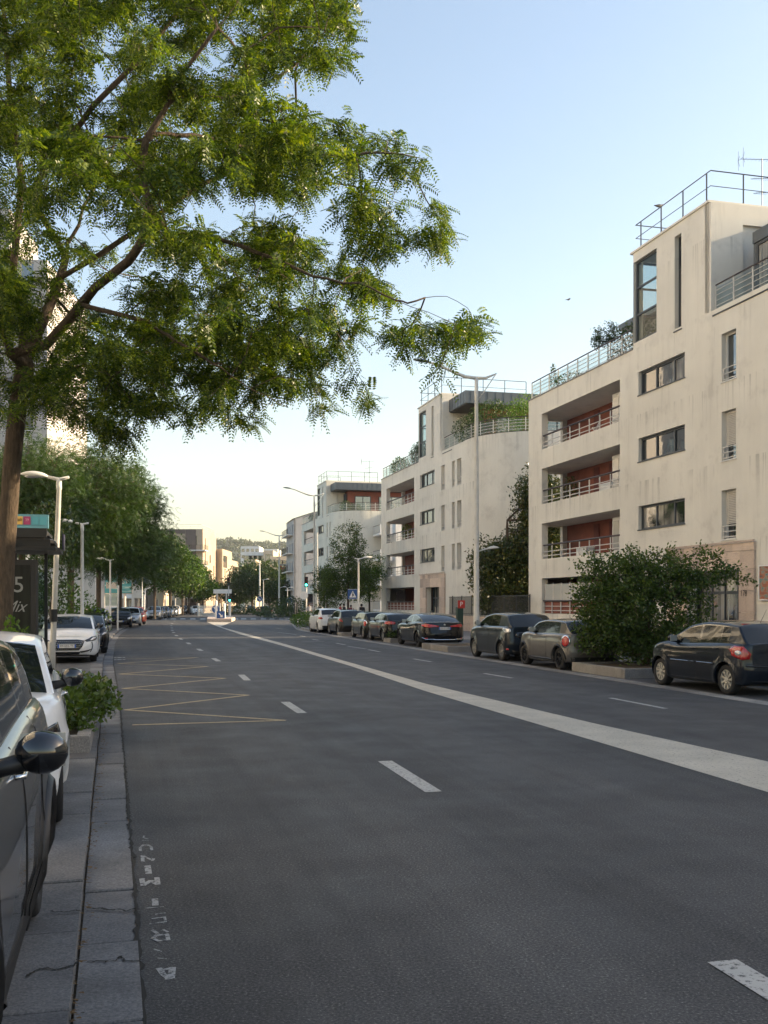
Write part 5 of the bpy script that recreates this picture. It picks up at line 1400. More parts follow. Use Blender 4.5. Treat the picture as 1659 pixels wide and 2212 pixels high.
    weld(groups['window_trim']).build('window_trim', M['gloss_black'], e, smooth=True)
    if roofm: weld(groups['roof']).build('roof', roofm, e, smooth=True)
    for k, mb in sides.items(): weld(mb).build('side_window', M[glassm], e, smooth=True)
    allv = list(bodyw.v); allf = list(bodyw.f)
    for mb in [groups['windscreen'], groups['rear_window'], groups['window_trim'], groups['roof']] + list(sides.values()):
        o = len(allv); allv += mb.v; allf += [tuple(i+o for i in f) for f in mb.f]
    bvh = BVHTree.FromPolygons([Vector(v) for v in allv], allf)
    # underbody
    ub = MB(); iw = W/2-.25
    ub.box(xr+.25, xf-.3, -iw, iw, .19, .72); ub.box(X(sp.fo+sp.wb)+Ra+.01, axF-Ra-.01, -W/2+.10, W/2-.10, .185, .60)
    ub.box(xr+.16, axR-Ra-.02, -iw-.02, iw+.02, .24, .60); ub.build('underbody', M['black'], e)
    # projection of outlines on to the surface
    def proj(o, d, default=None):
        hit = bvh.ray_cast(Vector(o), Vector(d).normalized(), 6.)
        return hit[0]
    def frame(view, sg=1):
        if view == 'rear': return Vector((1,0,0)), Vector((0,1,0)), Vector((xr-1,0,0))
        if view == 'front': return Vector((-1,0,0)), Vector((0,1,0)), Vector((xf+1,0,0))
        if view == 'side': return Vector((0,-sg,0)), Vector((1,0,0)), Vector((0,sg*(W/2+1),0))
        if view == 'rc': return Vector((1,-sg,0)).normalized(), Vector((1,sg,0)).normalized(), Vector((xr-1,sg*(W/2+1),0))
        if view == 'fc': return Vector((-1,-sg,0)).normalized(), Vector((-1,sg,0)).normalized(), Vector((xf+1,sg*(W/2+1),0))
    def patch(nm, view, poly, m, parent=None, sg=1, lift=.008, rings=5, rot=None):
        d, ax, o = frame(view, sg); P2 = []
        for i in range(len(poly)):
            a, b = poly[i], poly[(i+1)%len(poly)]; n = max(1, int(math.hypot(b[0]-a[0], b[1]-a[1])/.05))
            for k in range(n): P2.append((a[0]+(b[0]-a[0])*k/n, a[1]+(b[1]-a[1])*k/n))
        cx = sum(p[0] for p in P2)/len(P2); cy = sum(p[1] for p in P2)/len(P2); mb = MB(); N = len(P2); ringsv = []
        last = None
        for ri in range(rings+2):
            t = 1. if ri == 0 else 1-(ri-1)/rings
            for (u, v) in P2:
                uu, vv = cx+(u-cx)*t, cy+(v-cy)*t
                hp = proj(o + ax*uu + Vector((0,0,vv)), d)
                if hp is None: hp = (last if last is not None else o + ax*uu + Vector((0,0,vv)) + d)
                last = hp; l = -.004 if ri == 0 else lift*(1 if ri > 1 else .8)
                mb.v.append(tuple(hp - d*l))
        for ri in range(rings+1):
            for k in range(N):
                mb.f.append((ri*N+k, ri*N+(k+1)%N, (ri+1)*N+(k+1)%N, (ri+1)*N+k)); mb.m.append(0)
        return mb.build(nm, m, parent or e, smooth=True)
    def both(nm, view, poly, m, parent=None, **kw):
        return [patch(nm, view, poly, m, parent, sg=sg, **kw) for sg in (1,-1)]
    def seam(mb, view, pl, wd=.007, sg=1, lift=.0015):
        d, ax, o = frame(view, sg); pts = []
        for a, b in zip(pl[:-1], pl[1:]):
            n = max(1, int(math.hypot(b[0]-a[0], b[1]-a[1])/.06))
            for k in range(n+1):
                hp = proj(o + ax*(a[0]+(b[0]-a[0])*k/n) + Vector((0,0,a[1]+(b[1]-a[1])*k/n)), d)
                if hp is not None and (not pts or (hp-pts[-1]).length > .004): pts.append(hp + (-d)*lift)
        if len(pts) > 1: mb.tube(pts, wd*.5, 4, cap=False)
    if detail:
        def gap(view, pl, nm='door_seam', **kw):
            q = MB(); seam(q, view, pl, **kw)
            if q.v: q.build(nm, M['black'], e)
        for sg in (1,-1):
            for dd in trimdoors: gap('side', [(X(dd), float(zt_d(dd))-.01), (X(dd)-.01, .55), (X(dd)+.01, sp.zb+.06)], sg=sg)
            gap('side', [(X(trimdoors[0]), sp.zb+.06), (X(trimdoors[-1])+.02, sp.zb+.06)], nm='sill_seam', sg=sg)
            gap('side', [(X(sp.fo)+Ra+.02, .62), (X(.35), .58)], nm='bumper_seam', sg=sg)
            gap('side', [(axR-Ra*.9, .66), (xr+.2, .62)], nm='bumper_seam', sg=sg)
        gap('rear', [(-W*.43, sp.tail*.62), (W*.43, sp.tail*.62)], nm='hatch_seam')
        for sg in (1,-1):
            for dd in trimdoors[1:]:
                hp = proj(Vector((X(dd)+.14, sg*(W/2+1), float(zt_d(dd))-.11)), (0,-sg,0))
                if hp is None: continue
                h_ = MB().tube([(hp.x-.09,hp.y-.002*sg,hp.z),(hp.x-.07,hp.y+.035*sg,hp.z),(hp.x+.07,hp.y+.035*sg,hp.z),(hp.x+.09,hp.y-.002*sg,hp.z)], .012, 6)
                h_.build('door_handle', paintm if mirrorm is None else M['chrome'], e, smooth=True)
    # mirrors
    for sg in (1,-1):
        dmr = sp.ws + .42; mz = float(zt_d(dmr))+.10; my = W/2*sp.cw*.98
        mm = MB(); mm.ball((X(dmr), sg*(my+mo), mz), (.07,.095,.080), 18)
        ob = mm.build('mirror', mirrorm or paintm, e, smooth=True)
        am = MB().tube([(X(dmr)+.02, sg*(my-.04), mz-.07),(X(dmr), sg*(my+.07), mz-.05),(X(dmr), sg*(my+mo-.05), mz-.03)], [.04,.034,.036], 8)
        am.build('mirror_arm', M['black'], ob, smooth=True)
        gl = MB(); gl.box(X(dmr)-.078, X(dmr)-.062, sg*(my+mo)-.08, sg*(my+mo)+.08, mz-.062, mz+.062); gl.build('mirror_glass', M['alloy'], ob)
    # wheels
    Rw = sp.R; wd = .205
    for ax in (axF, axR):
        for sg in (1,-1):
            yc = sg*(W/2-.035-wd/2); tm = MB()
            tm.lathe([(Rw*.66,-wd*.46),(Rw*.72,-wd/2),(Rw*.93,-wd*.49),(Rw*.985,-wd*.40),(Rw,-wd*.30),(Rw,wd*.30),(Rw*.985,wd*.40),(Rw*.93,wd*.49),(Rw*.72,wd/2),(Rw*.66,wd*.46),(Rw*.66,-wd*.46)], c=(ax,yc,Rw), axis='y', n=36)
            to = tm.build('wheel', M['tyre'], e, smooth=True)
            rm = MB(); yo = yc + sg*wd*.40
            def ring(r0, r1, y0, y1):
                rm.lathe([(r0,y0),(r1,y1)], c=(ax,0,Rw), axis='y', n=36)
            rm.lathe([(Rw*.655,yc-sg*wd*.3),(Rw*.655,yo+sg*.006),(Rw*.61,yo+sg*.008),(Rw*.60,yo-sg*.012),(Rw*.60,yc-sg*wd*.2)], c=(ax,0,Rw), axis='y', n=36)
            back = MB(); back.lathe([(.0,yc),(Rw*.6,yc)], c=(ax,0,Rw), axis='y', n=24)
            if rimstyle == 'cover':
                rm.lathe([(0,yo+sg*.014),(Rw*.14,yo+sg*.014),(Rw*.18,yo+sg*.004),(Rw*.24,yo+sg*.010)], c=(ax,0,Rw), axis='y', n=24)
            else: rm.lathe([(0,yo+sg*.002),(Rw*.13,yo+sg*.002),(Rw*.17,yo-sg*.02)], c=(ax,0,Rw), axis='y', n=20)
            for k in range(nsp):
                t0 = 2*math.pi*k/nsp + .3; w0, w1 = (.30, .20) if rimstyle == 'cover' else (.16, .12)
                if nsp > 7: w0, w1 = (.20,.17) if rimstyle == 'cover' else (.10,.07)
                pr_ = []
                for rr2, ww in ((Rw*.12, w0*.25), (Rw*.35, w0*.33), (Rw*.60, w1*.5)):
                    pr_.append((rr2, ww))
                L_ = []
                for (rr2, ww) in pr_: L_.append((ax+math.cos(t0)*rr2 - math.sin(t0)*ww*Rw, Rw+math.sin(t0)*rr2 + math.cos(t0)*ww*Rw))
                for (rr2, ww) in reversed(pr_): L_.append((ax+math.cos(t0)*rr2 + math.sin(t0)*ww*Rw, Rw+math.sin(t0)*rr2 - math.cos(t0)*ww*Rw))
                rm.extr([(p[0], yo-sg*.0, p[1]) for p in L_], (0,-sg*.03,0))
            ro = rm.build('rim', M[rim], to)
            back.build('brake', M['black'], to)
    # plates with writing
    def number_plate(txt, end):
        sgx = -1 if end == 'rear' else 1; z0 = sp.pz_r if end == 'rear' else sp.pz_f
        hp = proj((sgx*(L/2+1),0,z0), (-sgx,0,0)); hp2 = proj((sgx*(L/2+1),.22,z0+.05), (-sgx,0,0)); hp3 = proj((sgx*(L/2+1),.22,z0-.05), (-sgx,0,0))
        xs_ = [h.x for h in (hp,hp2,hp3) if h]; x0 = (max(xs_) if sgx > 0 else min(xs_)) + sgx*.006
        q = MB(); q.box(min(x0,x0+sgx*.008), max(x0,x0+sgx*.008), -.26, .26, z0-.055, z0+.055); po = q.build('number_plate', M['plate'], e)
        q = MB(); x1 = x0+sgx*.009; q.box(min(x1-sgx*.0005,x1+sgx*.001), max(x1-sgx*.0005,x1+sgx*.001), *( (.215,.258) if sgx < 0 else (-.258,-.215)), z0-.053, z0+.053); q.build('plate_band', M['plateblue'], po); q = MB(); q.box(min(x1-sgx*.0005,x1+sgx*.001), max(x1-sgx*.0005,x1+sgx*.001), *((-.258,-.215) if sgx < 0 else (.215,.258)), z0-.053, z0+.053)
        q.build('plate_band', M['plateblue'], po)
        text_mesh('plate_text', txt, .098, M['ink'], po, (x1+sgx*.001, 0, z0), (R(90),0,R(-90) if sgx < 0 else R(90)), sx=.92)
    e['_h'] = 1; del e['_h']
    api = Spec(); api.e = e; api.patch = patch; api.both = both; api.seam = seam; api.proj = proj; api.X = X; api.W = W; api.L = L; api.xr = xr; api.xf = xf; api.axF = axF; api.axR = axR; api.Ra = Ra; api.plate = number_plate; api.zt = zt_d; api.C = C; api.rwo = rwo; api.sp = sp
    return api
def park(api, s, u_side, back=False, z=0., dyaw=0., side='left', axle='rear'):
    """set a car by the road-side face of its wheels: s of its rear axle, u of that face; back=True when it faces us"""
    e = api.e; sp = api.sp; W = sp.W
    h = math.pi/2 + TA + dyaw + (math.pi if back else 0)
    f = Vector((math.cos(h), math.sin(h), 0)); l = Vector((-f.y, f.x, 0))
    ax = api.axR if axle == 'rear' else api.axF
    p = su(s, u_side)
    sgn = 1 if side == 'left' else -1
    o = p - f*ax - l*sgn*(W/2-.035)
    e.location = (o.x, o.y, z); e.rotation_euler = (0,0,h)
    return e

# ---- right row -----------------------------------------------------------------
RG = 'cars parked along the right kerb'
# navy hatchback nearest
sp = spec(L=4.0,W=1.72,H=1.49,wb=2.575,fo=.80,R=.305,hood=.74,cowl=1.0,belt=1.0,tail=1.03,ws=1.02,wst=1.90,rr=3.56,rg=3.90,wins=[(1.45,2.28),(2.36,3.06),(3.09,3.38)],rec_r=.05,fr=.46,pr=5.,roofz=[(1.90,1.425),(2.5,1.49),(3.56,1.43)],tum=.24)
sp.pz_r, sp.pz_f = .50, .40
a = car('parked_car', sp, paint('navy',(.010,.014,.022),.2), 'dark navy hatchback with beige wheel trims, cut off by the right edge of the picture', group=RG, rim='hub', nsp=9, rimstyle='cover', trimdoors=(1.28,2.32,3.18))
for sg in (1,-1):
    tl = a.patch('tail_lamp', 'rc', [(.0,.98),(.22,1.00),(.34,.93),(.26,.80),(.02,.72),(-.10,.74),(-.13,.84)], M['redlamp'], sg=sg, lift=.02)
    a.patch('lamp_ring', 'rc', [(.12+.075*math.cos(t),.86+.05*math.sin(t)) for t in np.linspace(0,5.7,12)], M['clearlamp'], tl, sg=sg, lift=.026, rings=2)
    q = MB(); a.seam(q, 'side', [(a.X(1.32),.60),(a.X(2.28),.60)], wd=.035, sg=sg, lift=.006); a.seam(q, 'side', [(a.X(2.36),.60),(a.X(3.0),.60)], wd=.035, sg=sg, lift=.006); q.build('rubbing_strip', M['black'], a.e)
    q = MB(); a.seam(q, 'side', [(a.X(1.34),.617),(a.X(2.26),.617)], wd=.008, sg=sg, lift=.024); a.seam(q, 'side', [(a.X(2.38),.617),(a.X(2.95),.617)], wd=.008, sg=sg, lift=.024); q.build('strip_trim', M['chrome'], a.e)
a.patch('bumper_insert', 'rear', [(-.72,.30),(.72,.30),(.70,.22),(-.70,.22)], M['black'], lift=.006)
q = MB(); a.seam(q, 'rear', [(-.74,.60),(-.2,.58),(.2,.58),(.74,.60)], wd=.03, lift=.008); q.build('bumper_strip', M['black'], a.e)
q = MB(); q.box(a.xr+.50, a.xr+.58, -.5, .5, 1.40, 1.43); q.build('high_brake_lamp', M['redlamp'], a.e)
q = MB(); q.tube([(a.X(3.3),.0,1.40),(a.X(3.55),.0,1.72)], [.006,.002], 5); q.build('aerial', M['black'], a.e)
a.plate('BN-708-KP', 'rear')
park(a, 18.15, 11.84, z=.006)
# a round driving-school style warning card seen through the rear glass
# bronze retro hatchback
sp = spec(L=3.82,W=1.727,H=1.414,wb=2.495,fo=.72,R=.305,hood=.80,cowl=1.0,belt=1.0,tail=1.0,ws=1.0,wst=1.55,rr=3.38,rg=3.70,wins=[(1.33,2.32),(2.36,3.12)],cw=.91,tum=.17,rec_r=.04,fr=.52,pr=3.4,ff=.7,
          roofz=[(1.55,1.35),(2.2,1.414),(3.38,1.375)])
sp.pz_r, sp.pz_f = .72, .42
BR = paint('bronze',(.15,.142,.135),.6,.4)
a = car('parked_car', sp, BR, 'bronze-grey retro three-door hatchback with dark wheels, half behind the bush', group=RG, rim='alloyd', nsp=8, trimdoors=(1.25,2.40), roofm=M['gloss_black'])
for sg in (1,-1):
    tl = a.patch('tail_lamp', 'rc', [(.12+.155*math.cos(t),.80+.175*math.sin(t)) for t in np.linspace(0,2*math.pi,20)[:-1]], M['chrome'], sg=sg, lift=.012)
    a.patch('lens', 'rc', [(.12+.125*math.cos(t),.80+.145*math.sin(t)) for t in np.linspace(0,2*math.pi,18)[:-1]], M['redlamp'], tl, sg=sg, lift=.028)
    for ax in (a.axF, a.axR):
        q = MB(); r0, r1 = a.Ra-.005, a.Ra+.06
        pl = [(ax+(a.Ra+.028)*math.cos(t), .305+(a.Ra+.028)*math.sin(t)) for t in np.linspace(-.25, math.pi+.25, 16)]
        a.seam(q, 'side', pl, wd=.065, sg=sg, lift=-.010); q.build('arch_trim', M['black'], a.e, smooth=True)
a.patch('plate_recess', 'rear', [(-.46,.86),(.46,.86),(.44,.66),(.36,.62),(-.36,.62),(-.44,.66)], M['gloss_black'], lift=.004)
a.patch('bumper_insert', 'rear', [(-.70,.36),(.70,.36),(.66,.24),(-.66,.24)], M['black'], lift=.006)
q = MB(); a.seam(q, 'side', [(a.X(1.2),.28),(a.X(3.0),.28)], wd=.07, sg=1, lift=0); q.build('sill', M['black'], a.e)
a.plate('ER-687-YW', 'rear'); park(a, 26.17, 11.82, z=.006)
# dark blue-grey electric hatchback
sp = spec(L=4.08,W=1.787,H=1.562,wb=2.588,fo=.84,R=.315,hood=.82,cowl=1.06,belt=1.10,tail=1.10,ws=.95,wst=1.75,rr=3.55,rg=3.98,wins=[(1.3,2.3),(2.36,3.05)],rec_r=.08,fr=.5,pr=4.5,roofz=[(1.75,1.49),(2.5,1.562),(3.55,1.50)],cw=.90,tum=.30)
sp.pz_r, sp.pz_f = .82, .42
a = car('parked_car', sp, paint('bluegrey',(.014,.02,.028),.3), 'dark blue-grey rounded hatchback with silver wheels parked just beyond the bronze one', group=RG, rim='alloy', nsp=10, trimdoors=(1.2,2.33,3.1))
for sg in (1,-1):
    a.patch('tail_lamp', 'rc', [(.30,1.06),(.36,1.0),(.16,.90),(-.06,.93),(-.02,1.03)], M['clearlamp'], sg=sg, lift=.012)
    a.patch('reflector', 'rc', [(.02,.36),(.12,.36),(.12,.41),(.02,.41)], M['redlamp'], sg=sg, lift=.01, rings=2)
a.patch('hatch_recess', 'rear', [(-.55,.92),(.55,.92),(.62,.80),(.30,.68),(-.30,.68),(-.62,.80)], M['gloss_black'], lift=.003)
a.patch('bumper_insert', 'rear', [(-.70,.34),(.70,.34),(.66,.24),(-.66,.24)], M['black'], lift=.006)
a.plate('FN-664-CM', 'rear'); park(a, 30.8, 11.9, z=.006)
# black saloon
sp = spec(L=4.96,W=1.865,H=1.445,wb=2.87,fo=.98,R=.335,hood=.74,cowl=.98,belt=1.0,tail=1.05,ws=1.45,wst=2.25,rr=3.55,rg=4.45,wins=[(1.9,2.72),(2.78,3.5),(3.54,3.8)],deck=1.06,rec_r=.12,rec_f=.25,fr=.7,ff=.9,cw=.88,tum=.34,
          roofz=[(2.25,1.38),(2.85,1.445),(3.55,1.38)])
sp.pz_r, sp.pz_f = .80, .42
a = car('parked_car', sp, paint('black',(.004,.0045,.006),.0), 'glossy black saloon with thin red tail lamps and a chrome line along its bumper', group=RG, rim='alloyd', nsp=10, trimdoors=(1.75,2.75,3.75))
for sg in (1,-1):
    a.patch('tail_lamp', 'rc', [(.32,.96),(.34,.90),(-.05,.84),(-.42,.86),(-.42,.91),(-.02,.99)], M['redlamp'], sg=sg, lift=.014)
    a.patch('reflector', 'rc', [(-.05,.36),(.12,.36),(.12,.40),(-.05,.41)], M['redlamp'], sg=sg, lift=.01, rings=2)
q = MB(); a.seam(q, 'rear', [(-.90,.42),(-.80,.345),(-.5,.35),(-.42,.33),(.42,.33),(.5,.35),(.80,.345),(.90,.42)], wd=.028, lift=.012); q.build('chrome_strip', M['chrome'], a.e)
a.patch('bumper_insert', 'rear', [(-.74,.32),(.74,.32),(.70,.23),(-.70,.23)], M['black'], lift=.005)
q = MB(); q.lathe([(.0,.0),(.045,.0),(.045,-.012),(.038,-.012)], c=(a.proj((a.xr-1,0,.95),(1,0,0)).x-.002,0,.95), axis='x', n=18); q.build('badge', M['chrome'], a.e)
q = MB(); q.prism([(a.X(2.95)-.0,-.012),(a.X(2.95),.012),(a.X(3.15),.012),(a.X(3.15),-.012)], 1.42, 1.48); q.build('roof_fin', M['gloss_black'], a.e)
a.plate('GS-211-PB', 'rear'); park(a, 41.55, 12.26, z=.006)
# black compact with red lamps
sp = spec(L=4.31,W=1.785,H=1.425,wb=2.637,fo=.87,R=.315,hood=.74,cowl=.98,belt=1.0,tail=1.02,ws=1.25,wst=2.0,rr=3.75,rg=4.15,wins=[(1.65,2.5),(2.56,3.25),(3.28,3.6)],rec_r=.08,fr=.6)
sp.pz_r, sp.pz_f = .80, .42
A3 = car('parked_car', sp, paint('black',(.004,.0045,.006),.0), 'black compact hatchback with wide red tail lamps and pale number plate, beyond the saloon', group=RG, rim='alloy', nsp=9, trimdoors=(1.5,2.53,3.4)); a = A3
for sg in (1,-1): a.patch('tail_lamp', 'rc', [(.30,.97),(.32,.88),(.0,.84),(-.30,.85),(-.28,.96),(.0,.99)], M['redlamp'], sg=sg, lift=.014)
a.patch('bumper_insert', 'rear', [(-.70,.34),(.70,.34),(.66,.24),(-.66,.24)], M['black'], lift=.006)
a.plate('EY-491-JZ', 'rear'); park(a, 47.6, 12.3, z=.006)
# dark green retro hatch with ringed lamp
sp = spec(L=3.82,W=1.727,H=1.414,wb=2.495,fo=.72,R=.305,hood=.80,cowl=1.0,belt=1.0,tail=1.0,ws=1.0,wst=1.55,rr=3.38,rg=3.70,wins=[(1.33,2.32),(2.36,3.12)],cw=.91,tum=.17,rec_r=.04,fr=.52,pr=3.4,ff=.7,roofz=[(1.55,1.35),(2.2,1.414),(3.38,1.375)])
sp.pz_r, sp.pz_f = .72, .42
a = car('parked_car', sp, paint('darkgreen',(.008,.011,.01),.2), 'small black retro hatchback with a chrome-ringed tail lamp, beyond the black compact', group=RG, rim='alloy', nsp=8, trimdoors=(1.25,2.40))
for sg in (1,-1):
    tl = a.patch('tail_lamp', 'rc', [(.12+.155*math.cos(t),.80+.175*math.sin(t)) for t in np.linspace(0,2*math.pi,20)[:-1]], M['chrome'], sg=sg, lift=.012)
    a.patch('lens', 'rc', [(.12+.12*math.cos(t),.80+.14*math.sin(t)) for t in np.linspace(0,2*math.pi,18)[:-1]], M['redlamp'], tl, sg=sg, lift=.028)
park(a, 51.95, 12.35, z=.006)
# dark grey hatchback, slanted lamp
sp = spec(L=4.28,W=1.815,H=1.50,wb=2.608,fo=.95,R=.315,hood=.76,cowl=1.0,belt=1.02,tail=1.04,ws=1.05,wst=1.95,rr=3.65,rg=4.12,wins=[(1.5,2.45),(2.5,3.25)],rec_r=.08,fr=.5,pr=4.5,roofz=[(1.95,1.44),(2.6,1.5),(3.65,1.43)])
sp.pz_r, sp.pz_f = .52, .42
P308 = car('parked_car', sp, paint('darkgrey',(.022,.021,.021),.3), 'dark brown-grey hatchback with slanted tail lamps, just before the white one', group=RG, rim='alloy', nsp=5, trimdoors=(1.3,2.47,3.35)); a = P308
for sg in (1,-1): a.patch('tail_lamp', 'rc', [(.30,1.02),(.36,.93),(.05,.80),(-.08,.78),(-.06,.86),(.1,.98)], M['redlamp'], sg=sg, lift=.014)
park(a, 58.0, 12.3, z=.006)
# white compact SUV
sp = spec(L=4.15,W=1.79,H=1.56,wb=2.60,fo=.85,R=.33,hood=.88,cowl=1.06,belt=1.08,tail=1.12,ws=1.1,wst=1.85,rr=3.55,rg=4.0,wins=[(1.5,2.4),(2.45,3.2)],rec_r=.08,fr=.5,pr=4.5)
sp.pz_r, sp.pz_f = .60, .42
WHITE = paint('white',(.76,.76,.755),0.,.3)
a = car('parked_car', sp, WHITE, 'white compact hatchback at the far end of the right row, beside the green hedge', group=RG, rim='alloy', nsp=5, trimdoors=(1.3,2.42,3.3))
for sg in (1,-1): a.patch('tail_lamp', 'rc', [(.28,.98),(.28,.90),(-.04,.86),(-.12,.90),(-.06,.99)], M['redlamp'], sg=sg, lift=.014)
a.patch('bumper_insert', 'rear', [(-.70,.46),(.70,.46),(.66,.24),(-.66,.24)], M['black'], lift=.006)
park(a, 62.9, 12.05, z=.006)

# ---- left row, all facing the camera ---------------------------------------------
LG = 'cars parked along the left kerb'
sp = spec(L=4.50,W=1.80,H=1.64,wb=2.76,fo=.86,R=.34,hood=.95,cowl=1.14,belt=1.13,tail=1.18,ws=1.08,wst=1.80,rr=3.85,rg=4.3,wins=[(1.42,2.30),(2.38,3.18),(3.22,3.70)],rec_f=.16,fr=.5,cw=.93,tum=.26,ff=.7)
sp.pz_r, sp.pz_f = .8, .5
a = car('parked_car', sp, paint('graphite',(.075,.072,.07),.75,.3), 'dark grey crossover cut off by the left edge of the picture, nearest car of all', group=LG, rim='alloyd', nsp=5, trimdoors=(1.25,2.33,3.25), mirrorm=M['gloss_black'], mo=.20)
for sg in (1,-1):
    q = MB(); a.seam(q, 'side', [(a.axF-a.Ra-.05,.36),(a.axR+a.Ra+.05,.36)], wd=.13, sg=sg, lift=-.046); q.build('door_cladding', M['black'], a.e, smooth=True)
    q = MB()
    for ax in (a.axF, a.axR):
        q = MB(); pl = [(ax+(a.Ra+.03)*math.cos(t), .34+(a.Ra+.03)*math.sin(t)) for t in np.linspace(-.2, math.pi+.2, 18)]
        a.seam(q, 'side', pl, wd=.08, sg=sg, lift=-.018); q.build('arch_trim', M['black'], a.e, smooth=True)
    q = MB()
    for k in range(16): a.seam(q, 'side', [(a.axR+a.Ra+.12+k*.05,.30),(a.axR+a.Ra+.10+k*.05,.42)], wd=.010, sg=sg, lift=.018)
    q.build('cladding_rib', M['black'], a.e)
park(a, 6.05, -.43, back=True, z=.085)
sp = spec(L=4.1,W=1.76,H=1.50,wb=2.55,fo=.84,R=.325,hood=.84,cowl=1.02,belt=1.04,tail=1.05,ws=1.0,wst=1.85,rr=3.5,rg=3.95,wins=[(1.4,2.3),(2.36,3.1)],rec_f=.2,cw=.92,ff=.85,pe=2.3)
sp.pz_r, sp.pz_f = .8, .46
a = car('parked_car', sp, WHITE, 'white hatchback with a black mirror tucked behind the dark grey crossover', group=LG, rim='alloyd', nsp=5, trimdoors=(1.2,2.33,3.2), mirrorm=M['gloss_black'])
for sg in (1,-1):
    a.patch('headlamp', 'fc', [(.30,.84),(.34,.76),(.12,.64),(-.12,.62),(-.14,.70),(.08,.80)], M['gloss_black'], sg=sg, lift=.012)
a.patch('grille', 'front', [(-.42,.62),(.42,.62),(.36,.36),(-.36,.36)], M['black'], lift=.006)
q = MB()   # child seat strap and pale seat seen behind the windscreen
a.plate('GB-319-RW', 'front'); park(a, 8.62, -.44, back=True, z=.085, axle='front', dyaw=R(3.5))
# white hatchback facing us with wide grille
def lion_hatch(label, pm, plate=None):
    sp = spec(L=4.06,W=1.745,H=1.43,wb=2.54,fo=.82,R=.33,hood=.78,cowl=.98,belt=1.0,tail=1.02,ws=1.0,wst=1.75,rr=3.4,rg=3.88,wins=[(1.4,2.3),(2.36,3.05)],rec_f=.20,cw=.92,ff=.62,pe=3.4)
    sp.pz_r, sp.pz_f = .6, .50
    a = car('parked_car', sp, pm, label, group=LG, rim='alloy', nsp=5, trimdoors=(1.2,2.33,3.15), mirrorm=M['gloss_black'])
    gr = a.patch('grille', 'front', [(-.50,.66),(-.3,.69),(.3,.69),(.50,.66),(.44,.48),(.34,.37),(-.34,.37),(-.44,.48)], M['gloss_black'], lift=.006)
    q = MB()
    for k in range(5):
        for j in range(17):
            y = -.46+j*.0575+(k%2)*.029; z = .41+k*.055
            if abs(y) > .44-(.66-z)*.25: continue
            h1 = a.proj((a.xf+1,y,z), (-1,0,0)); 
            if h1: q.ball((h1.x+.010, y, z), (.006,.016,.009), 6)
    q.build('grille_studs', M['alloy'], gr)
    for sg in (1,-1):
        hl = a.patch('headlamp', 'fc', [(.24,.80),(.30,.74),(.12,.66),(-.16,.62),(-.20,.66),(.04,.77)], M['gloss_black'], sg=sg, lift=.012)
        a.patch('lens', 'fc', [(.18,.765),(.22,.73),(.08,.68),(-.06,.665),(.04,.74)], M['clearlamp'], hl, sg=sg, lift=.018)
        q = MB(); a.seam(q, 'fc', [(-.02,.62),(.0,.50),(-.04,.38),(-.08,.32)], wd=.022, sg=sg, lift=.010); q.build('light_blade', M['alloyd'], a.e)
        a.patch('air_intake', 'front', [(sg*.36,.34),(sg*.60,.38),(sg*.74,.42),(sg*.60,.33),(sg*.40,.29)], M['black'], lift=.006)
    a.patch('lower_intake', 'front', [(-.40,.33),(.40,.33),(.34,.25),(-.34,.25)], M['black'], lift=.008)
    if plate: a.plate(plate, 'front')
    return a
a = lion_hatch('white hatchback facing the camera with a wide studded grille, just behind the lamp post', WHITE, 'FP-555-TS'); park(a, 32.3, -.66, back=True, z=.085, axle='front')
a = lion_hatch('black hatchback whose right half shows beside the white one facing us', paint('black',(.004,.0045,.006),.0)); park(a, 37.6, -.42, back=True, z=.085, axle='front', dyaw=R(0))
def front_car(label, pm, group=LG, tall=0., H=1.5, detail=True):
    sp = spec(L=4.2,W=1.78,H=H,wb=2.6,fo=.85,R=.32,hood=.82+tall,cowl=1.02+tall,belt=1.04+tall,tail=1.06+tall,ws=1.05,wst=1.85,rr=3.5,rg=3.98,wins=[(1.45,2.4),(2.46,3.2)],rec_f=.18,ff=.62,pe=3.2)
    sp.pz_r, sp.pz_f = .6, .48
    a = car('parked_car', sp, pm, label, group=group, rim='alloy', nsp=5, trimdoors=(1.2,2.4,3.2))
    a.patch('grille', 'front', [(-.42,.68),(.42,.68),(.36,.58),(-.36,.58)], M['gloss_black'], lift=.006)
    a.patch('lower_intake', 'front', [(-.52,.42),(.52,.42),(.46,.27),(-.46,.27)], M['black'], lift=.008)
    for sg in (1,-1): a.patch('headlamp', 'fc', [(.26,.84),(.28,.74),(.0,.64),(-.20,.64),(-.18,.72),(.06,.80)], M['clearlamp'], sg=sg, lift=.012)
    a.plate('DX-482-QF', 'front'); return a
SIL = paint('silver',(.42,.43,.44),.6,.35)
f1 = front_car('blue-grey car facing us, left of the bright kerb plant', paint('steel',(.14,.17,.22),.5)); park(f1, 69.0, -.75, back=True, z=.085, axle='front')
f2 = front_car('silver-grey car facing us above the bright kerb plant', SIL); f2.e.location = at(281,HZ,81).xy.to_3d()+Vector((0,0,.08)); f2.e.rotation_euler = (0,0,-math.pi/2+TA*.9)
def clone(api, label, loc, rz, group=None, paintm=None):
    c = copy_tree(api.e); c['label'] = label; c.location = loc; c.rotation_euler = (0,0,rz)
    if group: c['group'] = group
    if paintm:
        for ch in c.children:
            if ch.name.startswith(('body','mirror','door_handle')):
                ch.data = ch.data.copy(); ch.data.materials[0] = paintm
    return c
clone(f1, 'small dark car half hidden between the blue-grey and the silver-grey cars', at(259,HZ,76).xy.to_3d()+Vector((0,0,.08)), -math.pi/2+TA, paintm=paint('black',(.004,.0045,.006),.0))
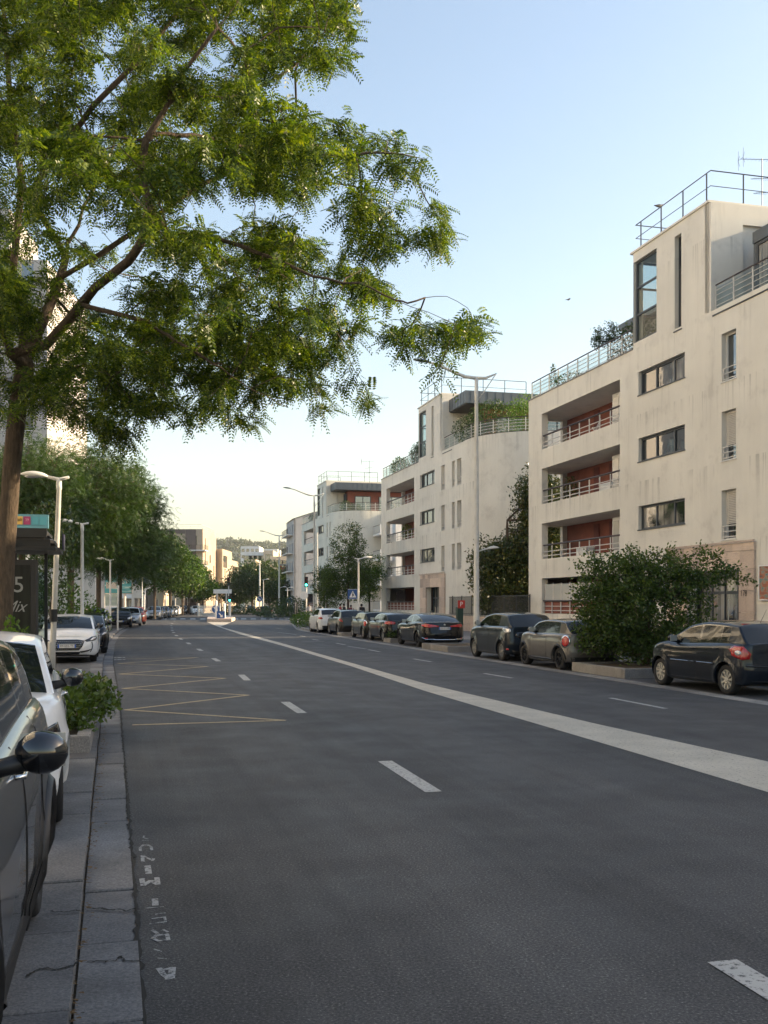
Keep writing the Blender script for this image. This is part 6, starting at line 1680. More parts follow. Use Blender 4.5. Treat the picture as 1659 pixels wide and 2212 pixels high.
clone(f2, 'red car peeping out behind the silver-grey car on the left', at(292,HZ,88).xy.to_3d()+Vector((0,0,.08)), -math.pi/2+TA*.8, paintm=paint('red',(.35,.05,.03),.2))
far = [(334,118,'silver','silver car with a wide windscreen at the near end of the far left line'),(344,124,'graph','second car of the far left line, dark, behind the first silver one'),(353,131,'steel','blue-grey car in the far left line behind the second low plant'),(362.5,138,'silver','pale silver car in the middle of the far left line'),(371,146,'steel','narrow-looking blue car, fifth of the far left line'),(378,154,'white','white car between two blue ones in the far left line'),(386,163,'black','black car, seventh in the far left line'),(394,173,'graph','dark grey car, eighth in the far left line, under the dark tree'),(402,184,'steel','last small blue-grey car of the far left line')]
cols = {'silver':SIL,'graph':paint('graphite',(.075,.072,.07),.75,.3),'steel':paint('steel',(.14,.17,.22),.5),'white':WHITE,'black':paint('black',(.004,.0045,.006),.0)}
for i, (x, Y, c, lab) in enumerate(far):
    clone(f1 if i % 2 else f2, lab, at(x,HZ,Y).xy.to_3d()+Vector((0,0,.06)), -math.pi/2+TA*.6, 'far line of parked cars on the left', cols[c])
clone(f2, 'white car standing alone by the white picket gate', at(424,HZ,172).xy.to_3d()+Vector((0,0,.02)), -math.pi/2+.35, 'cars at the far junction', WHITE)
clone(f1, 'grey car stopped beyond the traffic island', at(511,HZ,185).xy.to_3d(), -math.pi/2+.3, 'cars at the far junction', SIL)
clone(f1, 'dark car driving in the distance right of the traffic island', at(541,HZ,205).xy.to_3d(), -math.pi/2+.2, 'cars at the far junction', cols['black'])
clone(A3, 'black car parked beyond the far hedge on the right, seen from behind', at(564,HZ,160).xy.to_3d(), math.pi/2+.2, 'cars at the far junction')
clone(P308, 'dark grey car parked behind the black one beyond the far hedge', at(572,HZ,147).xy.to_3d(), math.pi/2+.22, 'cars at the far junction')
clone(f1, 'dark car crossing at the side street on the far right', at(625,HZ,185).xy.to_3d()+Vector((0,0,.13)), .1, 'cars at the far junction', cols['black'])
# ================================================================== lamps, signs, shelter, people
def lathe_pole(mb, x, y, z0, z1, r0, r1, n=14, lean=(0,0)):
    mb.tube([(x,y,z0),(x+lean[0]*.5,y+lean[1]*.5,(z0+z1)/2),(x+lean[0],y+lean[1],z1)], [r0,(r0+r1)/2,r1], n)
def head(mb, c, d, l=.62, w=.17, h=.11):
    """flattened lamp head reaching from c along the horizontal direction d"""
    d = Vector(d).normalized(); s = Vector((-d.y,d.x,0)); n = 12; K = 9; o = len(mb.v)
    for i in range(K):
        t = i/(K-1); r = math.sin(math.pi*(.04+.92*t))**.6*(1-.15*t)
        p = Vector(c) + d*l*t
        for k in range(n):
            a = 2*math.pi*k/n; ca, sa = math.cos(a), math.sin(a)
            mb.v.append(tuple(p + s*ca*w*r + Vector((0,0,(h if sa > 0 else h*.25)*sa*r + .10*l*t))))
    for i in range(K-1):
        for k in range(n): mb.f.append((o+i*n+k, o+i*n+(k+1)%n, o+(i+1)*n+(k+1)%n, o+(i+1)*n+k)); mb.m.append(0)
    mb.f.append(tuple(o+k for k in reversed(range(n)))); mb.f.append(tuple(o+(K-1)*n+k for k in range(n))); mb.m += [0,0]
LD = (-NX,-NY,0)      # towards the carriageway from the right
def short_lamp(loc, label, h=4.4, d=(-1,-.0,0), lean=(0,0), sticker=True, group='short white street lamps'):
    e = empty('street_lamp', loc, 0, label, 'street lamp', group); d = Vector(d).normalized()
    q = MB(); q.tube([(0,0,0),(0,0,.9),(lean[0]*.2,lean[1]*.2,.92),(lean[0],lean[1],h-.22),(lean[0],lean[1],h-.2),(lean[0],lean[1],h)], [.085,.08,.062,.05,.06,.055], 16); q.build('pole', M['pole'], e, smooth=True)
    t = Vector((lean[0],lean[1],h)); q = MB(); q.tube([t-d*.22+Vector((0,0,.05)), t+Vector((0,0,.0)), t+d*.28+Vector((0,0,.07))], [.03,.04,.032], 8); q.build('arm', M['pole'], e, smooth=True)
    q = MB(); head(q, t+d*.24+Vector((0,0,.06)), d); ho = q.build('lamp_head', M['pole'], e, smooth=True)
    q = MB(); c = t+d*.58+Vector((0,0,.075)); q.ball(c, (.19,.12,.035), 12); q.build('lens', M['clearlamp'], ho, smooth=True)
    if sticker:
        q = MB(); q.lathe([(.083,1.35),(.083,1.62)], c=(lean[0]*.25,lean[1]*.25,0), n=16); q.build('sticker_band', M['dmetal'], e)
    return e
def tall_lamp(loc, label, h=11.05, foot=True, group='tall double-curved lamp masts'):
    e = empty('lamp_mast', loc, 0, label, 'lamp mast', group); d = Vector(LD)
    q = MB(); q.tube([(0,0,0),(0,0,1.2),(0,0,1.25),(0,0,h-.9),(0,0,h-.88),(0,0,h)], [.14,.13,.12,.075,.085,.075], 18); q.build('pole', M['pole'], e, smooth=True)
    t = Vector((0,0,h)); q = MB()
    arm = [t - d*.0, t+d*.5+Vector((0,0,.04)), t+d*1.1+Vector((0,0,.24)), t+d*1.7+Vector((0,0,.47)), t+d*2.1+Vector((0,0,.55))]
    q.tube(arm, [.075,.07,.06,.05,.045], 10); q.tube([t, t-d*.4+Vector((0,0,.03)), t-d*.88+Vector((0,0,.24))], [.075,.06,.025], 10)
    q.build('arm', M['pole'], e, smooth=True)
    q = MB(); q.tube([t-d*.84+Vector((0,0,.2)), Vector((0,0,h-.95))-d*.05], .022, 6); q.build('strut', M['pole'], e, smooth=True)
    q = MB(); head(q, arm[-1]-d*.1-Vector((0,0,.02)), d, l=.72, w=.16, h=.11); q.build('lamp_head', M['zinc'], e, smooth=True)
    if foot:
        z = 3.85; q = MB(); q.tube([(0,0,z),(-d.x*.3,-d.y*.3,z+.10),(-d.x*.5,-d.y*.5,z+.16)], [.035,.03,.03], 8); q.build('footway_arm', M['pole'], e, smooth=True)
        q = MB(); head(q, Vector((0,0,z+.13))-d*.45, -d, l=.55, w=.15); q.build('footway_lamp', M['pole'], e, smooth=True)
    return e
tall_lamp(Vector((3.83,42.2,.13)), 'tallest lamp mast, beside the blue-grey hatchback, with a small lamp half way up', foot=True)
tall_lamp(at(679,HZ,88).xy.to_3d()+Vector((0,0,.13)), 'second tall lamp mast, in front of the third cream block')
tall_lamp(at(603,HZ,140).xy.to_3d()+Vector((0,0,.13)), 'third tall lamp mast, rising from the dark far hedge', foot=True)
q = empty('lamp_mast', at(561,HZ,178).xy.to_3d(), 0, 'plain tall white pole in front of the dark far trees', 'lamp mast', 'tall double-curved lamp masts')
MB().tube([(0,0,0),(0,0,9.4)], [.16,.10], 12).build('pole', M['pole'], q, smooth=True)
short_lamp(Vector((-3.95,61.6,.13)) + Vector((2.4,0,0)), 'short street lamp on the right pavement between the birch and the middle cream block', d=(1,.2,0), sticker=False)
short_lamp(Vector((-7.18,22,.1)), 'nearest short lamp on the left, leaning slightly in front of the white hatchback', h=4.42, d=(-1,.1,0), lean=(.16,0))
for (x, Y, h, lab) in ((177.5,35,4.4,'second short lamp on the left, behind the trunk near the shelter'),(238,64,4.4,'third short lamp on the left, in front of the turquoise billboard'),(307,104,4.4,'fourth short lamp on the left, beside two slim posts at the crossing'),(357,134,4.4,'fifth short lamp on the left, between street trees'),(379,162,4.4,'sixth short lamp on the left, close to the fifth'),(405,190,4.4,'seventh and farthest short lamp on the left')):
    p = at(x, HZ, Y); short_lamp(Vector((p.x, Y, .16)), lab, h=h, d=(-1,0,0), sticker=False)
for (x, Y, lab) in ((569,150,'short lamp in front of the dark far trees on the right'),(621,150,'short lamp at the far right junction, left of the traffic light')):
    p = at(x, HZ, Y); short_lamp(Vector((p.x, Y, .13)), lab, h=5.2 if x < 600 else 4.0, d=(1,0,0), sticker=False)
for (x, Y, zz, lab) in ((311,101,2.6,'slim white post beside the fourth left lamp'),(254,66,2.9,'slim leaning white post under the turquoise billboard')):
    p = at(x, HZ, Y); e = empty('post', (p.x,Y,.12), 0, lab, 'post'); MB().tube([(0,0,0),(.05,0,zz)], .06, 8).build('pole', M['pole'], e)
# pay-and-display machine sign P
pm = empty('parking_meter', su(44.6,15.2,.13), TA, 'red parking sign with a white P on a dark ticket machine by the garden wall', 'parking meter')
q = MB(); q.prism([(-.14,-.12),(.14,-.12),(.14,.12),(-.14,.12)], 0, 1.55, bev=.03); q.build('cabinet', mat('dark_green_box', (.02,.05,.035), .5), pm)
q = MB(); q.box(-.13,.21,-.135,-.121,1.50,1.86); so_ = q.build('sign_plate', mat('red_enamel', (.55,.03,.02), .4), pm)
text_mesh('letter', 'P', .30, M['white'], so_, (.04,-.137,1.68), (R(90),0,0))
# crossing sign on the right
cs = empty('road_sign', at(762,HZ,66).xy.to_3d()+Vector((.0,0,.13)), 0, 'blue square pedestrian crossing sign beside the short lamp on the right pavement', 'road sign')
MB().tube([(0,.03,0),(0,.03,2.35)], .03, 8).build('pole', M['rail'], cs)
q = MB(); q.box(-.33,.33,-.012,.0,2.0,2.66); pl_ = q.build('plate', M['blue'], cs)
q = MB()
for k, (a_, b_) in enumerate((((-.31,2.02),(.31,2.02)),((-.31,2.64),(.31,2.64)))): q.box(-.31,.31,-.0135,-.0125,a_[1]-.008,a_[1]+.008)
q.add([(-.23,-.014,2.11),(.23,-.014,2.11),(0,-.014,2.55)], [(0,1,2)]); q.build('triangle', M['white'], pl_)
q = MB(); q.add([(-.05,-.016,2.16),(-.01,-.016,2.16),(.03,-.016,2.36),(-.02,-.016,2.40)],[(0,1,2,3)]); q.add([(.0,-.016,2.30),(.07,-.016,2.17),(.10,-.016,2.17),(.03,-.016,2.38)],[(0,1,2,3)]); q.ball((.01,-.016,2.44),(.028,.002,.028),8); q.build('walking_figure', M['ink'], pl_)
# traffic lights
def traffic_light(loc, label, lit, h=3.4, back=False):
    e = empty('traffic_light', loc, 0, label, 'traffic light', 'traffic lights at the far crossing')
    MB().tube([(0,0,0),(0,0,h)], [.07,.05], 10).build('pole', M['pole'], e, smooth=True)
    q = MB(); q.prism([(-.17,-.30),(.17,-.30),(.17,-.06),(-.17,-.06)], h-1.0, h+.05, bev=.02)
    for k in range(3): q.lathe([(.11,-.30),(.125,-.44)], c=(0,0,h-.14-k*.32), axis='y', n=12)
    ho = q.build('housing', M['black'], e)
    for k, c in enumerate(((.10,.01,.01),(.10,.06,.0),(.0,.09,.06))):
        q = MB(); q.lathe([(0,-.303),(.10,-.303)], c=(0,0,h-.14-k*.32), axis='y', n=14)
        on = (lit == k)
        q.build('light', mat(f'signal_{k}_{on}', c, .3, emit=((.05,1.,.65) if k == 2 else (1,.1,.05)) if on else None, estr=7. if on else 0), ho)
    return e
traffic_light(at(662,HZ,104).xy.to_3d()+Vector((-.0,0,.13)), 'traffic light showing green at the right kerb of the far crossing', 2, h=4.4)
s2 = empty('road_sign', at(656.5,HZ,103.6).xy.to_3d()+Vector((0,0,.13)), 0, 'pale round sign seen from behind, next to the green traffic light', 'road sign')
MB().tube([(.22,.05,0),(.22,.05,2.9)], .03, 8).build('pole', M['pole'], s2); MB().lathe([(0,-.01),(.42,-.01),(.42,.01),(0,.01)], c=(0,0,2.55), axis='y', n=20).build('disc', M['framew'], s2)
traffic_light(at(494,HZ,128).xy.to_3d()+Vector((0,0,.2)), 'dark traffic light head high on the traffic island', -1, h=4.9)
sg_ = empty('traffic_light', at(497,HZ,118).xy.to_3d()+Vector((0,0,.15)), 0, 'low pedestrian signal glowing green on the traffic island', 'traffic light', 'traffic lights at the far crossing')
MB().tube([(0,0,0),(0,0,2.3)], .11, 10).build('pole', M['framew'], sg_)
q = MB(); q.box(-.15,.15,-.3,-.05,1.9,2.6); hh = q.build('housing', M['black'], sg_); MB().lathe([(0,-.303),(.09,-.303)], c=(0,0,2.08), axis='y', n=12).build('light', mat('signal_2_True',(0,0,0)), hh)
# traffic island with its bollards and signs
il = [g(x,y) for x,y in ((447,1343.4),(500,1343.6),(508,1340),(500,1337),(486,1334),(462,1334),(449,1337))]
ti = empty('traffic_island', (il[0].x, il[0].y, 0), 0, 'raised stone traffic island in the middle of the road by the far crossing', 'traffic island')
q = MB(); q.prism([(p.x-il[0].x, p.y-il[0].y) for p in il], 0, .34, bev=.08); q.build('kerb', M['clad'], ti)
def bollard(x, Y, h, label, r=.13):
    p = at(x, HZ, Y); e = empty('bollard', (p.x,Y,.3), 0, label, 'bollard', 'white bollards on the traffic island')
    MB().lathe([(0,h),(r*.7,h-.02),(r,h-.12),(r,0)], n=14).build('post', M['framew'], e, smooth=True)
bollard(467,106,1.9,'left white bollard on the traffic island'); bollard(484.5,106,1.6,'right white bollard on the traffic island')
def disc_sign(x, y, Y, r, label, shape='disc'):
    p = at(x, HZ, Y); z = at(x,y,Y).z; e = empty('road_sign', (p.x,Y,.3), 0, label, 'road sign'); z -= .3
    MB().tube([(0,.04,0),(0,.04,z+.2)], .035, 8).build('pole', M['rail'], e)
    q = MB()
    if shape == 'disc': q.lathe([(0,-.01),(r,-.01),(r,.01),(0,.01)], c=(0,0,z), axis='y', n=24)
    else: q.box(-r,r,-.01,.01,z-r,z+r)
    po = q.build('plate', M['blue'], e)
    q = MB(); s = .7
    q.add([(-r*.55,-.014,z+r*.42),(-r*.35,-.014,z+r*.58),(r*.25,-.014,z-r*.1),(r*.1,-.014,z-r*.28)], [(0,1,2,3)])
    q.add([(r*.45,-.014,z-r*.5),(r*.42,-.014,z+r*.18),(-r*.22,-.014,z-r*.45)], [(0,1,2)]); q.build('arrow', M['white'], po)
    if shape == 'disc': MB().lathe([(r*.9,-.012),(r*.99,-.012)], c=(0,0,z), axis='y', n=24).build('rim_ring', M['white'], po)
disc_sign(466,1316,107,.45,'round blue keep-right sign at the left of the traffic island')
disc_sign(477,1329,104,.42,'square blue sign with a white diagonal arrow on the near tip of the traffic island','square')
dsn = empty('road_sign', at(481,HZ,170).xy.to_3d(), 0, 'wide blank direction board seen from behind on two posts beyond the traffic island', 'road sign')
q = MB(); z1, z0 = at(0,1273,170).z, at(0,1282,170).z; q.box(-1.55,1.5,-.04,0,z0,z1); q.build('board', M['framew'], dsn)
for x_ in (-.95,.6): MB().tube([(x_,.05,0),(x_,.05,z1)], .10, 8).build('post', M['rail'], dsn)
for (x, y, Y, lab) in ((560.5,1294,150,'round blue sign on the plain far pole'),(625.5,1297,140,'small blue sign by the far right junction')):
    disc_sign(x, y, Y, .42, lab)
# slim bollards and posts on the right pavement
for i, (x, Y) in enumerate(((637,99),(641,101))):
    p = at(x, HZ, Y); e = empty('bollard', (p.x,Y,.13), 0, 'left of the two dark metal bollards by the far right crossing' if i == 0 else 'right of the two dark metal bollards by the far right crossing', 'bollard', 'dark bollards at the crossing')
    MB().lathe([(0,1.75),(.07,1.72),(.07,0)], n=10).build('post', M['dmetal'], e)
e = empty('post', at(664,HZ,93).xy.to_3d()+Vector((.9,0,.13)), 0, 'tall thin white pole right of the green traffic light', 'post'); MB().tube([(0,0,0),(0,0,8.2)], [.08,.06], 8).build('pole', M['pole'], e)

# ---- bus shelter
bs = empty('bus_shelter', Vector((-7.0,19.6,.16)), TA, 'black bus shelter with a stepped roof and blue line sign behind the big trunk', 'bus shelter')
q = MB()
for k in range(3):
    z = 2.66+k*.15; x1 = .70-.10*k
    q.prism([(-3.2,-.9+k*.1),(x1,-.9+k*.1),(x1+.06,-.6),(x1+.06,.5),(x1,.7),(-3.2,.7)], z, z+.08, bev=.02)
    q.box(-3.2,x1-.1,-.85+k*.1,-.78+k*.1,z+.08,z+.15)
q.build('roof', M['black'], bs)
for x in (-2.9,-.15,.42): MB().box(x,x+.06,.3,.36,0,2.66).build('post', M['dmetal'], bs)
q = MB(); q.box(-2.9,.42,.36,.375,.3,2.3); q.build('rear_glass', M['clearglass'], bs)
sb = empty('x', (0,0,0)); bpy.data.objects.remove(sb)
q = MB(); q.box(-1.9,.58,-1.0,-.88,3.07,3.32); sbx = q.build('line_sign', mat('pale_blue_panel', (.13,.33,.42), .3), bs)
q = MB(); q.box(-1.9,.55,-1.0,-.9,2.90,3.067); q.build('sign_bracket', M['black'], sbx)
cols_ = [('bus', (.65,.68,.70), (.05,.06,.3)), ('260', (.70,.45,.12), (.03,.03,.03)), ('39', (.35,.05,.16), (.65,.35,.45))]
for k, (t, bc, fc) in enumerate(cols_):
    x = -.13+k*.137; q = MB(); q.box(x,x+.122,-1.006,-1.001,3.13,3.28); bo_ = q.build('line_panel', mat('panel_'+t, bc, .4), sbx)
    text_mesh('line_number', t, .072, mat('ink_'+t, fc, .5), bo_, (x+.061,-1.008,3.215), (R(90),0,0), sx=.9)
q = MB()
for k in range(2): q.box(.285+k*.137,.407+k*.137,-1.005,-1.001,3.13,3.28)
q.build('blank_panel', mat('pale_blue_2', (.10,.36,.46), .3), sbx)
fl = MB(); fl.box(.80,.83,-.6,-.1,2.70,3.0); fl.build('side_flag', mat('purple_dark', (.02,.016,.05), .4), bs)
# advertising case
ad = empty('advert_case', Vector((-7.6,18.9,.16)), R(3), 'black advertising case with a dark green bottle poster under the bus shelter roof', 'advertising panel')
q = MB(); q.box(-.72,1.12,0,.16,.15,2.5); q.box(-.6,-.5,.04,.12,0,.15); q.box(.9,1.0,.04,.12,0,.15); q.build('case', M['black'], ad)
pm2 = bpy.data.materials.new('poster_print'); pm2.use_nodes = True; _n = pm2.node_tree; _b = _n.nodes['Principled BSDF']
_tc = _n.nodes.new('ShaderNodeTexCoord'); _s = _n.nodes.new('ShaderNodeSeparateXYZ'); _n.links.new(_tc.outputs['Object'], _s.inputs[0])
_mr = _n.nodes.new('ShaderNodeMapRange'); _mr.inputs[1].default_value = .2; _mr.inputs[2].default_value = 2.4; _n.links.new(_s.outputs[2], _mr.inputs[0])
_c = ramp(_n, _mr.outputs[0], [(0,(.02,.05,.01)),(.25,(.05,.16,.02)),(.38,(.03,.07,.02)),(.5,(.012,.016,.012)),(1,(.01,.012,.012))])
_c2 = mix(_n, _c, ramp(_n, noise(_n, 3, 4, vec=_tc.outputs['Object'], dims=(3,1,.3)), [(.35,(.4,.4,.4)),(.65,(1.4,1.4,1.2))]), 1., 'MULTIPLY')
_n.links.new(_c2, _b.inputs['Base Color']); _b.inputs['Roughness'].default_value = .35; _b.inputs['Specular IOR Level'].default_value = .2
MB().box(-.62,1.02,-.008,-.001,.28,2.40).build('poster', pm2, ad)
text_mesh('poster_number', '1.5', .42, mat('poster_grey', (.30,.31,.31), .4), ad, (.66,-.012,2.02), (R(90),0,0))
text_mesh('poster_word', 'Mix', .30, mat('poster_grey', (.3,.31,.31), .4), ad, (.72,-.012,1.62), (R(90),0,0), shear=.5, sx=.9)
q = MB()
for x in (.42,.78,.05):
    q.lathe([(0,.32),(.09,.32),(.10,.40),(.10,.66),(.05,.76),(.03,.82),(.03,.95),(0,.95)], c=(x,-.012,0), n=12)
bt = MB(); bt.v = [(a_, -.010-(.012 if b_ < -.012 else 0), c_) for a_, b_, c_ in q.v]; bt.f = q.f; bt.m = q.m
bt.build('bottle_picture', mat('bottle_print', (.05,.055,.02), .2), ad)

# ---- turquoise billboard
a_ = at(207,1231,92); b_ = at(286,1283,92)
bbd = empty('billboard', (a_.x, 92, 0), 0, 'turquoise billboard with a pale map shape and letters, on posts under the left trees', 'billboard')
Wb = b_.x-a_.x; zt_, zb_ = a_.z, b_.z
pm3 = bpy.data.materials.new('turquoise_print'); pm3.use_nodes = True; _n = pm3.node_tree
_c = ramp(_n, noise(_n, 1.6, 4, dims=(.3,1,3.)), [(.4,(.06,.30,.36)),(.52,(.10,.40,.45)),(.6,(.45,.62,.62))]); _n.links.new(_c, _n.nodes['Principled BSDF'].inputs['Base Color'])
MB().box(.08,Wb-.08,-.03,-.012,zb_+.08,zt_-.08).build('print', pm3, bbd)
q = MB(); q.box(0,Wb,-.01,.12,zb_,zt_); q.box(0,Wb,-.06,-.011,zb_,zb_+.07); q.box(0,Wb,-.06,-.011,zt_-.07,zt_); q.box(0,.07,-.06,-.011,zb_,zt_); q.box(Wb-.07,Wb,-.06,-.011,zb_,zt_); q.build('frame', M['alloy'], bbd)
for x_ in (.7,Wb-.7): MB().tube([(x_,.06,0),(x_,.06,zb_)], .11, 8).build('post', M['rail'], bbd)
text_mesh('letters', 'VIVRE', .62, mat('pink_white', (.72,.60,.58), .5), bbd, (Wb*.72,-.034,zt_-.55), (R(90),0,0))
text_mesh('letters', 'ISSY', .62, mat('pink_white', (.72,.60,.58), .5), bbd, (Wb*.74,-.034,zt_-1.05), (R(90),0,0))
MB().box(Wb*.28,Wb*.58,-.036,-.031,zb_+.5,zb_+1.05).build('grey_plate', M['stucco_g'], bbd)

# ---- aerials and birds
def aerial(loc, label, h=2.6, rz=0.):
    e = empty('tv_aerial', loc, rz, label, 'aerial'); MB().tube([(0,0,0),(0,0,h)], .02, 6).build('mast', M['dmetal'], e)
    for z, L_ in ((h-.1,1.5),(h-.9,.8),(h-1.5,.6)):
        q = MB(); q.tube([(-L_*.65,0,z),(L_*.5,0,z+.1)], .012, 5)
        for k in range(9): x = -L_*.5+k*L_*.11; q.tube([(x,-.13,z+.02),(x,.13,z+.02)], .005, 4)
        if z > h-.5:
            for a in (-.9,-.5,.5,.9):
                q.tube([(-L_*.65,-.2,z),(-L_*.55-.15*abs(a),-.2,z+a*.45)], .008, 4); q.tube([(-L_*.65,.2,z),(-L_*.55-.15*abs(a),.2,z+a*.45)], .008, 4)
            q.tube([(-L_*.65,-.22,z),(-L_*.65,.22,z)], .008, 4)
        q.build('dipole_array', M['dmetal'], e)
aerial(B1.matrix_basis @ Vector((13.5,4.9,16.88)), 'television aerial on the roof of the nearest cream block', h=3.7, rz=R(10))
aerial(B3.matrix_basis @ Vector((19.0,5.,16.4)), 'television aerial on the roof of the third cream block', h=2.8)
def bird(loc, label, fly=False, s=1.):
    e = empty('bird', loc, R(30), label, 'bird'); q = MB()
    q.tube([(-.20*s,0,0),(-.10*s,0,.0),(0,0,.02*s),(.10*s,0,.04*s),(.145*s,0,.07*s),(.18*s,0,.085*s),(.22*s,0,.075*s)], [.01*s,.03*s,.055*s,.05*s,.026*s,.028*s,.004*s], 8)
    q.build('body', mat('pigeon_grey', (.05,.05,.055), .7), e, smooth=True)
    q = MB()
    for sg in (1,-1):
        if fly: q.add([(.08*s,sg*.03*s,.04*s),(.10*s,sg*.2*s,.10*s),(.0,sg*.36*s,.06*s),(-.06*s,sg*.2*s,.07*s),(-.08*s,sg*.03*s,.03*s)], [(0,1,2,3,4)])
        else: q.add([(.07*s,sg*.052*s,.05*s),(-.02*s,sg*.062*s,.05*s),(-.20*s,sg*.03*s,-.0),(-.02*s,sg*.058*s,-.01*s)], [(0,1,2,3)])
    q.build('wing', mat('pigeon_wing', (.03,.03,.033), .7), e)
    if not fly: MB().tube([(.0,.02*s,-.02*s),(.0,.02*s,-.09*s)], .006*s, 4).build('leg', mat('pigeon_leg', (.25,.08,.05), .7), e)
bird(at(1227,648,75), 'small bird flying in the open sky', True, 1.0)
bird(B1.matrix_basis @ Vector((13.4,.12,18.13)), 'pigeon perched on the roof railing of the nearest block', False, 1.2)

# ---- people in the distance
def person(loc, rz, label, top, legs, skin=(.32,.19,.13), hair=(.02,.015,.012), h=1.70, stride=.2, bag=None):
    e = empty('person', loc, rz, label, 'person', None)
    k = h/1.70
    J = {'pel':(0,0,.94),'bel':(0,0,1.08),'che':(.01,0,1.30),'nek':(.01,0,1.46),'hed':(.02,0,1.56),'top':(.02,0,1.66),
         'lh':(0,.10,.90),'lk':(stride*.6,.10,.50),'la':(stride*.4,.10,.09),'lt':(stride*.4+.14,.11,.04),'rh':(0,-.10,.90),'rk':(-stride*.3,-.10,.49),'ra':(-stride*1.1,-.10,.11),'rt':(-stride*1.1+.13,-.11,.04),
         'ls':(.0,.19,1.40),'le':(-.05,.24,1.13),'lw':(.08,.24,.90),'lhd':(.12,.23,.80),'rs':(0,-.19,1.40),'re':(-.02,-.24,1.13),'rw':(.12,-.23,.92),'rhd':(.16,-.22,.83)}
    rad = {'pel':.13,'bel':.12,'che':.145,'nek':.05,'hed':.085,'top':.055,'lh':.085,'lk':.055,'la':.038,'lt':.035,'rh':.085,'rk':.055,'ra':.038,'rt':.035,'ls':.06,'le':.04,'lw':.028,'lhd':.035,'rs':.06,'re':.04,'rw':.028,'rhd':.035}
    E = [('pel','bel'),('bel','che'),('che','nek'),('nek','hed'),('hed','top'),('pel','lh'),('lh','lk'),('lk','la'),('la','lt'),('pel','rh'),('rh','rk'),('rk','ra'),('ra','rt'),('che','ls'),('ls','le'),('le','lw'),('lw','lhd'),('che','rs'),('rs','re'),('re','rw'),('rw','rhd')]
    names = list(J); me = bpy.data.meshes.new('body'); me.from_pydata([tuple(c*k for c in J[n]) for n in names], [(names.index(a),names.index(b)) for a,b in E], [])
    o = bpy.data.objects.new('body', me); COL.objects.link(o); mo = o.modifiers.new('s','SKIN'); sv = me.skin_vertices[0].data
    for i, n in enumerate(names): sv[i].radius = (rad[n]*k, rad[n]*k*(1.15 if n in ('che','bel','pel') else 1)); sv[i].use_root = (n == 'pel')
    o.modifiers.new('ss','SUBSURF').levels = 1
    dg = bpy.context.evaluated_depsgraph_get(); m2 = bpy.data.meshes.new_from_object(o.evaluated_get(dg)); o.modifiers.clear(); o.data = m2
    cs_ = [mat('skin_%.2f' % skin[0], skin, .6), mat('cloth_%.2f_%.2f_%.2f' % top, top, .85), mat('cloth_%.2f_%.2f_%.2f' % legs, legs, .85)]
    m2.materials.clear()
    for c in cs_: m2.materials.append(c)
    for p in m2.polygons:
        z = p.center.z/k; ay = abs(p.center.y)/k
        p.material_index = 0 if z > 1.45 or (z < 1.12 and ay > .185) or z < .0 else (1 if z > .95 else 2); p.use_smooth = True
    o.parent = e
    MB().ball((.0*k,0,1.61*k), (.10*k,.092*k,.095*k), 12).build('hair', mat('hair_%.2f' % hair[0], hair, .8), e, smooth=True)
    if bag: MB().prism([(-.26*k,-.13*k),(-.13*k,-.15*k),(-.13*k,.15*k),(-.26*k,.13*k)], 1.05*k, 1.42*k, bev=.03).build('backpack', mat('bag', bag, .8), e)
    return e
def walker(x, Y, *a, **kw):
    p = at(x, HZ, Y); return person(Vector((p.x, Y, .13)), *a, **kw)
walker(667.5,98,R(-80),'person in pale grey clothes walking towards us beside the traffic light',(.34,.34,.36),(.30,.30,.32))
walker(691,92,R(95),'person in a white shirt with a dark backpack, left of the second tall mast',(.55,.55,.55),(.03,.03,.04),bag=(.02,.02,.025))
walker(709,90,R(100),'person in a light top just right of the second tall mast',(.5,.48,.45),(.05,.05,.07))
walker(735,78,R(20),'person in a red top behind the white hatchback',(.36,.03,.03),(.04,.04,.06))
walker(743,79,R(160),'person in dark clothes right beside the one in red',(.03,.025,.03),(.03,.03,.04))
walker(781,74,R(90),'dark-haired person in black behind the dark grey hatchback',(.02,.02,.025),(.03,.03,.04))
walker(758,80,R(80),'shorter person in maroon between the people in black',(.14,.03,.04),(.04,.04,.06),h=1.62)

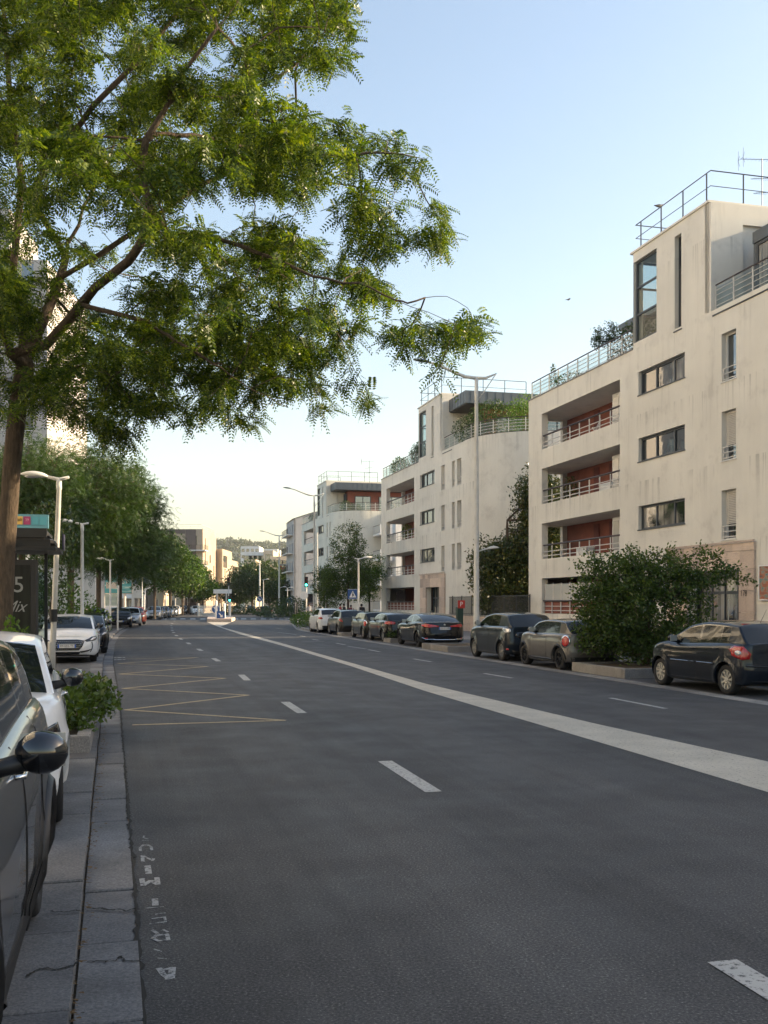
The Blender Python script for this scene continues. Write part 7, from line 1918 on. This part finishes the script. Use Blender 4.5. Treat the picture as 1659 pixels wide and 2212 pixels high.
# ---- a few things people keep on their loggias
def folding_chair(loc, rz, label):
    e = empty('garden_chair', loc, rz, label, 'chair')
    q = MB(); q.tube([(-.2,-.2,0),(-.2,.22,.85)], .014, 6); q.build('leg', M['white'], e); q = MB(); q.tube([(.2,-.2,0),(.2,.22,.85)], .014, 6); q.build('leg', M['white'], e)
    q = MB(); q.tube([(-.2,.22,0),(-.2,-.2,.44)], .014, 6); q.build('leg', M['white'], e); q = MB(); q.tube([(.2,.22,0),(.2,-.2,.44)], .014, 6); q.build('leg', M['white'], e)
    q = MB()
    for k in range(5): q.box(-.2,.2,-.2+k*.08,-.14+k*.08,.43,.45)
    q.build('seat', M['white'], e)
    q = MB()
    for k in range(7): q.box(-.2+k*.062,-.17+k*.062,.17,.185,.5,.84)
    q.build('backrest', M['white'], e)
folding_chair(B1.matrix_basis @ Vector((9.3,.95,4.16)), B1.rotation_euler.z+.4, 'white slatted chair on the first-floor loggia of the nearest block')
folding_chair(B1.matrix_basis @ Vector((6.1,.95,9.86)), B1.rotation_euler.z-.5, 'white slatted chair on the top loggia of the nearest block')
for bx, z, lab in ((4.4,4.16,'low white storage box on the first-floor loggia of the nearest block'),(6.9,7.01,'low white storage box on the second-floor loggia of the nearest block')):
    e = empty('storage_box', B1.matrix_basis @ Vector((bx,.7,z)), B1.rotation_euler.z, lab, 'storage box')
    MB().prism([(0,0),(1.1,0),(1.1,.45),(0,.45)], 0, .42, bev=.015).build('body', M['framew'], e); MB().prism([(-.02,-.02),(1.12,-.02),(1.12,.47),(-.02,.47)], .422, .47, bev=.01).build('lid', M['white'], e)
HAZE = .00013
# ================================================================== the air
hz = MB(); hz.box(-2600,1400,-60,2700,-1.2,190)
ho = hz.build('haze', mat('unused', (1,1,1))); tag(ho, 'thin evening haze over the street', 'haze', kind='stuff')
hm = bpy.data.materials.new('haze'); hm.use_nodes = True; n_ = hm.node_tree
for nd in list(n_.nodes):
    if nd.type == 'BSDF_PRINCIPLED': n_.nodes.remove(nd)
pv = n_.nodes.new('ShaderNodeVolumePrincipled'); pv.inputs['Color'].default_value = (.93,.94,.96,1); pv.inputs['Density'].default_value = HAZE
pv.inputs['Anisotropy'].default_value = .2
n_.links.new(pv.outputs[0], n_.nodes['Material Output'].inputs['Volume'])
ho.data.materials.clear(); ho.data.materials.append(hm)
